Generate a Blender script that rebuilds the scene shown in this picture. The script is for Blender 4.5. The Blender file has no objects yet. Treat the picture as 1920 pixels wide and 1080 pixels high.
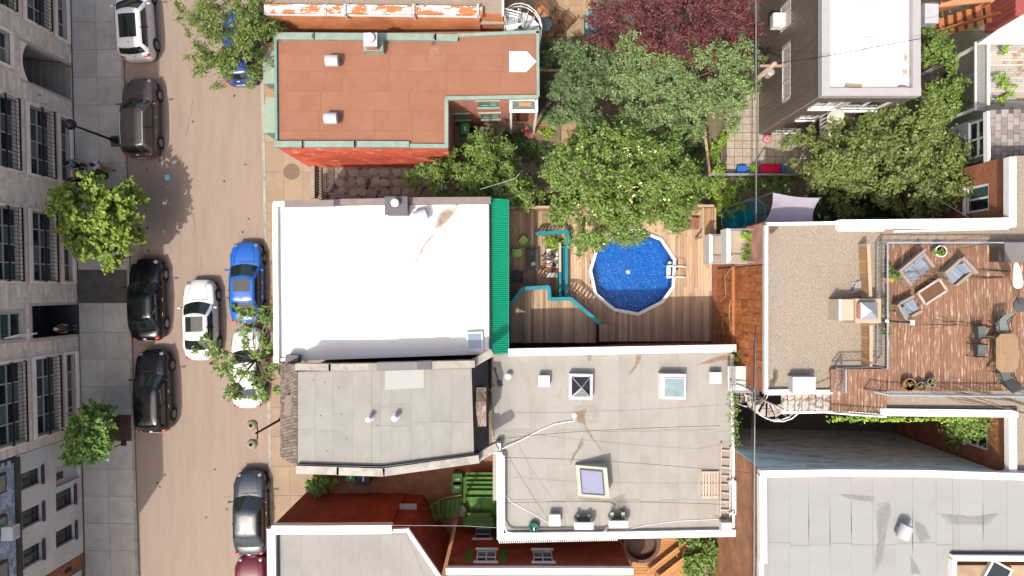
import bpy, bmesh, math, random
import numpy as np
from mathutils import Vector, Matrix
random.seed(7); rng = np.random.default_rng(7)
R = math.radians
scene = bpy.context.scene
COL = scene.collection
# ------------------------------------------------------------------ camera, sky, sun, exposure
CAMZ, FPX = 39.0, 1280.0
cam = bpy.data.cameras.new('camera'); cam.sensor_width = 36.0; cam.lens = 24.0
cam.clip_start = 0.5; cam.clip_end = 2000
camo = bpy.data.objects.new('camera', cam); COL.objects.link(camo)
camo.location = (0, 0, CAMZ); scene.camera = camo
SUN = Vector((-0.32, -0.49, 1.0)).normalized()
world = bpy.data.worlds.new('World'); scene.world = world; world.use_nodes = True
wn = world.node_tree; wn.nodes.clear()
sky = wn.nodes.new('ShaderNodeTexSky'); sky.sky_type = 'NISHITA'; sky.sun_disc = False
sky.sun_elevation = math.asin(SUN.z); sky.sun_rotation = math.atan2(SUN.x, SUN.y)
sky.air_density = 1.0; sky.dust_density = 6.0; sky.ozone_density = 0.0
bg = wn.nodes.new('ShaderNodeBackground'); bg.inputs['Strength'].default_value = 0.15
wo = wn.nodes.new('ShaderNodeOutputWorld')
wn.links.new(sky.outputs[0], bg.inputs[0]); wn.links.new(bg.outputs[0], wo.inputs[0])
sl = bpy.data.lights.new('sun', 'SUN'); sl.energy = 2.9; sl.angle = R(0.53); sl.color = (1.0, 0.945, 0.86)
so = bpy.data.objects.new('sun', sl); COL.objects.link(so); so.location = (-20, -30, 60)
so.rotation_euler = SUN.to_track_quat('Z', 'Y').to_euler()
scene.view_settings.view_transform = 'Standard'; scene.view_settings.look = 'None'
scene.view_settings.exposure = 0.88; scene.view_settings.gamma = 1.0
scene.view_settings.use_curve_mapping = False
scene.render.engine = 'CYCLES'
scene.cycles.max_bounces = 6; scene.cycles.transparent_max_bounces = 8
# ------------------------------------------------------------------ helpers
def W(px, py, z=0.0):
    k = (CAMZ - z) / FPX
    return Vector(((px - 960) * k, (540 - py) * k, z))
def W2(px, py, z=0.0):
    p = W(px, py, z); return (p.x, p.y)
def lin(c):
    c = c / 255.0
    return c / 12.92 if c <= 0.04045 else ((c + 0.055) / 1.055) ** 2.4
def S(r, g, b, k=0.5):
    return (lin(r) * k, lin(g) * k, lin(b) * k)
MATS = {}
def M(name, col, rough=0.8, var=0.12, scale=3.0, metal=0.0, bump=0.0, bscale=60.0, piece=0.0, island=False,
      col2=None, mixscale=1.5, lo=0.45, hi=0.6, spec=0.3, coat=0.0, stretch=None, col3=None, m3=0.4, lo3=0.55, hi3=0.65, trans=0.0, k=0.72):
    if name in MATS: return MATS[name]
    col, col2, col3 = [None if q is None else tuple(min(.85, e * k) for e in q) for q in (col, col2, col3)]
    m = bpy.data.materials.new(name); m.use_nodes = True; MATS[name] = m
    nt = m.node_tree; N = nt.nodes; L = nt.links
    b = N['Principled BSDF']; out = N['Material Output']
    b.inputs['Roughness'].default_value = rough; b.inputs['Metallic'].default_value = metal
    b.inputs['Specular IOR Level'].default_value = spec
    if coat: b.inputs['Coat Weight'].default_value = coat; b.inputs['Coat Roughness'].default_value = 0.04
    geo = N.new('ShaderNodeNewGeometry'); oi = N.new('ShaderNodeObjectInfo')
    off = N.new('ShaderNodeVectorMath'); off.operation = 'SCALE'; off.inputs[0].default_value = (37.1, 21.7, 11.3)
    rnd = geo.outputs['Random Per Island'] if island else oi.outputs['Random']
    if piece: L.new(rnd, off.inputs['Scale'])
    else: off.inputs['Scale'].default_value = 0.0
    vec = N.new('ShaderNodeVectorMath'); vec.operation = 'ADD'
    L.new(geo.outputs['Position'], vec.inputs[0]); L.new(off.outputs[0], vec.inputs[1])
    v = vec.outputs[0]
    if stretch:
        mp = N.new('ShaderNodeVectorMath'); mp.operation = 'MULTIPLY'; mp.inputs[1].default_value = stretch
        L.new(v, mp.inputs[0]); v = mp.outputs[0]
    def noise(sc, det=6, ro=0.6):
        n = N.new('ShaderNodeTexNoise'); n.inputs['Scale'].default_value = sc; n.inputs['Detail'].default_value = det
        n.inputs['Roughness'].default_value = ro; L.new(v, n.inputs['Vector']); return n.outputs['Fac']
    def mixc(fac, a, c):
        x = N.new('ShaderNodeMix'); x.data_type = 'RGBA'
        if hasattr(fac, 'node'): L.new(fac, x.inputs[0])
        else: x.inputs[0].default_value = fac
        for i, q in ((6, a), (7, c)):
            if hasattr(q, 'node'): L.new(q, x.inputs[i])
            else: x.inputs[i].default_value = (*q, 1)
        return x.outputs[2]
    def rng_(f, a, c, t0=0.0, t1=1.0):
        x = N.new('ShaderNodeMapRange'); x.inputs[1].default_value = a; x.inputs[2].default_value = c
        x.inputs[3].default_value = t0; x.inputs[4].default_value = t1; L.new(f, x.inputs[0]); return x.outputs[0]
    c = mixc(rng_(noise(scale), 0.25, 0.75), tuple(q * (1 - var) for q in col), tuple(min(.95, q * (1 + var)) for q in col))
    if col2: c = mixc(rng_(noise(mixscale, 8, 0.65), lo, hi), c, col2)
    if col3: c = mixc(rng_(noise(m3, 5, 0.55), lo3, hi3), c, col3)
    if piece:
        h = N.new('ShaderNodeHueSaturation'); L.new(c, h.inputs['Color'])
        L.new(rng_(rnd, 0, 1, 1 - piece, 1 + piece), h.inputs['Value']); c = h.outputs[0]
    L.new(c, b.inputs['Base Color'])
    if bump:
        bp = N.new('ShaderNodeBump'); bp.inputs['Strength'].default_value = bump; bp.inputs['Distance'].default_value = 0.03
        L.new(noise(bscale, 4), bp.inputs['Height']); L.new(bp.outputs[0], b.inputs['Normal'])
    if trans:
        t = N.new('ShaderNodeBsdfTranslucent'); L.new(c, t.inputs['Color'])
        ms = N.new('ShaderNodeMixShader'); ms.inputs[0].default_value = trans
        L.new(b.outputs[0], ms.inputs[1]); L.new(t.outputs[0], ms.inputs[2]); L.new(ms.outputs[0], out.inputs['Surface'])
    return m
def brick_mat(name, c1, c2, mortar, peel=None, bw=0.22, bh=0.075, lo=0.55, hi=0.62, k=0.85):
    if name in MATS: return MATS[name]
    c1, c2, mortar, peel = [None if q is None else tuple(e * k for e in q) for q in (c1, c2, mortar, peel)]
    m = bpy.data.materials.new(name); m.use_nodes = True; MATS[name] = m
    nt = m.node_tree; N = nt.nodes; L = nt.links; b = N['Principled BSDF']
    b.inputs['Roughness'].default_value = 0.9; b.inputs['Specular IOR Level'].default_value = 0.15
    geo = N.new('ShaderNodeNewGeometry'); sx = N.new('ShaderNodeSeparateXYZ'); L.new(geo.outputs['Position'], sx.inputs[0])
    ad = N.new('ShaderNodeMath'); L.new(sx.outputs[0], ad.inputs[0]); L.new(sx.outputs[1], ad.inputs[1])
    cb = N.new('ShaderNodeCombineXYZ'); L.new(ad.outputs[0], cb.inputs[0]); L.new(sx.outputs[2], cb.inputs[1])
    t = N.new('ShaderNodeTexBrick'); L.new(cb.outputs[0], t.inputs['Vector'])
    t.inputs['Color1'].default_value = (*c1, 1); t.inputs['Color2'].default_value = (*c2, 1); t.inputs['Mortar'].default_value = (*mortar, 1)
    t.inputs['Scale'].default_value = 1.0; t.inputs['Brick Width'].default_value = bw; t.inputs['Row Height'].default_value = bh
    t.inputs['Mortar Size'].default_value = 0.009; t.inputs['Bias'].default_value = 0.0
    n = N.new('ShaderNodeTexNoise'); n.inputs['Scale'].default_value = 1.1; n.inputs['Detail'].default_value = 8
    L.new(geo.outputs['Position'], n.inputs['Vector'])
    mr = N.new('ShaderNodeMapRange'); L.new(n.outputs['Fac'], mr.inputs[0]); mr.inputs[1].default_value = .3; mr.inputs[2].default_value = .7
    mr.inputs[3].default_value = .72; mr.inputs[4].default_value = 1.2
    h = N.new('ShaderNodeHueSaturation'); L.new(t.outputs['Color'], h.inputs['Color']); L.new(mr.outputs[0], h.inputs['Value'])
    c = h.outputs[0]
    if peel:
        n2 = N.new('ShaderNodeTexNoise'); n2.inputs['Scale'].default_value = 1.6; n2.inputs['Detail'].default_value = 10; n2.inputs['Roughness'].default_value = .7
        L.new(cb.outputs[0], n2.inputs['Vector'])
        m2 = N.new('ShaderNodeMapRange'); L.new(n2.outputs['Fac'], m2.inputs[0]); m2.inputs[1].default_value = lo; m2.inputs[2].default_value = hi
        x = N.new('ShaderNodeMix'); x.data_type = 'RGBA'; L.new(m2.outputs[0], x.inputs[0]); L.new(c, x.inputs[6]); x.inputs[7].default_value = (*peel, 1); c = x.outputs[2]
    L.new(c, b.inputs['Base Color'])
    bp = N.new('ShaderNodeBump'); bp.inputs['Strength'].default_value = .5; bp.inputs['Distance'].default_value = .01
    L.new(t.outputs['Fac'], bp.inputs['Height']); bp.invert = True; L.new(bp.outputs[0], b.inputs['Normal'])
    return m
WL = {}
def tag(o, label=None, cat=None, group=None, kind=None):
    if label: o['label'] = label
    if cat: o['category'] = cat
    if group: o['group'] = group
    if kind: o['kind'] = kind
    return o
def thing(name, label, cat, loc=(0, 0, 0), group=None):
    o = bpy.data.objects.new(name, None); COL.objects.link(o); o.location = loc; o.empty_display_size = 0.3
    WL[o.name] = Vector(loc); return tag(o, label, cat, group)
class MB:
    def __init__(s): s.v = []; s.f = []
    def add(s, v, f):
        n = len(s.v); s.v += [tuple(q) for q in v]; s.f += [tuple(i + n for i in q) for q in f]; return s
    def hexa(s, p):
        return s.add(p, [(0, 3, 2, 1), (4, 5, 6, 7), (0, 1, 5, 4), (1, 2, 6, 5), (2, 3, 7, 6), (3, 0, 4, 7)])
    def box(s, x0, y0, z0, x1, y1, z1):
        return s.hexa([(x0, y0, z0), (x1, y0, z0), (x1, y1, z0), (x0, y1, z0), (x0, y0, z1), (x1, y0, z1), (x1, y1, z1), (x0, y1, z1)])
    def obox(s, cx, cy, z0, z1, lx, ly, a=0.0):
        c, q = math.cos(a), math.sin(a); P = []
        for z in (z0, z1):
            for x, y in ((-1, -1), (1, -1), (1, 1), (-1, 1)):
                dx, dy = x * lx / 2, y * ly / 2; P.append((cx + c * dx - q * dy, cy + q * dx + c * dy, z))
        return s.hexa(P)
    def prism(s, poly, z0, z1):
        n = len(poly)
        if sum(poly[i][0] * poly[(i + 1) % n][1] - poly[(i + 1) % n][0] * poly[i][1] for i in range(n)) < 0: poly = poly[::-1]
        s.add([(x, y, z0) for x, y in poly] + [(x, y, z1) for x, y in poly],
              [tuple(range(n - 1, -1, -1)), tuple(range(n, 2 * n))] + [(i, (i + 1) % n, n + (i + 1) % n, n + i) for i in range(n)])
        return s
    def bar(s, p, q, w, h=None, up=(0, 0, 1)):
        h = w if h is None else h; p, q = Vector(p), Vector(q); d = (q - p).normalized(); u = Vector(up)
        if abs(d.dot(u)) > .98: u = Vector((1, 0, 0))
        a = d.cross(u).normalized(); b = a.cross(d).normalized(); P = []
        for o in (p, q):
            for i, j in ((-1, -1), (1, -1), (1, 1), (-1, 1)): P.append(o + a * (i * w / 2) + b * (j * h / 2))
        return s.hexa(P)
    def tube(s, pts, r, n=6, cap=True):
        pts = [Vector(p) for p in pts]; rr = r if isinstance(r, (list, tuple)) else [r] * len(pts); V = []; F = []
        pa = None
        for i, p in enumerate(pts):
            d = (pts[min(i + 1, len(pts) - 1)] - pts[max(i - 1, 0)]).normalized()
            u = pa if pa is not None else (Vector((0, 0, 1)) if abs(d.z) < .9 else Vector((1, 0, 0)))
            a = (u - d * u.dot(d)); a = a.normalized() if a.length > 1e-4 else d.orthogonal().normalized()
            pa = a; b = d.cross(a)
            for k in range(n):
                t = 2 * math.pi * k / n; V.append(p + (a * math.cos(t) + b * math.sin(t)) * rr[i])
        for i in range(len(pts) - 1):
            for k in range(n): F.append((i * n + k, i * n + (k + 1) % n, (i + 1) * n + (k + 1) % n, (i + 1) * n + k))
        if cap: F += [tuple(range(n - 1, -1, -1)), tuple(range((len(pts) - 1) * n, len(pts) * n))]
        return s.add(V, F)
    def lathe(s, prof, c=(0, 0, 0), n=16, axis='z'):
        V = []; F = []
        for r, z in prof:
            for k in range(n):
                t = 2 * math.pi * k / n; x, y = r * math.cos(t), r * math.sin(t)
                p = (x, y, z) if axis == 'z' else ((z, x, y) if axis == 'x' else (y, z, x)); V.append((p[0] + c[0], p[1] + c[1], p[2] + c[2]))
        for i in range(len(prof) - 1):
            for k in range(n): F.append((i * n + k, i * n + (k + 1) % n, (i + 1) * n + (k + 1) % n, (i + 1) * n + k))
        F += [tuple(range(n - 1, -1, -1)), tuple(range((len(prof) - 1) * n, len(prof) * n))]
        return s.add(V, F)
    def ell(s, c, r, n=10, m=6, rot=None):
        V = [(0, 0, -1)]; F = []
        for i in range(1, m):
            t = -math.pi / 2 + math.pi * i / m
            for k in range(n): a = 2 * math.pi * k / n; V.append((math.cos(t) * math.cos(a), math.cos(t) * math.sin(a), math.sin(t)))
        V.append((0, 0, 1)); e = len(V) - 1
        for k in range(n):
            F.append((0, 1 + (k + 1) % n, 1 + k)); F.append((e, e - n + k, e - n + (k + 1) % n))
        for i in range(m - 2):
            for k in range(n): a = 1 + i * n; F.append((a + k, a + (k + 1) % n, a + n + (k + 1) % n, a + n + k))
        P = [Vector((x * r[0], y * r[1], z * r[2])) for x, y, z in V]
        if rot: P = [rot @ p for p in P]
        return s.add([p + Vector(c) for p in P], F)
    def quad(s, *p): return s.add(p, [tuple(range(len(p)))])
    def grid(s, rows):
        n = len(rows[0]); V = [p for r in rows for p in r]
        return s.add(V, [(i * n + j, i * n + j + 1, (i + 1) * n + j + 1, (i + 1) * n + j) for i in range(len(rows) - 1) for j in range(n - 1)])
    def xf(s, fn): s.v = [tuple(fn(Vector(p))) for p in s.v]; return s
    def build(s, name, mat, parent=None, smooth=False, label=None, cat=None, group=None, kind=None, origin=None, sub=0, bevel=0.0):
        A = np.array(s.v, dtype=float)
        if origin is None: origin = Vector(((A[:, 0].min() + A[:, 0].max()) / 2, (A[:, 1].min() + A[:, 1].max()) / 2, A[:, 2].min()))
        origin = Vector(origin)
        me = bpy.data.meshes.new(name); me.from_pydata((A - np.array(origin)).tolist(), [], s.f); me.update()
        me.materials.append(mat)
        if smooth: me.polygons.foreach_set('use_smooth', [True] * len(me.polygons))
        o = bpy.data.objects.new(name, me); COL.objects.link(o)
        if parent is not None: o.parent = parent; o.location = origin - WL[parent.name]
        else: o.location = origin
        WL[o.name] = origin
        if bevel: md = o.modifiers.new('bevel', 'BEVEL'); md.width = bevel; md.segments = 2; md.limit_method = 'ANGLE'
        if sub: md = o.modifiers.new('sub', 'SUBSURF'); md.levels = sub; md.render_levels = sub
        return tag(o, label, cat, group, kind)
UC = {}
def ucube(mat, name='piece'):
    k = (mat.name, name)
    if k not in UC:
        mb = MB().box(-.5, -.5, 0, .5, .5, 1); me = bpy.data.meshes.new(name); me.from_pydata(mb.v, [], mb.f); me.update(); me.materials.append(mat); UC[k] = me
    return UC[k]
def piece(name, mat, parent, c, size, a=0.0, tilt=(0, 0)):
    o = bpy.data.objects.new(name, ucube(mat, name)); COL.objects.link(o); o.parent = parent
    o.location = Vector(c) - WL[parent.name]; o.scale = size; o.rotation_euler = (tilt[0], tilt[1], a); WL[o.name] = Vector(c); return o
def copy_tree(o, loc=None, rz=None, label=None, parent=None):
    c = o.copy(); COL.objects.link(c)
    if parent is not None: c.parent = parent
    for ch in list(o.children): copy_tree(ch, parent=c)
    if loc is not None: c.location = loc; WL[c.name] = Vector(loc)
    if rz is not None: c.rotation_euler = (0, 0, rz)
    if label: c['label'] = label
    return c
def place(o, loc, rz=0.0): o.location = loc; o.rotation_euler = (0, 0, rz); WL[o.name] = Vector(loc)
# walls with real openings; outward side is to the right of A->B
def wall(mb, A, B, z0, z1, ops=(), depth=0.16):
    A = Vector((A[0], A[1], 0)); B = Vector((B[0], B[1], 0)); Ln = (B - A).length; d = (B - A) / Ln; nrm = Vector((d.y, -d.x, 0))
    ts = sorted({0.0, Ln, *[o[0] for o in ops], *[o[1] for o in ops]}); zs = sorted({z0, z1, *[o[2] for o in ops], *[o[3] for o in ops]})
    P = lambda t, z, q=0.0: A + d * t + Vector((0, 0, z)) - nrm * q
    for i in range(len(ts) - 1):
        for j in range(len(zs) - 1):
            tm, zm = (ts[i] + ts[i + 1]) / 2, (zs[j] + zs[j + 1]) / 2
            if any(o[0] < tm < o[1] and o[2] < zm < o[3] for o in ops): continue
            mb.quad(P(ts[i], zs[j]), P(ts[i + 1], zs[j]), P(ts[i + 1], zs[j + 1]), P(ts[i], zs[j + 1]))
    for t0, t1, a, b in [o[:4] for o in ops]:
        mb.quad(P(t0, a), P(t0, a, depth), P(t1, a, depth), P(t1, a)); mb.quad(P(t0, b), P(t1, b), P(t1, b, depth), P(t0, b, depth))
        mb.quad(P(t0, a), P(t0, b), P(t0, b, depth), P(t0, a, depth)); mb.quad(P(t1, a), P(t1, a, depth), P(t1, b, depth), P(t1, b))
    return P
def window(par, A, B, op, fm, gm, nx=1, nz=1, depth=0.13, fw=0.07, sill=None, lintel=None, skip=()):
    A = Vector((A[0], A[1], 0)); B = Vector((B[0], B[1], 0)); d = (B - A).normalized(); nrm = Vector((d.y, -d.x, 0))
    P = lambda t, z, q=0.0: A + d * t + Vector((0, 0, z)) - nrm * q
    t0, t1, z0, z1 = op[:4]; mb = MB(); h = fw / 2
    for z in [z0 + (z1 - z0) * k / nz for k in range(nz + 1)]:
        zz = min(max(z, z0 + h), z1 - h); mb.bar(P(t0 + .004, zz, depth), P(t1 - .004, zz, depth), .07, fw)
    for k in range(nx + 1):
        tt = min(max(t0 + (t1 - t0) * k / nx, t0 + h), t1 - h); mb.bar(P(tt, z0 + .004, depth), P(tt, z1 - .004, depth), fw, .062)
    w = mb.build('window', fm, par)
    for k in range(nx):
        for j in range(nz):
            a, b = t0 + (t1 - t0) * k / nx, t0 + (t1 - t0) * (k + 1) / nx; c, e = z0 + (z1 - z0) * j / nz, z0 + (z1 - z0) * (j + 1) / nz
            g = gm if not isinstance(gm, (list, tuple)) else gm[(k * 7 + j * 3 + int(t0 * 5)) % len(gm)]
            pm = MB().hexa([P(a, c, depth + .03), P(b, c, depth + .03), P(b, c, depth + .012), P(a, c, depth + .012),
                            P(a, e, depth + .03), P(b, e, depth + .03), P(b, e, depth + .012), P(a, e, depth + .012)]); pm.build('pane', g, w)
    if sill: MB().bar(P(t0 - .08, z0 - .05, -.04), P(t1 + .08, z0 - .05, -.04), .14, .1).build('sill', sill, w)
    if lintel: MB().bar(P(t0 - .1, z1 + .075, -.02), P(t1 + .1, z1 + .075, -.02), .09, .15).build('lintel', lintel, w)
    return w
def poly_at(pts, z): return [W2(x, y, z) for x, y in pts]
# ------------------------------------------------------------------ common materials
wht = M('white_paint', (.78, .77, .75), .5, .05); offw = M('off_white', (.6, .58, .54), .6, .08, col2=(.4, .38, .34), mixscale=2, lo=.6, hi=.75)
black = M('black_metal', (.018, .018, .02), .45, .2); dgrey = M('dark_grey_metal', (.075, .075, .085), .5, .15)
galv = M('galvanised', (.42, .43, .45), .35, .12, metal=.6); lgrey = M('light_grey_metal', (.45, .45, .47), .45, .08)
glassd = M('window_glass', (.02, .028, .03), .04, .3, spec=.8); glassb = M('window_glass_curtain', (.14, .17, .16), .06, .3, spec=.8, stretch=(1, 4, 1))
glassg = M('window_glass_green', (.05, .1, .095), .05, .2, spec=.8)
concrete = M('concrete', (.33, .285, .235), .9, .12, 1.2, bump=.15, col2=(.27, .235, .2), mixscale=.8)
wood = M('new_wood', (.42, .25, .13), .75, .2, 2, piece=.16, stretch=(9, 1, 9))
GLASS = [glassd, glassb, glassd, glassg]
# ================================================================== SETTING
soil = M('yard_soil', (.2, .15, .105), .95, .35, 1.5, bump=.6, bscale=14, col2=(.12, .13, .06), mixscale=.9)
g = MB(); g.quad((-300, -300, 0), (300, -300, 0), (300, 300, 0), (-300, 300, 0)); g.build('ground', soil, kind='structure')
def lcx(y): return 230 + .029 * y
def rcx(y): return 488 + .0205 * y
def basex(y): return 133 + .025 * y
asph = M('road_asphalt', (.282, .215, .172), .92, .08, 1.0, bump=.25, bscale=90, col2=(.305, .242, .195), mixscale=.55, lo=.4, hi=.7, stretch=(3.0, .35, 1), col3=(.245, .19, .155), m3=1.3, lo3=.6, hi3=.85)
YT, YB = -700, 1800
poly = [W2(lcx(YT), YT), W2(lcx(YB), YB), W2(rcx(YB), YB), W2(rcx(YT), YT)]
road = MB().prism(poly, -.02, .006).build('road', asph, kind='structure')
tar = M('road_tar_spot', (.06, .05, .045), .7, .3)
for i, (x, y) in enumerate([(275, 318), (273, 395), (277, 427), (279, 470), (460, 308), (420, 340), (467, 411), (362, 228), (455, 435), (440, 180), (300, 300), (403, 880), (296, 905), (300, 913), (480, 1000), (387, 970), (310, 890), (425, 955)]):
    c = W(x, y, 0); n = 9; a0 = random.random() * 3; MB().prism([(c.x + random.uniform(.03, .1) * math.cos(a0 + k * .698), c.y + random.uniform(.04, .11) * math.sin(a0 + k * .698)) for k in range(n)], .004, .009).build('road_tar_spot', tar, road)
crackm = M('road_crack', (.13, .105, .08), .9, .2)
for pts in ([(361, 187), (358, 215), (352, 240), (349, 256)], [(419, 931), (428, 932), (436, 929)], [(362, 400), (366, 425), (364, 440)], [(377, 480), (378, 500), (375, 505)], [(425, 700), (436, 716)]):
    MB().tube([W(x, y, .004) for x, y in pts], .012, 4).build('road_crack', crackm, road)
# sidewalks: a bed, slabs as pieces, kerb stones as pieces
bed = M('sidewalk_joint', (.1, .085, .07), .95, .2)
slabm = M('sidewalk_slab', (.45, .42, .38), .9, .1, 1.3, bump=.15, piece=.06, col2=(.38, .35, .31), mixscale=.7, col3=(.3, .27, .23), m3=2.2, lo3=.68, hi3=.85)
slabl = M('sidewalk_slab_tan', (.33, .245, .17), .9, .08, 1.3, bump=.15, piece=.05, col2=(.29, .215, .15), mixscale=.7)
kerbm = M('kerb_stone', (.36, .33, .285), .85, .1, 2, piece=.07, col2=(.26, .24, .2), mixscale=3)
swl = MB().prism([W2(basex(YT) - 4, YT), W2(basex(YB) - 4, YB), W2(lcx(YB), YB), W2(lcx(YT), YT)], -.02, .11).build('sidewalk_left', bed, kind='structure')
swr = MB().prism([W2(rcx(YT), YT), W2(rcx(YB), YB), W2(rcx(YB) + 110, YB), W2(rcx(YT) + 110, YT)], -.02, .11).build('sidewalk_right', bed, kind='structure')
def quadpiece(name, mat, par, c4, z0, z1, gap=.008):
    c = [Vector((x, y, 0)) for x, y in c4]; m = sum(c, Vector()) / 4
    q = [(p + (m - p).normalized() * gap * 1.4) for p in c]
    return MB().prism([(p.x, p.y) for p in q], z0, z1).build(name, mat, par)
JL = [-60, -8, 43, 94, 146, 198, 249, 306, 354, 402, 450, 506, 568, 623, 673, 725, 777, 826, 878, 929, 980, 1031, 1082, 1133]
for a, b in zip(JL[:-1], JL[1:]):
    xa, xb = basex(a) + 3, basex(b) + 3; ka, kb = lcx(a) - 4.5, lcx(b) - 4.5
    if a == 506:
        MB().prism([W2(xa - 4, a), W2(xb - 4, b), W2(kb, b), W2(ka, a)], .105, .116).build('asphalt_patch', M('dark_asphalt', (.075, .068, .062), .9, .25, 2, bump=.3, col2=(.1, .09, .08)), swl)
        continue
    ma, mb_ = xa * .5 + ka * .5, xb * .5 + kb * .5
    quadpiece('paving_slab', slabm, swl, [W2(xa, a), W2(xb, b), W2(mb_, b), W2(ma, a)], .1, .12 + .004 * random.random())
    if a in (354, 402, 777): continue
    quadpiece('paving_slab', slabm, swl, [W2(ma, a), W2(mb_, b), W2(kb, b), W2(ka, a)], .1, .12 + .004 * random.random())
pitm = M('tree_pit_soil', (.075, .042, .03), .95, .3, 5, bump=.5, bscale=20)
for a, b in ((354, 450), (777, 826)):
    MB().prism([W2((basex(a) + lcx(a)) / 2 + 3, a + 1), W2((basex(b) + lcx(b)) / 2 + 3, b - 1), W2(lcx(b) - 5, b - 1), W2(lcx(a) - 5, a + 1)], .08, .117).build('tree_pit', pitm, swl)
y = -60
while y < 1130:
    quadpiece('kerb_stone', kerbm, swl, [W2(lcx(y) - 4.5, y), W2(lcx(y + 46) - 4.5, y + 46), W2(lcx(y + 46) + .6, y + 46), W2(lcx(y) + .6, y)], 0, .135, .004)
    quadpiece('kerb_stone', kerbm, swr, [W2(rcx(y) - .6, y), W2(rcx(y + 46) - .6, y + 46), W2(rcx(y + 46) + 5, y + 46), W2(rcx(y) + 5, y)], 0, .135, .004)
    y += 46
JR = list(range(-60, 1140, 55)); JR = [v - 2 for v in JR]
for a, b in zip(JR[:-1], JR[1:]):
    for u, v in ((5, 38), (38, 74), (74, 108)):
        quadpiece('paving_slab', slabl, swr, [W2(rcx(a) + u, a), W2(rcx(b) + u, b), W2(rcx(b) + v, b), W2(rcx(a) + v, a)], .1, .12 + .004 * random.random())
mh = MB().lathe([(0, 0), (.46, 0), (.46, .03), (.42, .03), (.42, .022), (0, .022)], W(547, 322, .105), 28).build('manhole_cover', M('rusty_iron', (.19, .12, .085), .8, .2, 9, bump=.4), None, label='round rusty iron manhole cover in the tan sidewalk', cat='manhole cover')
for k in range(7):
    pass
bluesq = MB(); c = W(314, 333, .012); bluesq.obox(c.x, c.y, .008, .03, .3, .34, .2)
bluesq.build('paper_tray', M('pale_blue_card', (.2, .55, .68), .6, .06), None, label='pale blue square tray lying on the road in tree shade', cat='tray')
t = MB(); t.obox(c.x, c.y, .031, .035, .2, .24, .2); 
o = bpy.data.objects['paper_tray']; t.build('print', M('pale_blue_print', (.35, .66, .75), .6, .1, 8), o)
# yard surfaces
def flat(name, mat, pts, z0, z1, **k): return MB().prism(poly_at(pts, z1), z0, z1).build(name, mat, kind='structure', **k)
alley = flat('alley', M('alley_flagstone', (.22, .19, .16), .9, .3, 1.5, bump=.5, bscale=6, col2=(.05, .045, .04), mixscale=2.5, lo=.52, hi=.58), [(590, 305), (1000, 305), (1000, 390), (590, 390)], 0, .03)
flat('courtyard', M('courtyard_earth', (.3, .15, .085), .95, .25, 2, bump=.4, col2=(.22, .13, .07)), [(576, 840), (960, 840), (960, 1090), (576, 1090)], 0, .03)
flat('back_lane', M('lane_asphalt', (.1, .09, .08), .95, .25, 2, bump=.3), [(1290, 640), (1900, 640), (1900, 900), (1290, 900)], 0, .02)
stonem = M('flagstone', (.28, .25, .22), .9, .2, 3, piece=.2, bump=.3)
for i in range(26):
    x = 640 + (i % 9) * 20 + random.uniform(-4, 4); yy = 322 + (i // 9) * 19 + random.uniform(-3, 3); c = W(x, yy, .03)
    n = 6; pl = [(c.x + random.uniform(.22, .36) * math.cos(2 * math.pi * k / n), c.y + random.uniform(.18, .3) * math.sin(2 * math.pi * k / n)) for k in range(n)]
    MB().prism(pl, .02, .05 + .02 * random.random()).build('flagstone', stonem, alley)
def tiles(par, mat, x0, y0, x1, y1, step, z, gap=.008, rot=0):
    k = (CAMZ - z) / FPX; y = y0
    while y < y1 - 1:
        x = x0
        while x < x1 - 1:
            c = W(x + step / 2, y + step / 2, z - .03); piece('tile', mat, par, c, (step * k - gap, step * k - gap, .03 + random.uniform(0, .003))); x += step
        y += step
tilem = M('patio_tile', (.4, .345, .28), .85, .06, 4, piece=.06, col2=(.33, .28, .22), mixscale=3)
pat = flat('patio', bed, [(1355, 170), (1540, 170), (1540, 328), (1355, 328)], 0, .03)
tiles(pat, tilem, 1362, 173, 1528, 324, 15.1, .05, .025)
tilet = M('terracotta_paver', (.35, .24, .14), .85, .08, 4, piece=.08)
pat2 = flat('rear_patio', bed, [(935, -40), (1115, -40), (1115, 66), (935, 66)], 0, .03)
tiles(pat2, tilet, 940, -36, 1112, 64, 11.6, .05)
path = flat('garden_path', bed, [(1050, 215), (1082, 215), (1082, 305), (1050, 305)], 0, .03)
tiles(path, tilet, 1052, 217, 1080, 303, 14, .06)
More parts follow.
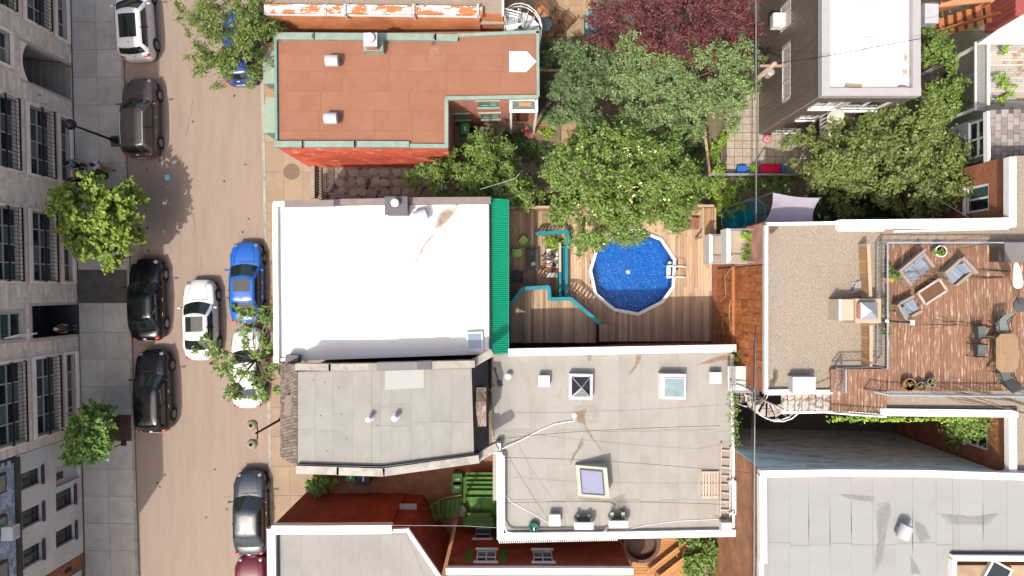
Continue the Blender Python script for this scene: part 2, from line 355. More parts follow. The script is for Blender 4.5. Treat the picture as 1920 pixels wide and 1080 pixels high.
# ================================================================== LEFT BUILDINGS (stone apartment block, stucco house)
FA, FB = Vector((*W2(133, 0), 0)), Vector((*W2(160, 1080), 0))
def fpt(Y, off=0.0):   # point on the left facade line at world Y, off metres out towards the street
    t = (Y - FA.y) / (FB.y - FA.y); return (FA.x + (FB.x - FA.x) * t + off, Y)
fang = math.atan2(FB.y - FA.y, FB.x - FA.x)
def left_block(name, label, cat, Y0, Y1, h, ops, mats, depth=12.0):
    """facade from Y0 (north) down to Y1; ops given as (Ynorth, Ysouth, z0, z1)"""
    wm, rm = mats; A, B = fpt(Y1), fpt(Y0); Ln = math.dist(A, B)
    root = thing(name, label, cat, (A[0] - 5, (Y0 + Y1) / 2, 0))
    k = Ln / (Y0 - Y1)
    o2 = [((yb - Y1) * k, (ya - Y1) * k, z0, z1) for ya, yb, z0, z1 in ops]
    mb = MB(); wall(mb, A, B, -.05, h, o2, .3)
    C, D = (B[0] - depth, B[1]), (A[0] - depth, A[1])
    wall(mb, B, C, -.05, h); wall(mb, C, D, -.05, h); wall(mb, D, A, -.05, h)
    mb.build('wall', wm, root)
    MB().prism([(A[0] - .003, A[1] + .003), (B[0] - .003, B[1] - .003), (C[0] + .003, C[1] - .003), (D[0] + .003, D[1] + .003)], h - .4, h - .25).build('roof', rm, root)
    return root, A, B, o2
mortar = M('stone_mortar', (.62, .51, .42), .95, .1)
stone = M('facade_stone', (.95, .78, .64), .9, .1, 3, piece=.12, bump=.3, bscale=25, col2=(.8, .65, .53), mixscale=1.2)
stone2 = M('facade_stone_mass', (.95, .78, .64), .9, .1, 3, piece=.12, island=True, bump=.3, bscale=25, col2=(.8, .65, .53), mixscale=1.2)
trim = M('limestone_trim', (1.05, .88, .73), .85, .1, 2, bump=.2)
roofg = M('gravel_grey', (.2, .18, .16), .95, .3, 20, bump=.4)
H1 = 13.6
cols = [(17.4, 13.95), (9.5, 5.95), (4.0, .37), (-3.7, -7.7)]
ops = []
kinds = []
for a, b in cols:
    for z0, z1, kd in ((.42, 1.3, 'low'), (1.92, 3.72, 'mid'), (4.55, 6.35, 'mid'), (7.3, 9.1, 'up'), (10.2, 12.0, 'up')):
        ops.append((a, b, z0, z1)); kinds.append(kd)
ops += [(12.65, 10.7, .12, 4.05), (-.93, -2.62, .12, 3.78), (12.7, 11.1, 4.9, 6.1), (-1.2, -2.55, 4.45, 6.0)]
kinds += ['arch', 'door', 'small', 'open']
apt, A1, B1, o1 = left_block('apartment_building', 'beige stone apartment block with barred windows along the left sidewalk', 'building', 21.0, -8.3, H1, ops, (mortar, roofg))
d1 = Vector((B1[0] - A1[0], B1[1] - A1[1], 0)).normalized(); n1 = Vector((d1.y, -d1.x, 0)); a1 = math.atan2(d1.y, d1.x)
P1 = lambda t, z, q=0.0: Vector((A1[0], A1[1], 0)) + d1 * t + Vector((0, 0, z)) - n1 * q
frm = M('window_frame_beige', (.55, .5, .44), .6, .08)
for op, kd in zip(o1, kinds):
    t0, t1, z0, z1 = op
    if kd in ('low', 'mid', 'up', 'small'):
        w = window(apt, A1, B1, op, frm, GLASS, nx={'low': 4, 'mid': 4, 'up': 4, 'small': 2}[kd], nz={'low': 1, 'mid': 2, 'up': 2, 'small': 1}[kd], depth=.2, fw=.065)
        m = MB()   # stone surround, proud of the stones
        m.bar(P1(t0 - .13, z0 - .09, -.035), P1(t1 + .13, z0 - .09, -.035), .15, .18); m.bar(P1(t0 - .13, z1 + .09, -.03), P1(t1 + .13, z1 + .09, -.03), .14, .18)
        m.bar(P1(t0 - .08, z0, -.025), P1(t0 - .08, z1, -.025), .15, .13); m.bar(P1(t1 + .08, z0, -.025), P1(t1 + .08, z1, -.025), .15, .13)
        m.build('surround', trim, w)
        if kd in ('mid', 'up'):
            r = MB(); o_ = -.22; zt, zb = z0 + 1.02, z0 + .06
            for z, th in ((zt, .075), (zb, .06)): r.bar(P1(t0 - .05, z, o_), P1(t1 + .05, z, o_), .06, th)
            for tt in (t0 - .03, t1 + .03):
                for z in (zt, zb): r.bar(P1(tt, z, .02), P1(tt, z, o_), .04, .04)
            n = int((t1 - t0) / .2)
            for i in range(n + 1): tt = t0 + (t1 - t0) * i / n; r.bar(P1(tt, zb, o_), P1(tt, zt, o_), .024, .024)
            r.build('window_railing', black, apt)
    elif kd == 'open':
        w = window(apt, A1, B1, op, frm, GLASS, 1, 2, depth=.15, fw=.1)
        s = MB(); hinge = P1(t0 + .1, z0 + .1, -.02); tip = P1(t0 + .25, z0 + .1, -.75)
        s.bar(hinge, tip, .06, .06); s.bar(hinge + Vector((0, 0, 1.2)), tip + Vector((0, 0, 1.2)), .06, .06); s.bar(hinge, hinge + Vector((0, 0, 1.2)), .06); s.bar(tip, tip + Vector((0, 0, 1.2)), .06)
        s.build('open_sash', wht, apt)
# entrance stair in the arched opening
t0, t1, z0, z1 = o1[kinds.index('arch')]
m = MB()
for k in range(8):
    m.hexa([P1(t0, 0.1, .3 * k + .05), P1(t1, 0.1, .3 * k + .05), P1(t1, .1, .3 * k + .37), P1(t0, .1, .3 * k + .37)] + [P1(t0, .2 + .18 * k, .3 * k + .05), P1(t1, .2 + .18 * k, .3 * k + .05), P1(t1, .2 + .18 * k, .3 * k + .37), P1(t0, .2 + .18 * k, .3 * k + .37)])
m.build('entrance_stair', concrete, apt)
m = MB(); q = 2.8
m.quad(P1(t0, 0, q), P1(t1, 0, q), P1(t1, z1, q), P1(t0, z1, q)); m.quad(P1(t0, 0, .28), P1(t0, 0, q), P1(t0, z1, q), P1(t0, z1, .28)); m.quad(P1(t1, 0, .28), P1(t1, z1, .28), P1(t1, z1, q), P1(t1, 0, q)); m.quad(P1(t0, z1, .28), P1(t0, z1, q), P1(t1, z1, q), P1(t1, z1, .28))
m.build('entrance_recess', M('recess_plaster', (.4, .36, .31), .9, .15), apt)
m = MB(); n = 12   # curved head of the arch
for k in range(n):
    f = lambda s: (t0 + (t1 - t0) * s, z1 - .38 * (2 * s - 1) ** 2)
    (ta, za), (tb, zb) = f(k / n), f((k + 1) / n)
    m.hexa([P1(ta, za, .29), P1(tb, zb, .29), P1(tb, zb, -.02), P1(ta, za, -.02), P1(ta, z1 + .14, .29), P1(tb, z1 + .14, .29), P1(tb, z1 + .14, -.02), P1(ta, z1 + .14, -.02)])
m.build('arch', trim, apt)
m = MB(); m.tube([P1(t1 - .12, 1.0, -.05), P1(t1 - .12, 2.3, 2.3)], .025); m.tube([P1(t1 - .12, .1, -.05), P1(t1 - .12, 1.0, -.05)], .02); m.build('handrail', black, apt)
t0, t1, z0, z1 = o1[kinds.index('door')]; q = 1.5
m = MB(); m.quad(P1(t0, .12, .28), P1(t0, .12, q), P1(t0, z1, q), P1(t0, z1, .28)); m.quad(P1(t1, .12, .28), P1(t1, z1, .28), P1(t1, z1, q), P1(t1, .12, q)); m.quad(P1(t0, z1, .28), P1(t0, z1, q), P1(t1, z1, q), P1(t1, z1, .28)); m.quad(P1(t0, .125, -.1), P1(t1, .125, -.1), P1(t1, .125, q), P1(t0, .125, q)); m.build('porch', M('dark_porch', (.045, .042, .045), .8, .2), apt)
m = MB(); m.hexa([P1(t0, .12, q + .05), P1(t1, .12, q + .05), P1(t1, .12, q - .02), P1(t0, .12, q - .02), P1(t0, z1, q + .05), P1(t1, z1, q + .05), P1(t1, z1, q - .02), P1(t0, z1, q - .02)])
dr = m.build('door', M('door_dark_grey', (.035, .035, .04), .5, .1), apt); MB().ell(P1(t1 - .2, 1.15, q - .06), (.05, .05, .05)).build('handle', galv, dr)
# facade stones
cand = []; ch = .205; z = .13; row = 0
while z < H1 - .6:
    t = -random.uniform(.1, .6); Lw = math.dist(A1, B1)
    while t < Lw:
        ln = random.choice((.42, .55, .68, .85)); a, b = max(t, 0.005), min(t + ln, Lw - .005); t += ln
        segs = [(a, b)]
        for o_ in o1:
            if z + ch > o_[2] - .18 and z < o_[3] + .18:
                ns = []
                for u, v in segs:
                    if v <= o_[0] - .15 or u >= o_[1] + .15: ns.append((u, v)); continue
                    if u < o_[0] - .15: ns.append((u, o_[0] - .15))
                    if v > o_[1] + .15: ns.append((o_[1] + .15, v))
                segs = ns
        for u, v in segs:
            if v - u > .06: cand.append((u, v, z, random.choice((.012, .02, .028))))
    z += ch; row += 1
vis = [s for s in cand if s[2] < 5.7 and -17 < (P1(s[0], 0)).y < 15.2 and s[1] - s[0] > .3]
random.shuffle(vis); big = set(vis[:290]); mass = MB()
for u, v, z, pr in cand:
    if (u, v, z, pr) in big:
        c = P1((u + v) / 2, z + .004, -pr / 2 + .01); piece('stone', stone, apt, c, (v - u - .01, pr + .02, ch - .01), a1)
    elif z < 13:
        mass.hexa([P1(u + .005, z + .004, .01), P1(v - .005, z + .004, .01), P1(v - .005, z + .004, -pr), P1(u + .005, z + .004, -pr), P1(u + .005, z + ch - .006, .01), P1(v - .005, z + ch - .006, .01), P1(v - .005, z + ch - .006, -pr), P1(u + .005, z + ch - .006, -pr)])
mass.build('stonework', stone2, apt, kind='stuff')
MB().bar(P1(.01, H1 + .1, -.1), P1(math.dist(A1, B1) - .01, H1 + .1, -.1), .5, .3).build('cornice', trim, apt)
MB().bar(P1(.02, .06, -.04), P1(o1[kinds.index('door')][0] - .02, .06, -.04), .1, .24).build('plinth', concrete, apt)
m = MB(); tl = (11.6 - (-8.3)); 
for (Y, zz) in ((10.2, 2.9), (10.0, 2.4)):
    c = P1((Y + 8.3), zz, -.06); m = MB(); m.obox(c.x, c.y, zz - .08, zz + .08, .1, .1, a1); m.build('wall_lamp', wht if zz < 2.6 else galv, apt)
# stucco house with slate mansard
stucco = M('grey_stucco', (.74, .7, .61), .9, .05, 1.5, bump=.2, bscale=80, col2=(.64, .6, .53), mixscale=.6)
op2 = [(-9.3, -10.15, 3.4, 4.9), (-11.2, -12.1, 3.4, 4.9), (-13.15, -14.1, 3.45, 4.95), (-9.65, -10.75, .25, 2.28), (-11.05, -12.05, .8, 2.32), (-13.1, -14.0, .8, 2.4)]
st, A2, B2, o2 = left_block('stucco_house', 'grey stucco house with plain recessed windows and a slate mansard', 'house', -8.33, -15.05, 5.2, op2, (stucco, roofg))
brown = M('brown_window_frame', (.075, .06, .05), .6, .15)
P2 = lambda t, z, q=0.0: Vector((A2[0], A2[1], 0)) + d1 * t + Vector((0, 0, z)) - n1 * q
for i, op in enumerate(o2):
    if i == 3:
        t0, t1, z0, z1 = op; m = MB(); m.hexa([P2(t0, z0, .27), P2(t1, z0, .27), P2(t1, z0, .2), P2(t0, z0, .2), P2(t0, z1, .27), P2(t1, z1, .27), P2(t1, z1, .2), P2(t0, z1, .2)]); dd = m.build('door', M('white_door', (.55, .55, .56), .5, .05), st)
        m = MB(); m.hexa([P2(t0 + .3, 1.4, .2), P2(t0 + .7, 1.4, .2), P2(t0 + .7, 1.4, .185), P2(t0 + .3, 1.4, .185), P2(t0 + .3, 1.95, .2), P2(t0 + .7, 1.95, .2), P2(t0 + .7, 1.95, .185), P2(t0 + .3, 1.95, .185)]); m.build('door_light', glassd, dd)
    else: window(st, A2, B2, op, brown, [glassd, glassg, glassd], 2, 1, depth=.22, fw=.07, sill=brown)
L2 = math.dist(A2, B2)
MB().bar(P2(.02, 5.24, -.09), P2(L2 - .02, 5.24, -.09), .26, .12).build('eaves_trim', brown, st)
ms = MB(); ms.hexa([P2(0.01, 5.2, .02), P2(L2 - .01, 5.2, .02), P2(L2 - .01, 5.2, 8), P2(.01, 5.2, 8), P2(.01, 13.9, .3), P2(L2 - .01, 13.9, .3), P2(L2 - .01, 13.9, 8), P2(.01, 13.9, 8)]); mans = ms.build('mansard', M('slate_under', (.06, .065, .075), .8, .2), st)
slate = M('slate_shingle', (.4, .47, .53), .7, .12, 3, piece=.3); ss = 0
for r in range(12):
    z = 5.32 + r * .2
    for k in range(int(L2 / .32)):
        t = .05 + k * .32 + (.16 if r % 2 else 0)
        if t + .3 > L2: continue
        q = .02 + (z - 5.2) / 8.7 * .28; p = P2(t + .15, z, q - .012); piece('slate', slate, mans, p, (.3, .016, .215), a1, (0, 0)); ss += 1
for t in (1.0, 3.2, 5.2):
    m = MB(); m.hexa([P2(t, 6.0, -.12), P2(t + .95, 6.0, -.12), P2(t + .95, 6.0, .6), P2(t, 6.0, .6), P2(t, 7.6, -.12), P2(t + .95, 7.6, -.12), P2(t + .95, 7.6, .9), P2(t, 7.6, .9)])
    dm = m.build('dormer', brown, st); m = MB(); m.hexa([P2(t + .1, 6.12, -.15), P2(t + .85, 6.12, -.15), P2(t + .85, 6.12, -.1), P2(t + .1, 6.12, -.1), P2(t + .1, 7.45, -.15), P2(t + .85, 7.45, -.15), P2(t + .85, 7.45, -.1), P2(t + .1, 7.45, -.1)]); m.build('pane', glassb, dm)
c = P2(15.05 - 11.75, 6.02, -.4); ac = MB(); ac.obox(c.x, c.y, 5.95, 6.45, .65, .55, a1); aco = ac.build('window_air_conditioner', wht, None, label='white air conditioner hanging on the slate mansard', cat='air conditioner')
ac = MB(); ac.obox(c.x + .3, c.y, 6.0, 6.4, .03, .48, a1 - math.pi / 2); ac.build('grille', lgrey, aco)
# brick garage next door (a corner of it shows)
redbr = brick_mat('orange_brick', (.33, .1, .035), (.25, .075, .03), (.3, .22, .16))
gr, A3, B3, o3 = left_block('brick_garage', 'orange brick house corner with a white garage front by the sidewalk', 'house', -15.08, -17.6, 13.9, [(-15.95, -17.4, .05, 2.6)], (redbr, roofg))
P3 = lambda t, z, q=0.0: Vector((A3[0], A3[1], 0)) + d1 * t + Vector((0, 0, z)) - n1 * q
t0, t1, z0, z1 = o3[0]; gd = None
for k in range(5):
    za, zb = z0 + (z1 - z0) * k / 5, z0 + (z1 - z0) * (k + 1) / 5 - .012
    MB().hexa([P3(t0, za, .2), P3(t1, za, .2), P3(t1, za, .14), P3(t0, za, .14), P3(t0, zb, .2), P3(t1, zb, .2), P3(t1, zb, .14), P3(t0, zb, .14)]).build('garage_door_panel', wht, gr)
c = P3(t1 + .45, 1.5, -.05); m = MB(); m.obox(c.x, c.y, 1.3, 1.75, .1, .16, a1 - math.pi / 2); m.build('wall_lamp', black, gr)
left_block('brick_annex', 'lower orange brick annex past the garage front', 'building', -17.62, -27.0, 9.6, [], (redbr, roofg))
# ================================================================== CENTRAL BUILDINGS
def block(name, label, cat, pts, zr, wm, rm, ops=None, zbase=-.05, depth=.16, loczero=None):
    V = poly_at(pts, zr); n = len(V); ops = ops or {}
    cx, cy = sum(p[0] for p in V) / n, sum(p[1] for p in V) / n
    root = thing(name, label, cat, (cx, cy, 0)); mb = MB()
    for i in range(n): wall(mb, V[i], V[(i + 1) % n], zbase, zr, ops.get(i, ()), depth)
    mb.build('wall', wm, root)
    MB().add([(x, y, zr) for x, y in V], [tuple(range(n))]).build('roof', rm, root)
    return root, V
def coping(par, pts, z, w, h, mat, name='coping', closed=False):
    P = [W(x, y, z) for x, y in pts]; 
    if closed: P.append(P[0])
    for i in range(len(P) - 1):
        d = (P[i + 1] - P[i]).normalized(); e = w / 2 - .001 * i
        MB().bar(P[i] - d * (e if i else 0) + Vector((0, 0, -h / 2 + .003 * (i % 3))), P[i + 1] + d * e * .96 + Vector((0, 0, -h / 2 + .003 * (i % 3))), w, h).build(name, mat, par)
def sheets(par, mat, xs, top, bot, splits, z, name='membrane_sheet', vert=True):
    for a, b in zip(xs[:-1], xs[1:]):
        sp = [None] + [s + random.uniform(-3, 3) for s in splits] + [None]
        for u, v in zip(sp[:-1], sp[1:]):
            f = (lambda x: top(x)) if u is None else (lambda x, u=u: u); g_ = (lambda x: bot(x)) if v is None else (lambda x, v=v: v)
            if g_(a) - f(a) < 3: continue
            c4 = [(a, f(a)), (a, g_(a)), (b, g_(b)), (b, f(b))]
            if not vert: c4 = [(y, x) for x, y in c4]
            quadpiece(name, mat, par, [W2(x, y, z) for x, y in c4], z - .004, z + .008 + .008 * random.random(), .009)
def box_at(px, py, z0, z1, lx, ly, a=0.0):
    c = W(px, py, z1); return MB().obox(c.x, c.y, z0, z1, lx, ly, a)
def pipe_vent(par, px, py, z, h=.45, r=.08, mat=None):
    c = W(px, py, z + h); v = MB().lathe([(r * 1.5, 0), (r, .06), (r, h - .12), (r * 1.35, h - .1), (r * 1.35, h - .02), (.02, h)], (c.x, c.y, z), 12).build('vent_pipe', mat or galv, par, True)
    MB().lathe([(r * 1.9, 0), (r * 1.7, .03), (r * 1.2, .06)], (c.x, c.y, z + .012), 12).build('flashing', lgrey, v)
def box_vent(par, px, py, z, mat=None):
    c = W(px, py, z + .5); b = MB().obox(c.x, c.y, z, z + .28, .34, .34).build('roof_vent', lgrey, par)
    MB().obox(c.x, c.y, z + .27, z + .5, .54, .54).build('vent_cap', mat or wht, b); MB().obox(c.x, c.y, z + .5, z + .53, .4, .4).build('vent_lid', wht, b)
def drum_vent(par, px, py, z, a=0.0, fm=None):
    c = W(px, py, z + .4); b = MB().lathe([(.2, 0), (.17, .05), (.17, .35)], (c.x, c.y, z + .01), 14).build('roof_vent', galv, par, True)
    m = MB().lathe([(.02, -.31), (.27, -.31), (.28, -.28), (.28, .28), (.27, .31), (.02, .31)], (0, 0, 0), 20, 'x'); ca, sa = math.cos(a), math.sin(a)
    m.xf(lambda p: (c.x + ca * p.x - sa * p.y, c.y + sa * p.x + ca * p.y, z + .42 + p.z)); m.build('drum', lgrey, b, True)
    MB().quad((c.x - .5, c.y - .5, z + .021), (c.x + .5, c.y - .5, z + .021), (c.x + .45, c.y + .4, z + .021), (c.x - .45, c.y + .4, z + .021)).build('flashing', fm or M('terracotta_patch', (.26, .11, .066), .9, .1), b)
def stain(par, mat, pts, z):
    P = [W(x, y, z) for x, y in pts]; c = sum(P, Vector()) / len(P); n = len(P); sub_ = []
    for i in range(n):
        for t in (0, .33, .66): sub_.append(P[i].lerp(P[(i + 1) % n], t))
    m = len(sub_); V = [c + (p - c) * f for f in (1.12, .8, .45) for p in sub_] + [c]
    F = [(k * m + i, k * m + (i + 1) % m, (k + 1) * m + (i + 1) % m, (k + 1) * m + i) for k in range(2) for i in range(m)] + [(2 * m + i, 2 * m + (i + 1) % m, 3 * m) for i in range(m)]
    o = MB().add(V, F).build('stain', soft(mat), par); at = o.data.attributes.new('fade', 'FLOAT', 'POINT'); at.data.foreach_set('value', [0.0] * m + [.6] * m + [1.0] * (m + 1))
def soft(mat):
    # worn-out edge: the stain thins out irregularly towards its rim
    if mat.get('soft'): return mat
    mat['soft'] = 1; nt = mat.node_tree; N = nt.nodes; L = nt.links; a = N.new('ShaderNodeAttribute'); a.attribute_name = 'fade'; g_ = N.new('ShaderNodeNewGeometry'); no = N.new('ShaderNodeTexNoise'); no.inputs['Scale'].default_value = 5; no.inputs['Detail'].default_value = 6; L.new(g_.outputs['Position'], no.inputs['Vector'])
    ad = N.new('ShaderNodeMath'); ad.operation = 'ADD'; L.new(a.outputs['Fac'], ad.inputs[0]); L.new(no.outputs['Fac'], ad.inputs[1]); mr = N.new('ShaderNodeMapRange'); L.new(ad.outputs[0], mr.inputs[0]); mr.inputs[1].default_value = .6; mr.inputs[2].default_value = 1.7; mr.inputs[4].default_value = .8
    t = N.new('ShaderNodeBsdfTransparent'); mx = N.new('ShaderNodeMixShader'); L.new(mr.outputs[0], mx.inputs[0]); L.new(t.outputs[0], mx.inputs[1]); L.new(N['Principled BSDF'].outputs[0], mx.inputs[2]); L.new(mx.outputs[0], N['Material Output'].inputs['Surface']); return mat
mint = M('mint_metal', (.235, .3, .25), .55, .1, 1.5, col2=(.19, .255, .21), mixscale=2); mintd = M('mint_dark', (.13, .26, .22), .6, .1)
# ---- terracotta roof house
terra = M('terracotta_membrane', (.255, .114, .068), .9, .06, 1.2, bump=.15, bscale=50, piece=.035, col2=(.275, .128, .08), mixscale=.8, col3=(.23, .1, .062), m3=1.6, lo3=.62, hi3=.8)
redp = brick_mat('red_painted_brick', (.66, .12, .065), (.58, .1, .055), (.52, .11, .065), peel=(.62, .33, .24), lo=.54, hi=.62)
saln = brick_mat('salmon_brick', (.42, .15, .1), (.36, .12, .08), (.45, .3, .22))
Z4 = 5.5
pts4 = [(519, 276), (838, 276), (838, 184), (1010, 180), (1010, 58), (516, 63)]
opn = [(1.47, 2.5, 3.7, 4.9), (.06, .86, 1.25, 2.5), (1.5, 2.52, 1.25, 2.5), (3.2, 4.1, .3, 2.4)]
th, V4 = block('brick_house', 'red brick house with terracotta membrane roof and mint green edging', 'house', pts4, Z4, saln, terra, {2: opn})
# the street-side south wall is painted bright red: a skin of paint-faced brick set proud of the wall
A, B = Vector((*V4[0], 0)), Vector((*V4[1], 0)); m = MB(); m.box(A.x + .01, A.y - .03, -.05, B.x - .01, A.y + .02, Z4 - .1); m.build('painted_wall', redp, th)
for i, op in enumerate(opn):
    if i < 3: window(th, V4[2], V4[3], op, mintd, [glassb, glassd, glassb], 2, 1, depth=.06, fw=.1, sill=mint, lintel=M('stone_lintel', (.45, .38, .32), .8, .1))
    else:
        A_, B_ = V4[2], V4[3]; d_ = M('brown_door', (.12, .05, .03), .6, .15); MB().box(A_[0] + op[0], A_[1] + .1, op[2], A_[0] + op[1], A_[1] + .15, op[3]).build('door', d_, th)
sheets(th, terra, [74, 102, 134, 171], lambda y: 519, lambda y: 1005, [640, 730, 840, 940], Z4, vert=False)
sheets(th, terra, [171, 208, 246, 268], lambda y: 521, lambda y: 834, [600, 700, 770], Z4, vert=False)
quadpiece('membrane_sheet', terra, th, [W2(838, 171, Z4), W2(838, 182, Z4), W2(1005, 178, Z4), W2(1005, 171, Z4)], Z4 - .004, Z4 + .01)
hh = Z4 + .22
coping(th, [(513, 67), (584, 67.5)], hh, .34, .25, mint); coping(th, [(588, 67.5), (812, 69)], hh, .34, .25, mint); coping(th, [(815, 69.5), (852, 70)], hh, .34, .25, mint); coping(th, [(855, 66), (1008, 59)], hh - .05, .16, .2, mint)
coping(th, [(1008, 58), (1009, 178)], hh - .05, .14, .2, mint); coping(th, [(1009, 181), (838, 184)], hh - .06, .18, .2, mint); coping(th, [(837, 184), (837, 274)], hh - .04, .18, .2, mint)
coping(th, [(840, 274), (768, 273)], hh - .08, .2, .2, mint); coping(th, [(767, 270.5), (669, 270)], hh, .3, .25, mint); coping(th, [(667, 270), (571, 270)], hh, .3, .25, mint); coping(th, [(569, 270), (519, 270)], hh, .3, .25, mint)
coping(th, [(516, 62), (518, 272)], hh - .06, .12, .2, mintd)
for x, y in ((569, 270), (668, 270), (586, 67), (814, 69)): MB().box(*(W(x, y + 4, hh) - Vector((.03, 0, .02))), *(W(x, y - 4, hh) + Vector((.03, 0, .03)))).build('seam_cap', dgrey, th)
# bays and little balcony on the street front
for y0, y1 in ((96, 158), (184, 250)):
    zb = 4.9; pl = [W2(519, y0, zb), W2(503, y0 - 1, zb), W2(496, y0 + 26, zb), W2(497, y1, zb), W2(519, y1, zb)]
    by = MB().prism(pl, 0.1, zb).build('bay', mintd, th); MB().prism([(x - .05, yy) for x, yy in pl], zb, zb + .12).build('bay_roof', M('mint_light', (.24, .31, .24), .6, .1), by)
m = MB(); a, b = W(500, 184, 4.3), W(518, 159, 4.3)
for k in range(7): yy = a.y + (b.y - a.y) * k / 6; m.box(a.x, yy - .035, 4.22, b.x, yy + .035, 4.27)
m.build('balcony_slats', wood, th); 
# roof furniture
c = W(700, 84, Z4 + .5); ch = MB().obox(c.x, c.y, Z4, Z4 + .5, .95, .6).build('chimney', mint, th)
c2 = W(693, 70, Z4 + 1.3); MB().obox(c2.x, c2.y - .05, Z4 + .3, Z4 + 1.1, .55, .55).build('chimney_stack', saln, ch); MB().lathe([(.12, 0), (.12, .2), (.24, .22), (.22, .3), (.02, .32)], (c2.x, c2.y, Z4 + 1.05), 16).build('chimney_cap', wht, ch, True)
MB().obox(c2.x, c2.y - .05, Z4 + 1.1, Z4 + 1.15, .65, .65).build('chimney_crown', lgrey, ch)
drum_vent(th, 623, 114, Z4); drum_vent(th, 621, 222, Z4)
MB().prism(poly_at([(955, 96), (988, 96), (1006, 115), (987, 134), (955, 134)], Z4 + .1), Z4, Z4 + .1).build('white_hatch', wht, th)
stain(th, M('terracotta_faded', (.36, .19, .12), .9, .2, 3), [(805, 84), (815, 80), (828, 82), (834, 92), (826, 104), (812, 112), (800, 118), (797, 110), (800, 96)], Z4 + .021)
MB().lathe([(0, 0), (.09, 0), (.09, .03)], W(812, 81, Z4 + .021), 10).build('roof_drain', dgrey, th)
# sun canopy over the rear door
z = 4.6; cp = MB(); p0, p1 = W(958, 186, 5.0), W(1006, 208, 5.0)
for a, b in (((p0.x, p0.y), (p1.x, p0.y)), ((p0.x, p1.y), (p1.x, p1.y)), ((p0.x, p0.y), (p0.x, p1.y)), ((p1.x, p0.y), (p1.x, p1.y))): cp.bar((*a, 4.95), (*b, 4.95), .14, .12)
co = cp.build('canopy_frame', wht, th); MB().box(p0.x + .4, p1.y + .25, 4.9, p1.x - .25, p1.y + .45, 4.96).build('canopy_board', wood, co); MB().box(p0.x + .07, p1.y + .07, 4.86, p1.x - .07, p0.y - .07, 4.88).build('canopy_pane', glassb, co)
for x in (p0.x, p1.x): MB().bar((x, p1.y, 0), (x, p1.y, 4.9), .12).build('canopy_post', wht, co)
# grey rear deck with steps
gw = M('weathered_grey_wood', (.2, .19, .165), .9, .2, 2, piece=.18, stretch=(9, 1, 9)); dk = thing('grey_deck', 'weathered grey wooden deck with steps behind the terracotta roof house', 'deck', W(880, 255))
a, b = W(844, 274, .6), W(898, 236, .6); n = 12
for k in range(n): x = a.x + (b.x - a.x) * (k + .5) / n; piece('plank', gw, dk, (x, (a.y + b.y) / 2, .55), ((b.x - a.x) / n - .012, b.y - a.y, .05))
MB().box(a.x + .02, a.y + .02, 0, b.x - .02, b.y - .02, .54).build('frame', gw, dk)
for k in range(3):
    x = b.x + .02 + .27 * k; MB().box(x, a.y, 0, x + .26, b.y, .44 - .14 * k).build('step', gw, dk)
# ---- peeling cornice house (top)
grav = M('tan_gravel', (.3, .25, .2), .95, .25, 9, bump=.6, bscale=40, col2=(.24, .19, .15), mixscale=22, lo=.45, hi=.55, col3=(.33, .26, .2), m3=.6)
orbr = brick_mat('bright_orange_brick', (.5, .17, .06), (.42, .13, .05), (.5, .28, .16))
Z5 = 6.0
pe, V5 = block('brick_house', 'orange brick house with flaking white and rust cornice', 'house', [(497, 26), (898, 30), (898, 24), (943, 26), (943, -160), (497, -160)], Z5, orbr, grav)
peel = M('peeling_white_paint', (.62, .6, .6), .7, .06, 3, col2=(.42, .15, .05), mixscale=1.3, lo=.48, hi=.51, stretch=(1, 2.5, 1))
xs = [494, 605, 646, 775, 799, 898]
for i, (a, b) in enumerate(zip(xs[:-1], xs[1:])):
    coping(pe, [(a + 1, 15 + (a - 494) * .01), (b - 1, 15.5 + (b - 494) * .01)], Z5 + .35 - (.05 if i % 2 else 0), .42, .35, peel, 'cornice'); coping(pe, [(a + 1, 22 + (a - 494) * .01), (b - 1, 22.5 + (b - 494) * .01)], Z5 + .2, .2, .2, wht, 'cornice_lip')
for x in (646, 775, 896): box_at(x, 17, Z5 - .2, Z5 + .45, .1, .5).build('bracket', lgrey, pe)
coping(pe, [(943, -100), (943, 27)], Z5 + .12, .1, .12, wht)
bl = MB().prism(poly_at([(899, 30), (945, 30), (945, 45), (899, 45)], 5.0), 4.85, 5.0).build('rear_balcony', concrete, pe)
MB().prism(poly_at([(899, 46), (960, 46), (960, 62), (899, 62)], 3.4), 3.3, 3.4).build('lower_balcony', dgrey, pe)
# ---- white membrane roof building
whr = M('white_membrane', (.8, .785, .755), .6, .03, .8, col2=(.7, .66, .6), mixscale=.5, lo=.6, hi=.9)
sd = M('soot_brown_stain', (.27, .19, .125), .9, .12, 2)
Z6 = 6.3
wb, V6 = block('white_roof_building', 'flat roofed building covered with a bright white membrane', 'building', [(516, 678), (918, 664), (918, 374), (512, 380)], Z6, brick_mat('brown_brick', (.2, .08, .04), (.16, .06, .03), (.25, .2, .16)), whr)
lt = lambda x: 388 - (x - 530) * .018; lb = lambda x: 676 - (x - 515) * .035
sheets(wb, whr, [541, 640, 740, 840, 914], lt, lb, [494], Z6)
brc = M('brown_metal_coping', (.19, .15, .14), .5, .15, 3); 
coping(wb, [(533, 382), (620, 380.5)], Z6 + .3, .3, .34, brc); coping(wb, [(638, 379), (722, 377.5)], Z6 + .33, .3, .36, brc); coping(wb, [(766, 376.5), (914, 375.5)], Z6 + .33, .33, .36, brc); coping(wb, [(621, 380), (637, 379.5)], Z6 + .28, .3, .3, M('seam_dark', (.05, .05, .07), .5))
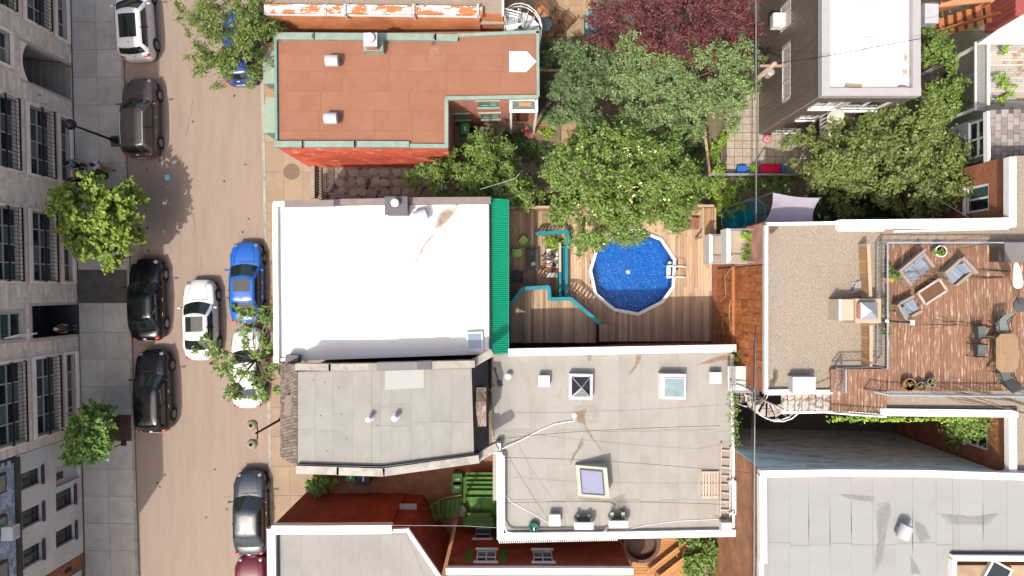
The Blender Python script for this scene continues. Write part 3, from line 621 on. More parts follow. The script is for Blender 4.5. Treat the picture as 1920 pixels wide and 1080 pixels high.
coping(wb, [(515, 382), (518, 676)], Z6 + .25, .24, .28, wht, 'parapet'); coping(wb, [(511.5, 380), (514, 678)], Z6 + .1, .06, .3, dgrey, 'fascia'); coping(wb, [(512, 383), (534, 382)], Z6 + .27, .26, .28, wht, 'parapet')
coping(wb, [(917, 378), (918, 662)], Z6 + .12, .06, .18, M('brown_flashing', (.1, .06, .06), .6))
coping(wb, [(520, 675), (915, 661)], Z6 + .1, .14, .12, wht, 'parapet')
c = W(743, 386, 7.1); ch = MB().obox(c.x, c.y, Z6 - .3, 7.1, 1.0, .8).build('chimney', dgrey, wb); MB().obox(c.x, c.y, 7.1, 7.16, 1.06, .86).build('chimney_crown', M('dark_slate_metal', (.1, .1, .115), .5, .1), ch)
MB().lathe([(.13, 0), (.13, .3), (.2, .31), (.19, .38), (.02, .41)], (c.x, c.y + .1, 7.16), 16).build('chimney_cap', wht, ch, True)
drum_vent(wb, 789, 404, Z6, .3, whr)
stain(wb, sd, [(845, 386), (860, 387), (861, 393), (848, 408), (838, 420), (824, 432), (810, 437), (812, 425), (818, 408), (820, 396), (830, 390)], Z6 + .022)
stain(wb, M('faint_stain', (.4, .32, .25), .8, .1, 2), [(810, 437), (822, 433), (806, 448), (790, 470), (785, 488), (776, 490), (790, 465), (800, 448)], Z6 + .0215)
stain(wb, sd, [(774, 490), (785, 487), (785, 490)], Z6 + .0235)
MB().lathe([(0, 0), (.1, 0), (.1, .1), (.02, .12)], W(853, 387, Z6 + .02), 12).build('roof_drain', M('cream_plastic', (.55, .48, .36), .6), wb)
c = W(890, 641, Z6 + .25); sk = MB().obox(c.x, c.y, Z6, Z6 + .25, .78, .95, .03).build('skylight', wht, wb); MB().obox(c.x, c.y + .04, Z6 + .25, Z6 + .265, .62, .7, .03).build('pane', M('skylight_blue', (.2, .27, .36), .1, .1, spec=.7), sk)
# green corrugated awning along the rear wall
grn = M('green_corrugated', (.01, .33, .18), .4, .06, 2, spec=.4); rows = []
ya, yb = W(918, 372, 6.0).y, W(918, 664, 6.0).y; x0, x1 = W(920, 500, 6.05).x, W(953, 500, 5.6).x; n = 76 * 6
ra = []; rb = []
for k in range(n + 1):
    y = ya + (yb - ya) * k / n; s = .035 * math.sin(2 * math.pi * k / 6); ra.append((x0, y, 6.12 + s)); rb.append((x1, y, 5.62 + s))
aw = MB().grid([rb, ra]).build('awning', grn, wb); MB().bar((x1 + .01, ya, 5.56), (x1 + .01, yb, 5.56), .05, .1).build('awning_edge', M('green_trim', (.0, .25, .15), .5), aw)
for k in range(4): y = ya + (yb - ya) * (k + .5) / 4; MB().bar((x0 + .05, y, 5.0), (x1 - .03, y, 5.55), .06).build('awning_bracket', dgrey, aw)
# ---- mansard house (centre)
Z7 = 7.95
stuccom = M('house_render', (.25, .2, .16), .9, .1)
mh7, V7 = block('mansard_house', 'house with grey ribbed membrane roof and brown shingled mansard', 'house', [(556, 879), (715, 884), (889, 860), (884, 690), (556, 697)], Z7, orbr, M('grey_membrane', (.275, .265, .243), .85, .05, 1.0, bump=.1, piece=.03, col2=(.25, .24, .22), mixscale=.9, col3=(.22, .21, .19), m3=2.5, lo3=.66, hi3=.8))
gmem = MATS['grey_membrane']; tp = lambda x: 698 - (x - 556) * .022
bt = lambda x: 875 + (x - 556) * .03 if x < 715 else 880 - (x - 715) * .142
sheets(mh7, gmem, [558, 591, 624.5], tp, bt, [806], Z7); sheets(mh7, gmem, [625, 661, 696.5], tp, bt, [], Z7); sheets(mh7, gmem, [697, 714, 735, 771], tp, bt, [760, 800], Z7); sheets(mh7, gmem, [771.5, 810, 847, 882], tp, bt, [790], Z7)
MB().prism(poly_at([(722, 695), (795, 693), (795, 727), (722, 731)], Z7 + .03), Z7, Z7 + .03).build('roof_patch', M('pale_membrane', (.36, .355, .34), .8, .04, 2), mh7)
steel = M('weathered_flashing', (.3, .275, .235), .45, .14, 2.5, col2=(.2, .19, .17), mixscale=2)
coping(mh7, [(555, 881), (628, 883)], Z7 + .3, .36, .42, steel); coping(mh7, [(631, 883.5), (714, 886)], Z7 + .3, .36, .42, steel); coping(mh7, [(718, 886), (891, 862)], Z7 + .3, .36, .42, steel); coping(mh7, [(893, 861), (926, 841)], Z7 - .2, .36, .42, steel)
bord_m = M('black_border', (.012, .013, .02), .35, .2); coping(mh7, [(557, 873.5), (716, 878), (889, 855)], Z7 + .22, .14, .2, bord_m, 'border'); coping(mh7, [(890, 855), (922, 836)], Z7 - .25, .16, .2, bord_m, 'border')  # near-black strip laid just inside the lower copings
coping(mh7, [(553, 688), (614, 689)], Z7 + .3, .3, .5, steel); coping(mh7, [(616, 689), (704, 688)], Z7 + .3, .3, .5, steel); coping(mh7, [(706, 687.5), (781, 686)], Z7 + .33, .34, .5, M('slate_flashing', (.14, .135, .14), .5, .1)); coping(mh7, [(803, 685), (884, 683)], Z7 + .3, .32, .5, steel); coping(mh7, [(886, 682), (918, 664)], Z7 - .1, .34, .4, steel)
coping(mh7, [(782, 686), (802, 685)], Z7 + .35, .36, .5, dgrey); coping(mh7, [(535, 675), (549, 676)], Z6 + .6, .5, .5, dgrey, 'cheek')
pipe_vent(mh7, 690, 787, Z7, .55, .09, wht); pipe_vent(mh7, 739, 785, Z7, .55, .1, wht)
box = None
for x, y in ((609, 717), (640, 776), (601, 779), (587, 712), (612, 845), (635, 726), (708, 798), (649, 822)):
    stain(mh7, M('dark_speck', (.1, .095, .085), .9, .2), [(x - 2, y), (x, y - 1.5), (x + 2.5, y), (x + .5, y + 2)], Z7 + .018)
# west mansard: bed + shingles
def slope(par, name, top, botm, zt, zb, mat):
    a, b = [W(x, y, zt) for x, y in top]; c, d = [W(x, y, zb) for x, y in botm]
    dn = Vector((0, 0, -.25)); return MB().hexa([a + dn, b + dn, d + dn, c + dn, a, b, d, c]).build(name, mat, par), (a, b, c, d)
shb = M('shingle_bed', (.1, .075, .065), .9, .2); shm = M('brown_shingle', (.185, .145, .125), .95, .12, 6, piece=.32, bump=.4, bscale=60)
bedo, (a, b, c, d) = slope(mh7, 'mansard', [(557, 684), (557, 874)], [(527, 679), (527, 857)], Z7 + .05, 6.35, shb)
def shingles(par, a, b, c, d, rows, cols, mat, th=.02, name='shingle'):
    nrm = (b - a).cross(c - a).normalized(); nrm = nrm if nrm.z > 0 else -nrm
    proto = {}
    for r in range(rows):
        for k in range(cols):
            u0, u1 = max(0, (k + (.5 if r % 2 else 0)) / cols), min(1, (k + 1 + (.5 if r % 2 else 0)) / cols)
            if u1 - u0 < .3 / cols: continue
            v0, v1 = r / rows, min(1.0, (r + 1.25) / rows); g_ = .012 / max(.1, (b - a).length)
            P = lambda u, v, h: a.lerp(b, u).lerp(c.lerp(d, u), v) + nrm * h
            lift = .015 + random.choice((0, .012, .02))
            MB().hexa([P(u0 + g_, v0, 0), P(u1 - g_, v0, 0), P(u1 - g_, v1, .004), P(u0 + g_, v1, .004), P(u0 + g_, v0, .01), P(u1 - g_, v0, .01), P(u1 - g_, v1, th + lift), P(u0 + g_, v1, th + lift)]).build(name, mat, par)
shingles(bedo, a, b, c, d, 7, 30, shm)
# small hipped dormer on the west slope
p = [W(536, 741, 7.5), W(557, 740, 7.6), W(557, 779, 7.6), W(531, 779, 7.3)]; m = MB(); m.hexa([q - Vector((0, 0, .5)) for q in p] + p); m.build('dormer', shm, mh7)
nav = M('dark_slate_slope', (.02, .024, .033), .7, .3, 3)
slope(mh7, 'rear_slope', [(884, 686), (890, 860)], [(914, 668), (917, 838)], Z7 - .05, 6.2, nav)
p = [W(894, 727, 7.4), W(912, 727, 7.4), W(912, 799, 7.4), W(894, 799, 7.4), W(888, 762, 7.5), W(912, 761, 7.8)]
rd = MB().add([q - Vector((0, 0, .9)) for q in (p[0], p[1], p[2], p[3])] + p, [(4, 7, 3, 0), (7, 6, 2, 3), (6, 5, 1, 2), (5, 4, 0, 1), (4, 5, 9, 8), (8, 9, 6, 7), (4, 8, 7), (5, 6, 9)]).build('rear_dormer', shb, mh7)
shl = M('tan_shingle', (.25, .2, .165), .95, .1, 6, piece=.2); shingles(rd, p[5], p[4], p[1], p[0], 5, 3, shm); shingles(rd, p[4], p[5], p[3], p[2], 5, 3, shl)
# ---- grey roof with skylights
Z8 = 5.4
sk8, V8 = block('skylight_building', 'building with broad grey membrane roof, skylights and white parapet', 'building', [(935, 1008), (1376, 998), (1372, 655), (922, 666), (922, 836), (935, 838)], Z8, brick_mat('dark_red_brick', (.4, .13, .075), (.33, .1, .06), (.3, .17, .12)), M('grey_membrane_warm', (.315, .3, .275), .85, .05, 1.0, bump=.1, piece=.025, col2=(.285, .27, .24), mixscale=.6, col3=(.25, .225, .185), m3=.9, lo3=.6, hi3=.85))
gw8 = MATS['grey_membrane_warm']
sheets(sk8, gw8, [924, 957, 992, 1025, 1060, 1093, 1125, 1160, 1200, 1237, 1272, 1308, 1343, 1369], lambda x: 667 - (x - 922) * .02, lambda x: 836 if x < 935 else 994, [806, 938], Z8)
coping(sk8, [(953, 661), (1060, 659), (1210, 656), (1374, 653)], Z8 + .28, .36, .34, wht, 'parapet'); coping(sk8, [(918, 665), (951, 663)], Z8 + .2, .2, .2, steel, 'parapet')
coping(sk8, [(937, 847), (938, 1006)], Z8 + .25, .32, .3, wht, 'parapet'); coping(sk8, [(934, 1007), (1155, 1004), (1374, 1000)], Z8 + .22, .34, .34, wht, 'parapet'); coping(sk8, [(1373, 664), (1376, 996)], Z8 + .1, .14, .2, wht, 'parapet')
c = W(934, 838, Z8 + .6); MB().obox(c.x, c.y, Z8, Z8 + .6, .26, .34).build('post', wht, sk8)
m = MB(); A, B = V8[0], V8[1]; d = (Vector((*B, 0)) - Vector((*A, 0))); L = d.length; d /= L; soff = M('white_soffit', (.6, .6, .6), .6, .05)
for k in range(56):
    p = Vector((*A, Z8 - .12)) + d * (L * .5 * k / 55 * 1.0); m.bar(p + Vector((0, -.02, 0)), p + Vector((.05, -.32, 0)), .06, .05)
m.build('soffit_slats', soff, sk8)
for x, y in ((1020, 715), (1342, 709), (1040, 976)): box_vent(sk8, x, y, Z8)
c = W(1089, 725, Z8 + .45); s1 = MB().obox(c.x, c.y, Z8, Z8 + .45, 1.12, 1.2, -.02).build('skylight', wht, sk8)
MB().obox(c.x, c.y, Z8 + .45, Z8 + .49, 1.16, 1.24, -.02).build('skylight_rim', galv, s1)
q = [Vector((c.x + x * .44, c.y + y * .48, Z8 + .49)) for x, y in ((-1, -1), (1, -1), (1, 1), (-1, 1))]; ap = Vector((c.x, c.y, Z8 + .85)); pg = M('smoked_dome', (.03, .028, .035), .06, .2, spec=.7)
for i in range(4): MB().add([q[i], q[(i + 1) % 4], ap], [(0, 1, 2)]).build('pane', pg if i != 0 else glassb, s1); MB().bar(q[i], ap, .05).build('rib', galv, s1)
c = W(1262, 725, Z8 + .6); s2 = MB().obox(c.x, c.y, Z8, Z8 + .6, 1.25, 1.2, -.02).build('skylight', wht, sk8); MB().obox(c.x + .05, c.y - .05, Z8 + .6, Z8 + .66, 1.08, .98, -.02).build('skylight_rim', lgrey, s2); MB().obox(c.x + .05, c.y - .05, Z8 + .66, Z8 + .675, .92, .84, -.02).build('pane', M('skylight_glass', (.22, .3, .32), .08, .25, 2, spec=.7), s2)
pz = [(1079, 872, Z8 + .25), (1084, 930, Z8 + .25), (1143, 934, Z8 + 1.0), (1138, 877, Z8 + 1.0)]; P = [W(*p) for p in pz]; base = [Vector((p.x, p.y, Z8)) for p in P]
lh = M('skylight_housing', (.42, .4, .34), .7, .06); s3 = MB().add(base + P, [(4, 5, 6, 7), (0, 1, 5, 4), (1, 2, 6, 5), (2, 3, 7, 6), (3, 0, 4, 7)]).build('skylight', lh, sk8)
def bil(u, v, h=.0):
    a = P[0].lerp(P[3], u); b = P[1].lerp(P[2], u); return a.lerp(b, v) + Vector((-.25, 0, .45)).normalized() * h
m = MB()
for (u0, v0), (u1, v1) in (((.15, .12), (.15, .9)), ((.85, .12), (.85, .9)), ((.15, .12), (.85, .12)), ((.15, .9), (.85, .9))): m.bar(bil(u0, v0, .03), bil(u1, v1, .03), .06)
m.build('skylight_rim', dgrey, s3); MB().quad(bil(.16, .13, .035), bil(.16, .89, .035), bil(.84, .89, .035), bil(.84, .13, .035)).build('pane', M('skylight_violet', (.2, .22, .33), .1, .1, spec=.7), s3)
rust = M('rust_stain', (.3, .16, .07), .9, .25, 5, col2=(.33, .27, .2), mixscale=4); dirt = M('dirt_stain', (.255, .225, .18), .9, .15, 3, col2=(.32, .3, .255), mixscale=5)
stain(sk8, M('pale_patch', (.4, .385, .35), .85, .04), [(1078, 760), (1120, 759), (1121, 794), (1082, 795)], Z8 + .019)
stain(sk8, rust, [(1077, 775), (1088, 768), (1100, 766), (1097, 780), (1099, 795), (1094, 798), (1082, 790)], Z8 + .022); stain(sk8, rust, [(1193, 665), (1203, 664), (1199, 680), (1188, 697), (1176, 706), (1186, 693), (1194, 678)], Z8 + .022)
stain(sk8, rust, [(1368, 662), (1371, 672), (1340, 680), (1305, 685), (1330, 673)], Z8 + .022); stain(sk8, dirt, [(1098, 795), (1112, 820), (1130, 845), (1128, 846), (1108, 822), (1094, 800)], Z8 + .021)
stain(sk8, dirt, [(1084, 932), (1142, 936), (1170, 926), (1180, 950), (1176, 965), (1160, 945), (1090, 940)], Z8 + .02); stain(sk8, rust, [(1340, 966), (1362, 970), (1362, 974), (1335, 968)], Z8 + .022)
stain(sk8, dirt, [(1093, 815), (1094, 835), (1083, 848), (1075, 858), (1072, 870), (1068, 868), (1074, 850), (1086, 838)], Z8 + .02); stain(sk8, dirt, [(1100, 664), (1110, 664), (1108, 678), (1102, 678)], Z8 + .02)
MB().lathe([(0, 0), (.12, 0), (.12, .04), (.05, .07), (0, .07)], W(1077, 779, Z8 + .02), 12).build('roof_drain', wht, sk8)
pipe_vent(sk8, 953, 706, Z8, .4, .11, wht)
cw = M('white_cable', (.7, .7, .7), .5)
MB().tube([W(941, 842, Z8 + .3), W(975, 826, Z8 + .1), W(1010, 808, Z8 + .05), W(1040, 795, Z8 + .05), W(1062, 791, Z8 + .05), W(1076, 790, Z8 + .05), W(1078, 782, Z8 + .1)], .03).build('conduit', cw, sk8)
MB().tube([W(921, 849, Z8 + .35), W(938, 849, Z8 + .4), W(945, 856, Z8 + .38), W(945, 985, Z8 + .38), W(950, 997, Z8 + .38), W(960, 1000, Z8 + .35), W(1130, 999, Z8 + .35), W(1138, 992, Z8 + .2)], .06, 8).build('downpipe', wht, sk8, True)
MB().tube([W(945, 925, Z8 + .05), W(960, 942, Z8 + .03), W(990, 958, Z8 + .03), W(1020, 975, Z8 + .03), W(1032, 982, Z8 + .03)], .02).build('cable', cw, sk8)
MB().tube([W(1175, 994, Z8 + .05), W(1210, 985, Z8 + .03), W(1270, 977, Z8 + .03), W(1352, 973, Z8 + .03)], .018).build('cable', cw, sk8)
c = W(1363, 990, Z8 + .55); MB().obox(c.x, c.y, Z8, Z8 + .55, .5, .5).build('corner_post', offw, sk8)
# ---- bottom left house and its brick neighbour
Z13 = 5.7; rw = brick_mat('maroon_brick', (.27, .06, .032), (.22, .048, .028), (.2, .06, .035))
gh, V13 = block('grey_roof_house', 'house with grey membrane roof, thick white parapet and maroon wall', 'house', [(507, 1200), (760, 1200), (826, 1085), (766, 994), (728, 994), (728, 990), (507, 990)], Z13, rw, gmem)
sheets(gh, gmem, [525, 565, 600, 638, 675, 715, 752], lambda x: 1002, lambda x: 1190, [], Z13)
quadpiece('membrane_sheet', gmem, gh, [W2(752, 1001, Z13), W2(752, 1190, Z13), W2(800, 1090, Z13), W2(762, 1000, Z13)], Z13, Z13 + .012)
coping(gh, [(509, 994), (600, 994), (726, 993)], Z13 + .4, .42, .45, wht, 'parapet'); coping(gh, [(728, 996), (764, 995), (824, 1082), (800, 1130)], Z13 + .2, .17, .22, wht, 'parapet'); coping(gh, [(508, 992), (510, 1190)], Z13 + .38, .4, .4, wht, 'parapet'); coping(gh, [(518, 1006), (520, 1180)], Z13 + .15, .18, .2, dgrey, 'upstand')
c = W(765, 954, 2.6); MB().obox(c.x, c.y, 2.5, 2.6, .9, .5).build('door_hood', lgrey, gh)
Z14 = 6.0
LB = 8.92; opb = [(1.35, 2.35, 3.8, 5.3), (4.2, 5.2, 3.8, 5.3), (1.1, 2.0, .4, 2.2)]
bh, V14 = block('brick_house', 'maroon brick house with green shuttered windows below the skylight roof', 'house', [(838, 1200), (1184, 1200), (1184, 1066), (838, 1064)], Z14, brick_mat('maroon_brick_worn', (.3, .075, .035), (.23, .055, .03), (.2, .07, .045), peel=(.4, .2, .1), lo=.68, hi=.72), gmem,
                {2: [(LB - b, LB - a, c, d) for a, b, c, d in opb]})
Lw = math.dist(V14[2], V14[3])
grs = M('green_shutter', (.05, .2, .03), .6, .12)
for a, b, c, d in opb:
    op = (LB - b, LB - a, c, d); window(bh, V14[2], V14[3], op, wht, [glassd, glassg], 2 if c > 2 else 1, 2, depth=.06, fw=.08, sill=wht, lintel=wht)
a, b, c, d = opb[0]
for t in (LB - b - .36, LB - a + .36):
    dv = (Vector((*V14[3], 0)) - Vector((*V14[2], 0))).normalized(); p = Vector((*V14[2], 0)) + dv * t; sh = thing_ = MB()
    for k in range(6): sh.box(p.x - .17, p.y + .005, c + (d - c) * k / 6, p.x + .17, p.y + .05, c + (d - c) * (k + .9) / 6)
    sh.build('shutter', grs, bh)
coping(bh, [(836, 1071), (1182, 1072)], Z14 + .15, .3, .3, wht, 'parapet')
# ---- dark siding building (top right)
Z9 = 8.0; sid = M('brown_siding', (.125, .1, .085), .45, .08, 2, piece=.08, spec=.4); seam = M('siding_seam', (.42, .38, .34), .5)
op9w = [(1.1, 3.4, 3.6, 4.6), (6.3, 7.6, 3.6, 4.9)]; op9s = [(.4, 1.6, 5.7, 6.9), (1.9, 3.8, 5.4, 6.9), (.7, 1.55, 3.5, 4.4), (.6, 1.8, .6, 1.6)]
pts9 = [(1543, 178), (1726, 178), (1726, -180), (1543, -180)]
ds, V9 = block('siding_building', 'tall building clad in dark brown metal siding with white flat roof', 'building', pts9, Z9, seam, whr, {3: [], 0: op9s})
LW = math.dist(V9[3], V9[0]); op9 = [(LW - b, LW - a, c, d) for a, b, c, d in [(.95, 3.65, 3.4, 4.45), (4.6, 5.9, 3.2, 4.5)]]
# rebuild the west wall with its openings: panels stand proud of the seam-coloured wall
def panels(par, A, B, z0, z1, ops, w, mat, th=.03, name='siding_panel'):
    A = Vector((*A, 0)); B = Vector((*B, 0)); L = (B - A).length; d = (B - A) / L; n = Vector((d.y, -d.x, 0)); an = math.atan2(d.y, d.x); k = int(L / w); w = L / k
    for i in range(k):
        t0, t1 = i * w, (i + 1) * w; zs = [(z0, z1)]
        for a, b, c, e in ops:
            if t1 > a + .02 and t0 < b - .02:
                ns = []
                for u, v in zs:
                    if c > u: ns.append((u, min(v, c)))
                    if e < v: ns.append((max(u, e), v))
                zs = [q for q in ns if q[1] - q[0] > .05]
        for u, v in zs: c_ = A + d * (t0 + w / 2) + n * (th / 2) + Vector((0, 0, u)); piece(name, mat, par, c_, (w - .04, th, v - u), an)
panels(ds, V9[3], V9[0], 0, Z9 - .1, op9, .27, sid); panels(ds, V9[0], V9[1], 0, Z9 - .1, op9s, .27, sid)
for op in op9: window(ds, V9[3], V9[0], op, lgrey, [glassb, glassd, glassb], 3, 1, depth=-.01, fw=.07)
for op in op9s: window(ds, V9[0], V9[1], op, wht, [glassd, glassg], 2, 1, depth=.06, fw=.07, sill=wht)
pale = M('pale_grey_coping', (.36, .34, .34), .5, .06); 
coping(ds, [(1549, -150), (1549, 172)], Z9 + .3, .38, .4, pale, 'parapet'); coping(ds, [(1545, 172), (1720, 172)], Z9 + .303, .36, .4, pale, 'parapet'); coping(ds, [(1719, 176), (1719, -150)], Z9 + .306, .36, .4, pale, 'parapet')
c = W(1637, 82, Z9 + .3); v = MB().obox(c.x, c.y, Z9, Z9 + .3, .6, .6).build('roof_vent', wht, ds); MB().obox(c.x + .08, c.y + .06, Z9 + .3, Z9 + .42, .46, .44).build('vent_cap', wht, v); MB().obox(c.x - .1, c.y - .3, Z9 + .01, Z9 + .08, .5, .1).build('curb', lgrey, v)
rs = M('rust_debris', (.35, .19, .11), .9, .3, 6, col2=(.7, .66, .62), mixscale=5)
stain(ds, rs, [(1690, 128), (1703, 124), (1705, 142), (1694, 146), (1688, 140)], Z9 + .006); stain(ds, rs, [(1693, 96), (1703, 92), (1703, 118), (1694, 120)], Z9 + .006); stain(ds, M('yellowed_stain', (.6, .5, .38), .8, .2, 3, col2=(.75, .72, .68), mixscale=2), [(1610, 0), (1650, 0), (1640, 22), (1620, 26)], Z9 + .006)
box_at(1601, 160, Z9 + .02, Z9 + .08, .75, .16, -.05).build('board', M('grey_board', (.3, .22, .15), .9), ds); stain(ds, M('dark_rust', (.16, .07, .04), .9, .3), [(1678, 160), (1690, 157), (1706, 161), (1704, 163), (1680, 163)], Z9 + .006)
# window air conditioner, balcony with dish
p = Vector((*V9[3], 0)).lerp(Vector((*V9[0], 0)), (LW - 5.1) / LW); acn = MB().obox(p.x - .3, p.y, 3.25, 3.75, .6, .7).build('window_air_conditioner', wht, None, label='white air conditioner jutting from the dark siding wall', cat='air conditioner'); MB().obox(p.x - .61, p.y, 3.3, 3.7, .03, .6).build('grille', lgrey, acn)
bz = 4.2; a, b = W(1538, 232, bz), W(1640, 205, bz); bal = MB().box(a.x, V9[0][1] - 1.25, bz - .12, b.x, V9[0][1] - .02, bz).build('balcony', M('balcony_deck', (.3, .28, .26), .8, .1), ds)
m = MB()
for x in np.linspace(a.x, b.x, 14): m.bar((x, V9[0][1] - 1.22, bz), (x, V9[0][1] - 1.22, bz + .95), .03)
for yy in np.linspace(V9[0][1] - 1.22, V9[0][1] - .05, 7): m.bar((a.x, yy, bz), (a.x, yy, bz + .95), .06)
m.bar((a.x, V9[0][1] - 1.22, bz + .95), (b.x, V9[0][1] - 1.22, bz + .95), .06); m.bar((a.x, V9[0][1] - 1.22, bz + .95), (a.x, V9[0][1] - .03, bz + .95), .1); m.build('railing', wht, bal)
c = W(1567, 217, bz + 1.3); dsh = thing('satellite_dish', 'pale round satellite dish on the siding building balcony', 'satellite dish', (c.x, c.y, bz)); rt = Matrix.Rotation(R(35), 3, 'X')
m = MB().lathe([(.02, 0), (.2, .02), (.38, .08), (.42, .12), (.38, .1), (.2, .04), (.02, .02)], (0, 0, 0), 22); m.xf(lambda p: Vector((c.x, c.y, bz + 1.2)) + rt @ p); m.build('dish', M('dish_grey', (.45, .42, .38), .6, .1), dsh, True); MB().bar((c.x, c.y, bz), (c.x, c.y, bz + 1.2), .05).build('mast', galv, dsh); MB().tube([(c.x, c.y - .1, bz + 1.1), (c.x, c.y - .5, bz + 1.55)], .02).build('feed_arm', galv, dsh)
# ---- roof terrace building (right)
Z11 = 8.9; gravel2 = M('tan_gravel_roof', (.31, .265, .21), .95, .25, 12, bump=.9, bscale=26, col2=(.17, .125, .09), mixscale=22, lo=.5, hi=.68, col3=(.29, .22, .165), m3=.5)
pts11 = [(1436, 738), (1645, 738), (1645, 779), (1893, 779), (1893, 890), (2200, 890), (2200, 292), (1893, 292), (1893, 415), (1436, 415)]
op11w = [(1.0, 2.2, 5.6, 7.4)]
opc = [(.55, 1.55, 4.3, 5.9)]
tb, V11 = block('terrace_building', 'brick building with tan gravel roof and timber roof terrace', 'building', pts11, Z11, redbr, gravel2, {3: [(.9, 1.9, 6.0, 7.5)], 7: [(1.0, 2.25, 6.0, 7.6)]})
window(tb, V11[3], V11[4], (.9, 1.9, 6.0, 7.5), wht, [glassd], 1, 2, depth=.06, fw=.1, sill=wht); window(tb, V11[7], V11[8], (1.0, 2.25, 6.0, 7.6), wht, [glassd, glassg], 2, 1, depth=.06, fw=.1, sill=wht)
coping(tb, [(1438, 420), (1572, 418)], Z11 + .15, .14, .2, wht, 'parapet'); coping(tb, [(1573, 421), (1680, 420), (1790, 419), (1896, 417)], Z11 + .35, .42, .4, wht, 'parapet'); coping(tb, [(1573, 430), (1655, 430)], Z11 + .15, .16, .2, wht, 'parapet'); coping(tb, [(1676, 434), (1890, 428)], Z11 + .12, .1, .15, offw, 'flashing')
coping(tb, [(1437, 422), (1437, 736)], Z11 + .18, .16, .25, M('bluish_coping', (.5, .52, .55), .5, .06), 'parapet'); coping(tb, [(1438, 736), (1487, 735)], Z11 + .2, .26, .25, lgrey, 'parapet'); coping(tb, [(1530, 735), (1560, 735)], Z11 + .15, .2, .2, lgrey, 'parapet')
coping(tb, [(1899, 294), (1899, 417)], Z11 + .3, .32, .35, wht, 'parapet'); coping(tb, [(1650, 773), (1903, 776)], Z11 + .25, .32, .3, wht, 'parapet'); coping(tb, [(1899, 782), (1900, 888)], Z11 + .25, .34, .3, wht, 'parapet'); coping(tb, [(1652, 764), (1905, 766)], Z11 + .1, .12, .16, dgrey, 'upstand'); coping(tb, [(1889, 892), (1990, 894)], Z11 + .2, .4, .3, wht, 'parapet')
c = W(1508, 722, Z11 + .6); MB().obox(c.x, c.y, Z11, Z11 + .6, 1.0, .7).build('roof_hatch', lgrey, tb)
stain(tb, M('dark_gravel', (.1, .075, .05), .95, .4, 12, bump=.5), [(1448, 700), (1452, 690), (1460, 692), (1458, 712), (1452, 725), (1444, 727), (1442, 715), (1450, 708)], Z11 + .006); stain(tb, MATS['dark_gravel'], [(1441, 423), (1462, 424), (1456, 432), (1446, 440), (1441, 436)], Z11 + .006)
# rusty sheet cladding of the west wall
rustm = M('rusty_sheet', (.36, .105, .022), .75, .18, 2, piece=.2, col2=(.43, .16, .045), mixscale=1.5, stretch=(1, 3, 1), col3=(.17, .05, .018), m3=1.2, spec=.4)
xw = V11[0][0]; yN, yS = 1.02, -3.65
def wallpanels(x, y0, y1, z0, z1, rows, cols, mat, th, name='rusty_panel'):
    for r in range(rows):
        for k in range(cols):
            ya, yb = y0 + (y1 - y0) * k / cols, y0 + (y1 - y0) * (k + 1) / cols; za, zb = z0 + (z1 - z0) * r / rows, z0 + (z1 - z0) * (r + 1) / rows
            piece(name, mat, tb, (x - th / 2 - .012 * random.random(), (ya + yb) / 2, za), (th, yb - ya - .012, zb - za - .012))
wallpanels(xw, yS, yN, 4.85, Z11 - .1, 4, 12, rustm, .05); wallpanels(xw, yS, yN, 2.1, 4.8, 3, 8, rustm, .12)
MB().box(xw - .2, yS - .05, 4.78, xw + .01, yN + .05, 4.87).build('drip_flashing', M('rust_trim', (.33, .12, .04), .7, .2), tb)
pk = brick_mat('pink_brick', (.42, .2, .15), (.38, .17, .12), (.42, .28, .22)); MB().box(xw - .035, -5.0 + .3, -.02, xw - .002, 2.85, 2.05).build('brick_base', saln, tb); MB().box(xw - .03, yN + .06, 2.07, xw - .002, 2.9, Z11 - .05).build('brick_face', pk, tb)
for pts in ([(1, 4.6), (.6, 3.6), (-.4, 3.8), (-.6, 4.5), (-1.5, 4.3), (-1.6, 3.2), (-2.4, 3.4), (-2.3, 2.5), (-3.2, 3.0)], [(-.4, 3.8), (-.7, 2.8)], [(-1.5, 4.3), (-2.0, 4.6), (-2.6, 4.2)]):
    MB().tube([(xw - .16, y, z) for y, z in pts], .02, 5).build('dry_vine', M('dry_vine', (.4, .27, .18), .9), tb)
# two stacked landings on the west wall, and a lower one to the south
lt_ = M('landing_white', (.6, .58, .55), .6, .08)
def landing(par, x0, x1, y0, y1, z, rail=.9):
    s = MB().box(x0, y0, z - .12, x1, y1, z).build('landing', M('landing_floor', (.42, .34, .27), .8, .08), par); m = MB()
    m.box(x0 - .1, y0, z, x0 + .1, y1, z + rail); m.build('landing_wall', lt_, s); m = MB()
    for yy in (y0 + .04, y1 - .04): m.bar((x0, yy, z + rail), (x1, yy, z + rail), .05); 
    for k in range(6): x = x0 + (x1 - x0) * k / 6; m.bar((x, y1 - .04, z), (x, y1 - .04, z + rail), .025); m.bar((x, y0 + .04, z), (x, y0 + .04, z + rail), .025)
    m.build('landing_rail', galv, s); return s
landing(tb, 10.15, xw - .03, 1.25, 2.75, 3.3); landing(tb, 10.0, xw - .03, 1.15, 2.75, 6.6)
s = MB().box(10.35, -4.9, 6.2, xw + .0, -3.75, 6.32).build('landing', lt_, tb); m = MB()
for z in (7.2, 6.8): m.bar((10.4, -4.86, z), (xw, -4.86, z), .04); m.bar((10.4, -4.86, z), (10.4, -3.8, z), .04)
for k in range(12): yy = -4.86 + 1.06 * k / 11; m.bar((10.4, yy, 6.3), (10.4, yy, 7.2), .02)
m.build('landing_rail', galv, s); MB().bar((10.42, -4.4, 6.4), (xw + .1, -4.8, 7.0), .05).build('brace', dgrey, s)
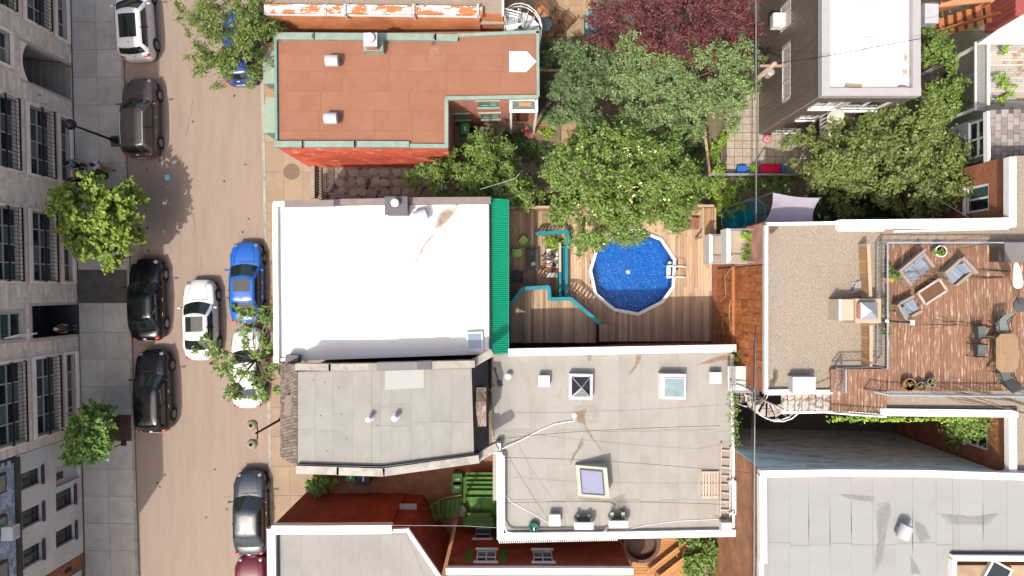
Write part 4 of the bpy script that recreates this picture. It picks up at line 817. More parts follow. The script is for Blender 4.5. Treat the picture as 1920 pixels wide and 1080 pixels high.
# terrace chimney with metal cap
c = W(1609, 583, Z11 + 1.0); brd = M('chimney_render', (.42, .33, .24), .85, .1); c0 = W(1628, 583, Z11 + 1.0); ch = MB().obox(c0.x, c0.y, Z11, Z11 + 1.0, 1.1, 1.05).build('chimney', brd, tb); c1 = W(1588, 581, Z11 + .85); MB().obox(c1.x, c1.y, Z11, Z11 + .85, .8, .9).build('chimney_shoulder', M('chimney_tan', (.46, .37, .28), .85, .08), ch); MB().obox(c1.x - .33, c1.y, Z11 + .85, Z11 + .95, .14, .92).build('shoulder_cap', lgrey, ch)
c2 = W(1632, 583, Z11 + 1.4); MB().obox(c2.x - .08, c2.y, Z11 + 1.0, Z11 + 1.2, .62, .62).build('flue', saln, ch); ap = Vector((c2.x, c2.y, Z11 + 1.5)); q = [Vector((c2.x + x * .36, c2.y + y * .36, Z11 + 1.3)) for x, y in ((-1, -1), (1, -1), (1, 1), (-1, 1))]; qb = [p - Vector((0, 0, .18)) for p in q]
MB().add(q + [ap] + qb, [(0, 1, 4), (1, 2, 4), (2, 3, 4), (3, 0, 4), (5, 6, 1, 0), (6, 7, 2, 1), (7, 8, 3, 2), (8, 5, 0, 3)]).build('chimney_cap', galv, ch)
# ---- bottom right building
Z12 = 9.1; wth = M('weathered_wall', (.62, .86, .92), .9, .25, 1.2, bump=.8, bscale=6, stretch=(.5, 1, 2.2), col2=(.3, .32, .32), mixscale=2.2, lo=.52, hi=.6, col3=(.66, .82, .86), m3=1.1, lo3=.5, hi3=.7)
brw = brick_mat('worn_brown_brick', (.3, .14, .07), (.24, .1, .05), (.36, .24, .15), peel=(.42, .27, .17), lo=.66, hi=.7)
gb, V12 = block('grey_roof_building', 'wide flat roofed building with thick white parapet and weathered side wall', 'building', [(1428, 1210), (1787, 1210), (1787, 1050), (2200, 1050), (2200, 898), (1890, 893), (1428, 882)], Z12, brw, M('grey_membrane_cool', (.295, .295, .285), .85, .04, 1, bump=.1, piece=.025, col2=(.265, .265, .25), mixscale=.5, lo=.5, hi=.7, stretch=(.35, 2, 1)))
MB().hexa([(V12[6][0] + .02, V12[6][1] + .005, -.02), (V12[5][0], V12[5][1] + .005, -.02), (V12[5][0], V12[5][1] + .04, -.02), (V12[6][0] + .02, V12[6][1] + .04, -.02), (V12[6][0] + .02, V12[6][1] + .005, Z12 - .05), (V12[5][0], V12[5][1] + .005, Z12 - .05), (V12[5][0], V12[5][1] + .04, Z12 - .05), (V12[6][0] + .02, V12[6][1] + .04, Z12 - .05)]).build('weathered_face', wth, gb)
gm3 = MATS['grey_membrane_cool']; sheets(gb, gm3, [1440, 1481, 1516, 1556, 1596, 1636, 1678, 1711, 1755, 1785], lambda x: 893, lambda x: 1200, [1020], Z12); sheets(gb, gm3, [1786, 1799, 1843, 1888, 1950], lambda x: 895, lambda x: 1038, [], Z12)
coping(gb, [(1426, 889), (1560, 887), (1730, 888), (1880, 893), (1990, 896)], Z12 + .3, .3, .36, wht, 'parapet'); coping(gb, [(1431, 892), (1432, 1050)], Z12 + .303, .3, .36, wht, 'parapet'); coping(gb, [(1428, 1052), (1428, 1190)], Z12 + .2, .2, .3, wht, 'parapet'); coping(gb, [(1787, 1047), (1990, 1048)], Z12 + .3, .24, .36, wht, 'parapet'); coping(gb, [(1790, 1050), (1790, 1190)], Z12 + .303, .2, .36, wht, 'parapet'); coping(gb, [(1786, 1038), (1990, 1040)], Z12 + .12, .1, .16, dgrey, 'upstand')
drum_vent(gb, 1696, 997, Z12, 1.2, gm3)
dt12 = M('roof_dirt_cool', (.274, .271, .258), .9, .15, 3)
for pts in ([(1648, 945), (1668, 938), (1672, 960), (1662, 1000), (1655, 1050), (1640, 1075), (1645, 1010), (1642, 965)], [(1715, 975), (1735, 985), (1745, 1010), (1726, 1020), (1716, 1000)], [(1760, 962), (1830, 968), (1880, 960), (1850, 985), (1780, 985)], [(1570, 925), (1640, 930), (1640, 942), (1590, 936)], [(1706, 1040), (1720, 1060), (1728, 1078), (1708, 1076)]): stain(gb, dt12, pts, Z12 + .0185)
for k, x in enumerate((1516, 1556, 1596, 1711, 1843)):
    y0 = 930 + 20 * (k % 2); stain(gb, M('seam_stain', (.06, .055, .05), .9), [(x - .5, y0), (x + .6, y0 + 20), (x + 1.4, y0 + 60), (x + .4, y0 + 100), (x - .4, y0 + 60)], Z12 + .019)  # soft dark stains along the sheet seams
ex = MB().prism(poly_at([(1795, 1060), (2100, 1060), (2100, 1200), (1795, 1200)], 6.0), 0, 6.0).build('rear_extension', M('beige_render', (.36, .27, .18), .9, .15, 2, col2=(.3, .22, .14)), gb)
c = W(1872, 1076, 6.2); MB().obox(c.x, c.y, 6.0, 6.2, 1.1, 1.0, -.5).build('rooflight_frame', wht, ex); MB().obox(c.x, c.y, 6.2, 6.22, .9, .8, -.5).build('rooflight_pane', glassd, ex)
# ---- top right: sheds, shingle roof, balcony
Z15 = 7.0; sg = M('grey_siding', (.16, .18, .2), .7, .1, 2)
shn, V15 = block('shingle_roof_house', 'grey sided house with stone coloured shingle roof behind the leafy tree', 'house', [(1858, 298), (2050, 298), (2050, 205), (1858, 212)], Z15, sg, shb, {3: [(.1, 1.9, 5.4, 6.7)]})
window(shn, V15[3], V15[0], (.1, 1.9, 5.4, 6.7), wht, [glassd], 2, 2, depth=.06, fw=.1)
a, b, c, d = W(1856, 206, 7.5), W(1960, 202, 7.5), W(1856, 300, 7.15), W(1960, 296, 7.15); sb = MB().hexa([a - Vector((0, 0, .2)), c - Vector((0, 0, .2)), d - Vector((0, 0, .2)), b - Vector((0, 0, .2)), a, c, d, b]).build('roof_slope', shb, shn)
shs = M('stone_shingle', (.27, .245, .23), .9, .1, 6, piece=.25, bump=.4); shingles(sb, b, d, a, c, 9, 6, shs, .03)
coping(shn, [(1854, 208), (1855, 300)], 7.55, .12, .3, wht, 'barge_board')
wbal = thing('white_balcony', 'rear balcony with white slatted fence and plants by the shingle roof house', 'balcony', W(1860, 140)); zb = 5.5
pf = M('painted_floor_board', (.42, .39, .34), .85, .1, 3, piece=.14, col2=(.3, .17, .1), mixscale=1.5, lo=.55, hi=.62); a, b = W(1828, 208, zb), W(1945, 80, zb)
for k in range(26): y = a.y + (b.y - a.y) * (k + .5) / 26; piece('floor_board', pf, wbal, ((a.x + b.x) / 2, y, zb - .05), (b.x - a.x, (b.y - a.y) / 26 - .01, .05))
for x in (a.x + .15, b.x - .15):
    for y in (a.y + .15, b.y - .15): MB().bar((x, y, 0), (x, y, zb - .05), .14).build('post', wht, wbal)
for k in range(36): y = a.y + (b.y - a.y) * (k + .5) / 36; piece('fence_slat', wht, wbal, (a.x, y, zb), (.09, .055, 1.0))
for z in (zb + .12, zb + .98): MB().bar((a.x - .06, a.y, z), (a.x - .06, b.y, z), .06, .09).build('fence_rail', wht, wbal)
can = MB(); can.hexa([W(1830, 84, 6.6), W(1930, 84, 6.6), W(1930, 20, 7.2), W(1870, 55, 7.2)] + [p + Vector((0, 0, .08)) for p in (W(1830, 84, 6.6), W(1930, 84, 6.6), W(1930, 20, 7.2), W(1870, 55, 7.2))]); can.build('canopy', offw, wbal)
# orange timber stair and fence in the far corner
ow = M('orange_stain_timber', (.42, .15, .05), .7, .15, 2, piece=.14, stretch=(1, 6, 1)); stt = thing('timber_stair', 'orange stained timber stair with stepped fence boards at the far corner', 'stair', W(1820, 30))
for k in range(9):
    p = W(1758 + k * 12.5, 42 - k * 2.6, 3.0); piece('stair_tread', ow, stt, (p.x, p.y, 1.0 + .22 * k), (.28, 1.05, .06), .1); piece('stair_riser', M('orange_dark_timber', (.22, .07, .03), .8, .1), stt, (p.x - .13, p.y, .95 + .22 * k - .12), (.03, 1.0, .17), .1)
for s, (y0, y1) in enumerate(((64, 36), (26, -2))): MB().bar(W(1752, y0 - 4, 1.6), W(1875, y1 - 12, 4.2), .1, .24).build('stringer', ow, stt)
MB().prism(poly_at([(1755, 14), (1765, 6), (1865, -20), (1865, 2)], 3.4), 3.3, 3.4).build('platform', M('orange_pale', (.45, .22, .11), .8, .1), stt)
for x, y in ((1765, 6), (1862, -10), (1858, 4)): p = W(x, y, 3.3); MB().bar((p.x, p.y, 0), (p.x, p.y, 3.35), .12).build('post', ow, stt)
pls = MB().prism(poly_at([(1905, 30), (1960, 30), (1960, -60), (1905, -60)], 2.4), 0, 2.4).build('red_shed', M('red_corrugated', (.3, .07, .06), .6, .08), None, label='red clad shed at the corner behind the timber stair', cat='shed')
for k in range(8): p = W(1905, 26 - k * 10, 2.4); MB().box(p.x - .03, p.y - .1, .0, p.x, p.y + .1, 2.38).build('cladding_rib', MATS['red_corrugated'], pls)
lc = W(1747, 25, 4.0); MB().obox(lc.x, lc.y, 0, 4.0, .7, 1.0).build('utility_cabinet', lgrey, None, label='pale grey stack beside the siding building and timber stair', cat='cabinet')
# ================================================================== POOL DECK
ZD, ZP = .9, .5
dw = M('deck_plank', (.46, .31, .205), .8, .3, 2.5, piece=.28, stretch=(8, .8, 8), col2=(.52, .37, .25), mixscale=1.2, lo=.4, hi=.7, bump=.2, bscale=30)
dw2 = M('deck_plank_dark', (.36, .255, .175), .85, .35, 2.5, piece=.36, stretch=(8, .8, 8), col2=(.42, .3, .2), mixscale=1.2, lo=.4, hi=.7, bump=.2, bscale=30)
pd = thing('pool_deck', 'raised timber deck around the round blue pool', 'deck', W(1180, 520))
POOL = [(1196, 428), (1242, 447), (1268, 486), (1265, 539), (1244, 568), (1197, 592), (1150, 583), (1114, 553), (1104, 507), (1117, 464), (1158, 435)]
PW = poly_at(POOL, 1.0); pc = Vector((sum(p[0] for p in PW) / 11, sum(p[1] for p in PW) / 11, 0))
def poolspan(x):
    ys = []
    for i in range(11):
        (x0, y0), (x1, y1) = PW[i], PW[(i + 1) % 11]
        if (x0 - x) * (x1 - x) < 0: ys.append(y0 + (y1 - y0) * (x - x0) / (x1 - x0))
    return (min(ys), max(ys)) if len(ys) == 2 else None
def bot(px): return 575 - (px - 955) * 34 / 25 if px < 980 else (540 if px < 1030 else 562)
yN, yS = W(960, 394, ZD).y, W(960, 640, ZD).y; kx = (CAMZ - ZD) / FPX; px = 953.0; STEP = 5.3
def seg(par, mat, x, y0, y1, z, w, cut=True):
    if y1 - y0 < .1: return
    if cut and y1 - y0 > 3.2:
        c = y0 + (y1 - y0) * random.uniform(.3, .7); seg(par, mat, x, y0, c, z, w, False); seg(par, mat, x, c + .006, y1, z, w, False); return
    piece('plank', mat, par, (x, (y0 + y1) / 2, z - .05), (w - .012, y1 - y0, .05 + random.uniform(-.003, .003)))
lp = thing('lower_patio', 'sunken timber patio beside the green awning with seats', 'deck', W(1005, 470))
ZU = 1.9; RAIL = [(956, 573), (981, 541), (1029, 538.5), (1030.5, 561), (1070, 560), (1124, 606)]; RW = [W(x, y, ZU + 1.02) for x, y in RAIL]
def railY(x):
    for a, b in zip(RW[:-1], RW[1:]):
        if a.x <= x <= b.x and b.x - a.x > .1: return a.y + (b.y - a.y) * (x - a.x) / (b.x - a.x)
    return None
ud = thing('upper_deck', 'weathered raised timber deck behind the teal zigzag railing', 'deck', W(1020, 600))
while px < 1336:
    xm = px + STEP / 2; x = W(xm, 500, ZD).x; w = STEP * kx
    if xm < 1066:
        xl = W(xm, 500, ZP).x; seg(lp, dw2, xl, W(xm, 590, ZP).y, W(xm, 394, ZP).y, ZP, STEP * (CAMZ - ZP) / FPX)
    else:
        sp = poolspan(x) or poolspan(x + w * .45) or poolspan(x - w * .45)
        if sp: seg(pd, dw, x, yS, sp[0] + .05, ZD, w); seg(pd, dw, x, sp[1] - .05, yN, ZD, w)
        else: seg(pd, dw, x, yS, yN, ZD, w)
    px += STEP
xu = RW[0].x + .02
while xu < RW[-1].x - .05:
    yr = railY(xu + .08)
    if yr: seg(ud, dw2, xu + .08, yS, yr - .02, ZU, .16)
    xu += .16
darkw = M('deck_skirt', (.09, .06, .04), .9, .2)
p, q = W(1066, 562, ZD), W(1066, 394, ZD); MB().bar((p.x, p.y, .45), (q.x, q.y, .45), .06, .8).build('skirt', darkw, pd)
m = MB()
for a, b in zip(RW[:-1], RW[1:]): m.bar((a.x, a.y - .03, 1.0), (b.x, b.y - .03, 1.0), .05, 1.7)
m.build('skirt', darkw, ud)
for k in range(6): p = W(1085 + k * 48, 615, ZD); MB().bar((p.x, p.y, 0), (p.x, p.y, ZD - .06), .12).build('joist_post', darkw, pd)
for k in range(3): p = W(970 + k * 40, 470, ZP); MB().bar((p.x, p.y, 0), (p.x, p.y, ZP - .06), .12).build('joist_post', darkw, lp); MB().bar((p.x, yS + .3, 0), (p.x, yS + .3, ZU - .06), .12).build('joist_post', darkw, ud)
for k in range(4):   # steps down to the pool deck
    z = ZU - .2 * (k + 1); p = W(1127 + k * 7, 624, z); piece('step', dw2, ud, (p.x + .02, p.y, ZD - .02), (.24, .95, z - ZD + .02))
# teal railing
teal = M('teal_paint', (.003, .2, .26), .5, .1, 3, col2=(.0, .16, .22), mixscale=2)
def railing(label, pts, zb, h=1.02, name='teal_railing', slats=True, mat=teal, tw=.2, step=.2):
    c = W(*pts[len(pts) // 2], zb + h); root = thing(name, label, 'railing', (c.x, c.y, zb)); P = [W(x, y, zb + h) for x, y in pts]
    for i, (a, b) in enumerate(zip(P[:-1], P[1:])):
        MB().bar(a + Vector((0, 0, -.02 + .003 * (i % 2))), b + Vector((0, 0, -.02 + .003 * (i % 2))), tw, .05).build('top_rail', mat, root)
        MB().bar(a - Vector((0, 0, h - .12)), b - Vector((0, 0, h - .12)), .06, .06).build('bottom_rail', mat, root)
        n = max(2, int((b - a).length / step))
        for k in range(n + 1): p = a.lerp(b, k / n); piece('slat', mat, root, (p.x, p.y, zb), (.1, .03, h - .05), math.atan2((b - a).y, (b - a).x))
    for p in P: MB().bar(p - Vector((0, 0, h)), p + Vector((0, 0, .02)), .11).build('post', mat, root)
    return root
railing('teal wooden railing zigzagging around the raised deck', RAIL, ZU)
railing('short teal wooden railing around the patio planter corner', [(1006, 438), (1064, 434), (1064, 462)], ZP, 1.15)
# long teal trough next to the bench
tr = thing('teal_planter_box', 'long teal wooden trough standing behind the cushioned bench', 'planter', W(1056, 508, ZP)); a, b = W(1048, 556, 1.5), W(1065, 462, 1.5)
for nm, bx in (('side_board', (a.x, a.y, ZP, a.x + .13, b.y, 1.5)), ('side_board', (b.x - .17, a.y, ZP, b.x, b.y, 1.5)), ('end_board', (a.x + .131, a.y, ZP, b.x - .171, a.y + .06, 1.49)), ('end_board', (a.x + .131, b.y - .06, ZP, b.x - .171, b.y, 1.49)), ('floor', (a.x + .131, a.y + .061, .95, b.x - .171, b.y - .061, 1.0))): MB().box(*bx).build(nm, teal, tr)
MB().box(a.x - .01, W(0, 510, 1.5).y, 1.502, a.x + .12, b.y + .2, 1.52).build('bleached_cap', M('bleached_wood', (.5, .38, .3), .8, .12), tr)
be = thing('bench', 'wooden patio bench with white cushions against the teal trough', 'bench', W(1035, 492, ZP)); x0, x1 = W(1024, 0, .95).x, W(1047, 0, .95).x; y0, y1 = W(0, 520, .95).y, W(0, 466, .95).y
for k in range(4): x = x0 + (x1 - x0) * (k + .5) / 4; piece('seat_slat', wood, be, (x, (y0 + y1) / 2, .88), ((x1 - x0) / 4 - .015, y1 - y0, .04))
for x in (x0 + .06, x1 - .06):
    for y in (y0 + .06, y1 - .06): MB().bar((x, y, ZP), (x, y, .89), .08).build('leg', wood, be)
cush = M('white_cushion', (.68, .65, .62), .9, .05)
for i, (ya, yb) in enumerate(((466, 480), (482, 501), (511, 520))):
    MB().box(x0 + .03, W(0, yb, 1).y, .925, x1 - .02, W(0, ya, 1).y, 1.03).build('bench_cushion', cush, None, bevel=.03, label=['white seat cushion at the planter end of the bench', 'white seat cushion under the two sitting people', 'striped shaded white cushion at the open end of bench'][i], cat='cushion', group='cushions on the patio bench')
# fence along the back of the deck
fm = M('fence_board', (.4, .25, .135), .8, .15, 2, piece=.18, stretch=(8, 8, 1)); fc = M('fence_cap', (.45, .32, .21), .8, .12)
def fence(label, a, b, z0, z1, w=.14, mat=fm, name='timber_fence', cap=True, capm=fc):
    p, q = W(*a, z1), W(*b, z1); root = thing(name, label, 'fence', ((p.x + q.x) / 2, (p.y + q.y) / 2, z0)); L = math.hypot(q.x - p.x, q.y - p.y); n = max(1, int(L / w)); an = math.atan2(q.y - p.y, q.x - p.x)
    for k in range(n): t = (k + .5) / n; piece('fence_board', mat, root, (p.x + (q.x - p.x) * t, p.y + (q.y - p.y) * t, z0), (L / n - .012, .03, z1 - z0 - .02 + random.uniform(-.015, 0)), an)
    if cap: MB().bar((p.x, p.y, z1), (q.x, q.y, z1), .14, .05).build('cap_rail', capm, root)
    for t in np.linspace(0, 1, max(2, int(L / 2) + 1)): MB().bar((p.x + (q.x - p.x) * t, p.y + (q.y - p.y) * t, 0), (p.x + (q.x - p.x) * t, p.y + (q.y - p.y) * t, z1 - .03), .09).build('post', fc, root)
    return root
fence('low timber fence with cap rail along the back of the patio', (955, 389), (1058, 388), ZP, 2.2); fence('timber fence behind the pool under the hanging tree', (1060, 388), (1338, 386), ZD, 2.3)
sc = thing('timber_screen', 'slatted timber privacy screen at the corner of the pool deck', 'screen', W(1325, 415, ZD)); a, b = W(1318, 444, 2.4), W(1341, 390, 2.4)
for k in range(7): x = a.x + (b.x - a.x) * (k + .5) / 7; piece('screen_slat', fm, sc, (x, (a.y + b.y) / 2, 2.35), ((b.x - a.x) / 7 - .02, b.y - a.y, .04))
for x in (a.x, b.x): MB().bar((x, a.y, 2.36), (x, b.y, 2.36), .1, .12).build('screen_beam', fc, sc)
for x in (a.x, b.x):
    for y in (a.y, b.y): MB().bar((x, y, 0), (x, y, 2.35), .1).build('post', fc, sc)
lounger = thing('slatted_lounger', 'dark red slatted lounger half under the tree by the pool', 'lounger', W(1282, 418, ZD))
a, b = W(1245, 430, 1.3), W(1312, 408, 1.3); rdw = M('red_brown_slat', (.26, .12, .08), .8, .15, 3, piece=.15)
for k in range(16): x = a.x + (b.x - a.x) * (k + .5) / 16; piece('slat', rdw, lounger, (x, (a.y + b.y) / 2, 1.24), ((b.x - a.x) / 16 - .03, b.y - a.y, .03))
for y in (a.y + .05, b.y - .05): MB().bar((a.x, y, 1.21), (b.x, y, 1.21), .06).build('side_rail', rdw, lounger)
for x in (a.x + .1, b.x - .1):
    for y in (a.y + .05, b.y - .05): MB().bar((x, y, ZD), (x, y, 1.2), .06).build('leg', rdw, lounger)
# ---- the pool
rimw = M('pool_rim_white', (.72, .71, .69), .4, .05)
po = thing('round_pool', 'round faceted above ground pool with white rim and blue water', 'pool', (pc.x, pc.y, 0))
inn = [tuple(Vector((x, y, 0)).lerp(pc, .073))[:2] for x, y in PW]; out_ = [tuple(Vector((x, y, 0)).lerp(pc, -.0))[:2] for x, y in PW]
for i in range(11):
    j = (i + 1) % 11; g = .0
    MB().hexa([(*out_[i], .95), (*inn[i], .95), (*inn[j], .95), (*out_[j], .95), (*out_[i], 1.02), (*inn[i], 1.02), (*inn[j], 1.02), (*out_[j], 1.02)]).build('rim_plate', rimw, po)
def pool_liner_caustics():
    m = bpy.data.materials.new('pool_liner_caustics'); m.use_nodes = True; nt = m.node_tree; N = nt.nodes; L = nt.links; b = N['Principled BSDF']; b.inputs['Roughness'].default_value = .5
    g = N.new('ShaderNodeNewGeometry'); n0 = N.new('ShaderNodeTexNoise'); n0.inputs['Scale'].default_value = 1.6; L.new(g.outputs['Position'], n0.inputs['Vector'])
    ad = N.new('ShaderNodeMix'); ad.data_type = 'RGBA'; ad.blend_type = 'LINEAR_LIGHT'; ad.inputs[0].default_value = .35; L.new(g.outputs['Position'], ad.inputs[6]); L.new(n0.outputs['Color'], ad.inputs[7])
    v = N.new('ShaderNodeTexVoronoi'); v.feature = 'DISTANCE_TO_EDGE'; v.inputs['Scale'].default_value = 5.5; L.new(ad.outputs[2], v.inputs['Vector'])  # cell edges paint the water's caustic light ripples into the liner colour
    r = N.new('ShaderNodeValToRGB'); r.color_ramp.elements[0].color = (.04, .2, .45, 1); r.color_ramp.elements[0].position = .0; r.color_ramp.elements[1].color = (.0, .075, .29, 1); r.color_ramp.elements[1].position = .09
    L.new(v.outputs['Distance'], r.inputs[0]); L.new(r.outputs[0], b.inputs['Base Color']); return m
liner = pool_liner_caustics(); m = MB(); n = 11; zf = .03
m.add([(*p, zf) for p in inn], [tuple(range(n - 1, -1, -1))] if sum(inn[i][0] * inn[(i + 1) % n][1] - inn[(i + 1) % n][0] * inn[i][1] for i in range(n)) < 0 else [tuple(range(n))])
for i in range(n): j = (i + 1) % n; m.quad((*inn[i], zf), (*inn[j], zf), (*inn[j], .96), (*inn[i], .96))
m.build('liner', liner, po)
m = MB()
for i in range(n): j = (i + 1) % n; m.quad((*out_[i], 0.0), (*out_[j], 0.0), (*out_[j], .955), (*out_[i], .955))
m.build('pool_wall', M('pool_wall', (.5, .5, .52), .5), po)
def water_mat():
    m = bpy.data.materials.new('pool_water'); m.use_nodes = True; nt = m.node_tree; N = nt.nodes; L = nt.links; N.remove(N['Principled BSDF']); out = N['Material Output']
    tr_ = N.new('ShaderNodeBsdfTransparent'); tr_.inputs[0].default_value = (.35, .78, .97, 1); gl = N.new('ShaderNodeBsdfGlossy'); gl.inputs['Roughness'].default_value = .03
    g = N.new('ShaderNodeNewGeometry'); no = N.new('ShaderNodeTexNoise'); no.inputs['Scale'].default_value = 4.5; no.inputs['Detail'].default_value = 4; L.new(g.outputs['Position'], no.inputs['Vector'])
    bp = N.new('ShaderNodeBump'); bp.inputs['Strength'].default_value = .9; bp.inputs['Distance'].default_value = .12; L.new(no.outputs['Fac'], bp.inputs['Height']); L.new(bp.outputs[0], gl.inputs['Normal'])
    fr = N.new('ShaderNodeFresnel'); fr.inputs['IOR'].default_value = 1.33; L.new(bp.outputs[0], fr.inputs['Normal'])
    mx = N.new('ShaderNodeMixShader'); L.new(fr.outputs[0], mx.inputs[0]); L.new(tr_.outputs[0], mx.inputs[1]); L.new(gl.outputs[0], mx.inputs[2]); L.new(mx.outputs[0], out.inputs['Surface']); return m
MB().add([(*p, .82) for p in inn], [tuple(range(n - 1, -1, -1))] if sum(inn[i][0] * inn[(i + 1) % n][1] - inn[(i + 1) % n][0] * inn[i][1] for i in range(n)) < 0 else [tuple(range(n))]).build('water', water_mat(), po)
la = thing('pool_ladder', 'white plastic pool ladder with two curved handrails', 'ladder', W(1265, 505, ZD)); 
lw = M('ladder_white', (.75, .75, .75), .35, .03); lg = M('ladder_handrail', (.3, .22, .17), .4, .1)
for py in (500, 520):
    a, b = W(1252, py - 1, 1.05), W(1285, py, 1.0); MB().bar(a, b, .08, .08).build('side_rail', lw, la); MB().bar((a.x, a.y, .1), a, .07).build('stile', lw, la)
    m = MB().tube([W(1263, py - 1, 1.05), W(1266, py - 2, 1.6), W(1272, py - 3, 1.85), W(1280, py - 3, 1.75), W(1284, py - 1, 1.3), W(1284, py, ZD)], .026, 8); m.build('handrail', lg, la, True)
a, b = W(1250, 522, .85), W(1260, 500, .85); 
for k in range(4): MB().box(a.x - .02 + .07 * k, a.y, .88 - .25 * k, a.x + .2 + .07 * k, b.y, .93 - .25 * k).build('tread', lw, la)
for i, (x, y) in enumerate(((1178, 510), (1256, 493))): c = W(x, y, .85); f = MB().lathe([(0, 0), (.1, 0), (.12, .03), (.06, .07), (0, .08)], (c.x, c.y, .81), 14).build('pool_float', M('float_white', (.65, .75, .7), .5), None, True, label=['small white float in the middle of the pool', 'small pale blue skimmer float beside the pool ladder'][i], cat='float')
# ---- patio furniture
lime = M('lime_plastic', (.34, .52, .11), .5, .05); charc = M('charcoal_plastic', (.05, .05, .06), .6, .12, piece=.1); brn = M('brown_wicker', (.055, .045, .042), .8, .2, 20, bump=.4)
def plastic_chair(label, mat, loc, rz):
    r = thing('patio_chair', label, 'chair', (0, 0, 0), 'lime patio chairs'); s = MB().prism([(-.24, -.24), (.24, -.24), (.21, .22), (-.21, .22)], .4, .44).build('seat', mat, r, bevel=.02)
    MB().hexa([(-.22, .2, .42), (.22, .2, .42), (.22, .235, .42), (-.22, .235, .42), (-.2, .3, .82), (.2, .3, .82), (.2, .33, .82), (-.2, .33, .82)]).build('backrest', mat, r, bevel=.015)
    for x, y in ((-.2, -.2), (.2, -.2), (-.19, .2), (.19, .2)): MB().bar((x * 1.15, y * 1.15, 0), (x, y, .42), .045).build('leg', mat, r)
    place(r, loc, rz); return r
plastic_chair('lime green patio chair turned askew at the slatted table', lime, W(982, 452, ZP), R(-130)); plastic_chair('lime green patio chair squarely facing the slatted table', lime, W(971, 475, ZP), R(90))
tb_ = thing('slatted_table', 'charcoal slatted low table on the sunken patio', 'table', W(998, 487, ZP)); a, b = W(987, 506, 1.0), W(1009, 468, 1.0)
for k in range(10): y = a.y + (b.y - a.y) * (k + .5) / 10; piece('slat', charc, tb_, ((a.x + b.x) / 2, y, .96), (b.x - a.x, (b.y - a.y) / 10 - .015, .04))
for x in (a.x + .05, b.x - .05):
    for y in (a.y + .05, b.y - .05): MB().bar((x, y, ZP), (x, y, .96), .06).build('leg', charc, tb_)
c = W(1000, 495, 1.0); MB().obox(c.x, c.y, 1.0, 1.03, .24, .2, .5).build('napkin_holder', M('pale_green', (.4, .5, .32), .6), None, label='pale green napkin stack on the slatted table', cat='napkins', bevel=.01)
c = W(998, 475, 1.0); MB().lathe([(.09, 0), (.11, .02), (.11, .03), (.08, .03), (.07, .01)], (c.x, c.y, 1.0), 16).build('green_dish', M('green_glass', (.02, .12, .03), .2), None, label='small green ring dish on the slatted table', cat='dish')
c = W(971, 519, ZP + .45); st_ = thing('storage_cube', 'dark brown wicker storage cube on the patio', 'storage box', (c.x, c.y, ZP)); MB().obox(c.x, c.y, ZP, ZP + .4, .6, .6).build('body', brn, st_); MB().obox(c.x, c.y, ZP + .4, ZP + .46, .64, .64).build('lid', M('brown_lid', (.06, .05, .05), .7, .1), st_)
# ---- rear yard furniture (top centre)
terrac = M('terracotta_cloth', (.4, .19, .09), .8, .12)
um = thing('folded_parasol', 'folded terracotta parasol leaning over the rear patio', 'parasol', W(1017, 18)); c = W(1017, 14, 2.2)
V = [(c.x + .55 * math.cos(k * math.pi / 3 + .2) * (1 if k % 2 else .75), c.y + .5 * math.sin(k * math.pi / 3 + .2), 2.0) for k in range(6)]
MB().add(V + [(c.x, c.y, 2.45)], [(k, (k + 1) % 6, 6) for k in range(6)]).build('canopy', terrac, um); MB().bar((c.x, c.y, 0), (c.x, c.y, 2.5), .05).build('pole', wood, um)
gt = thing('glass_table', 'round grey glass table on the tan rear patio', 'table', W(1021, 45)); c = W(1021, 45, .75); MB().lathe([(0, 0), (.42, 0), (.43, .015), (.42, .03), (0, .03)], (c.x, c.y, .72), 26).build('top', M('grey_glass', (.16, .2, .2), .1, .1), gt)
for k in range(4): t = k * math.pi / 2 + .4; MB().bar((c.x + .38 * math.cos(t), c.y + .38 * math.sin(t), 0.05), (c.x + .25 * math.cos(t), c.y + .25 * math.sin(t), .72), .04).build('leg', dgrey, gt)
bwood = M('dark_teak', (.15, .075, .045), .75, .15, 3, piece=.14)
def slat_chair(label, loc, rz, mat=bwood, grp='teak chairs on the rear patio'):
    r = thing('teak_chair', label, 'chair', (0, 0, 0), grp)
    for k in range(6): piece('seat_slat', mat, r, (0, -.22 + .09 * k, .42), (.52, .075, .025))
    for k in range(6): piece('back_slat', mat, r, (-.21 + .085 * k, .27, .45), (.07, .025, .5), 0, (R(-14), 0))
    for x in (-.25, .25):
        MB().bar((x, -.24, 0), (x, -.24, .62), .05).build('leg', mat, r); MB().bar((x, .26, 0), (x, .34, .95), .05).build('leg', mat, r); MB().bar((x, -.27, .63), (x, .3, .63), .06, .03).build('arm', mat, r)
    place(r, loc, rz); return r
slat_chair('dark teak chair beside the round glass table, turned sideways', W(1043, 33, .05), R(-120)); slat_chair('dark teak chair angled away on the sunlit pavers', W(1062, 44, .05), R(-130)); slat_chair('dark teak chair tucked by the glass table near the bushes', W(1044, 58, .05), R(-160))
cb = thing('teal_cabinet', 'teal cabinet with chipped paint under the purple tree', 'cabinet', W(1112, 40)); c = W(1112, 38, 1.1); tw = M('teal_worn', (.07, .26, .27), .7, .15, 3, col2=(.2, .38, .36), mixscale=3); MB().obox(c.x, c.y, 0, 1.05, .8, .95).build('body', M('teal_dark', (.0, .13, .18), .6, .15, 4, col2=(.1, .3, .3), mixscale=5), cb); MB().obox(c.x, c.y + .05, 1.05, 1.1, .86, .98).build('top', tw, cb)
wb_ = thing('garden_bench', 'brown slatted garden bench under the purple tree', 'bench', W(1140, 42)); a, b = W(1128, 50, .5), W(1156, 30, .5)
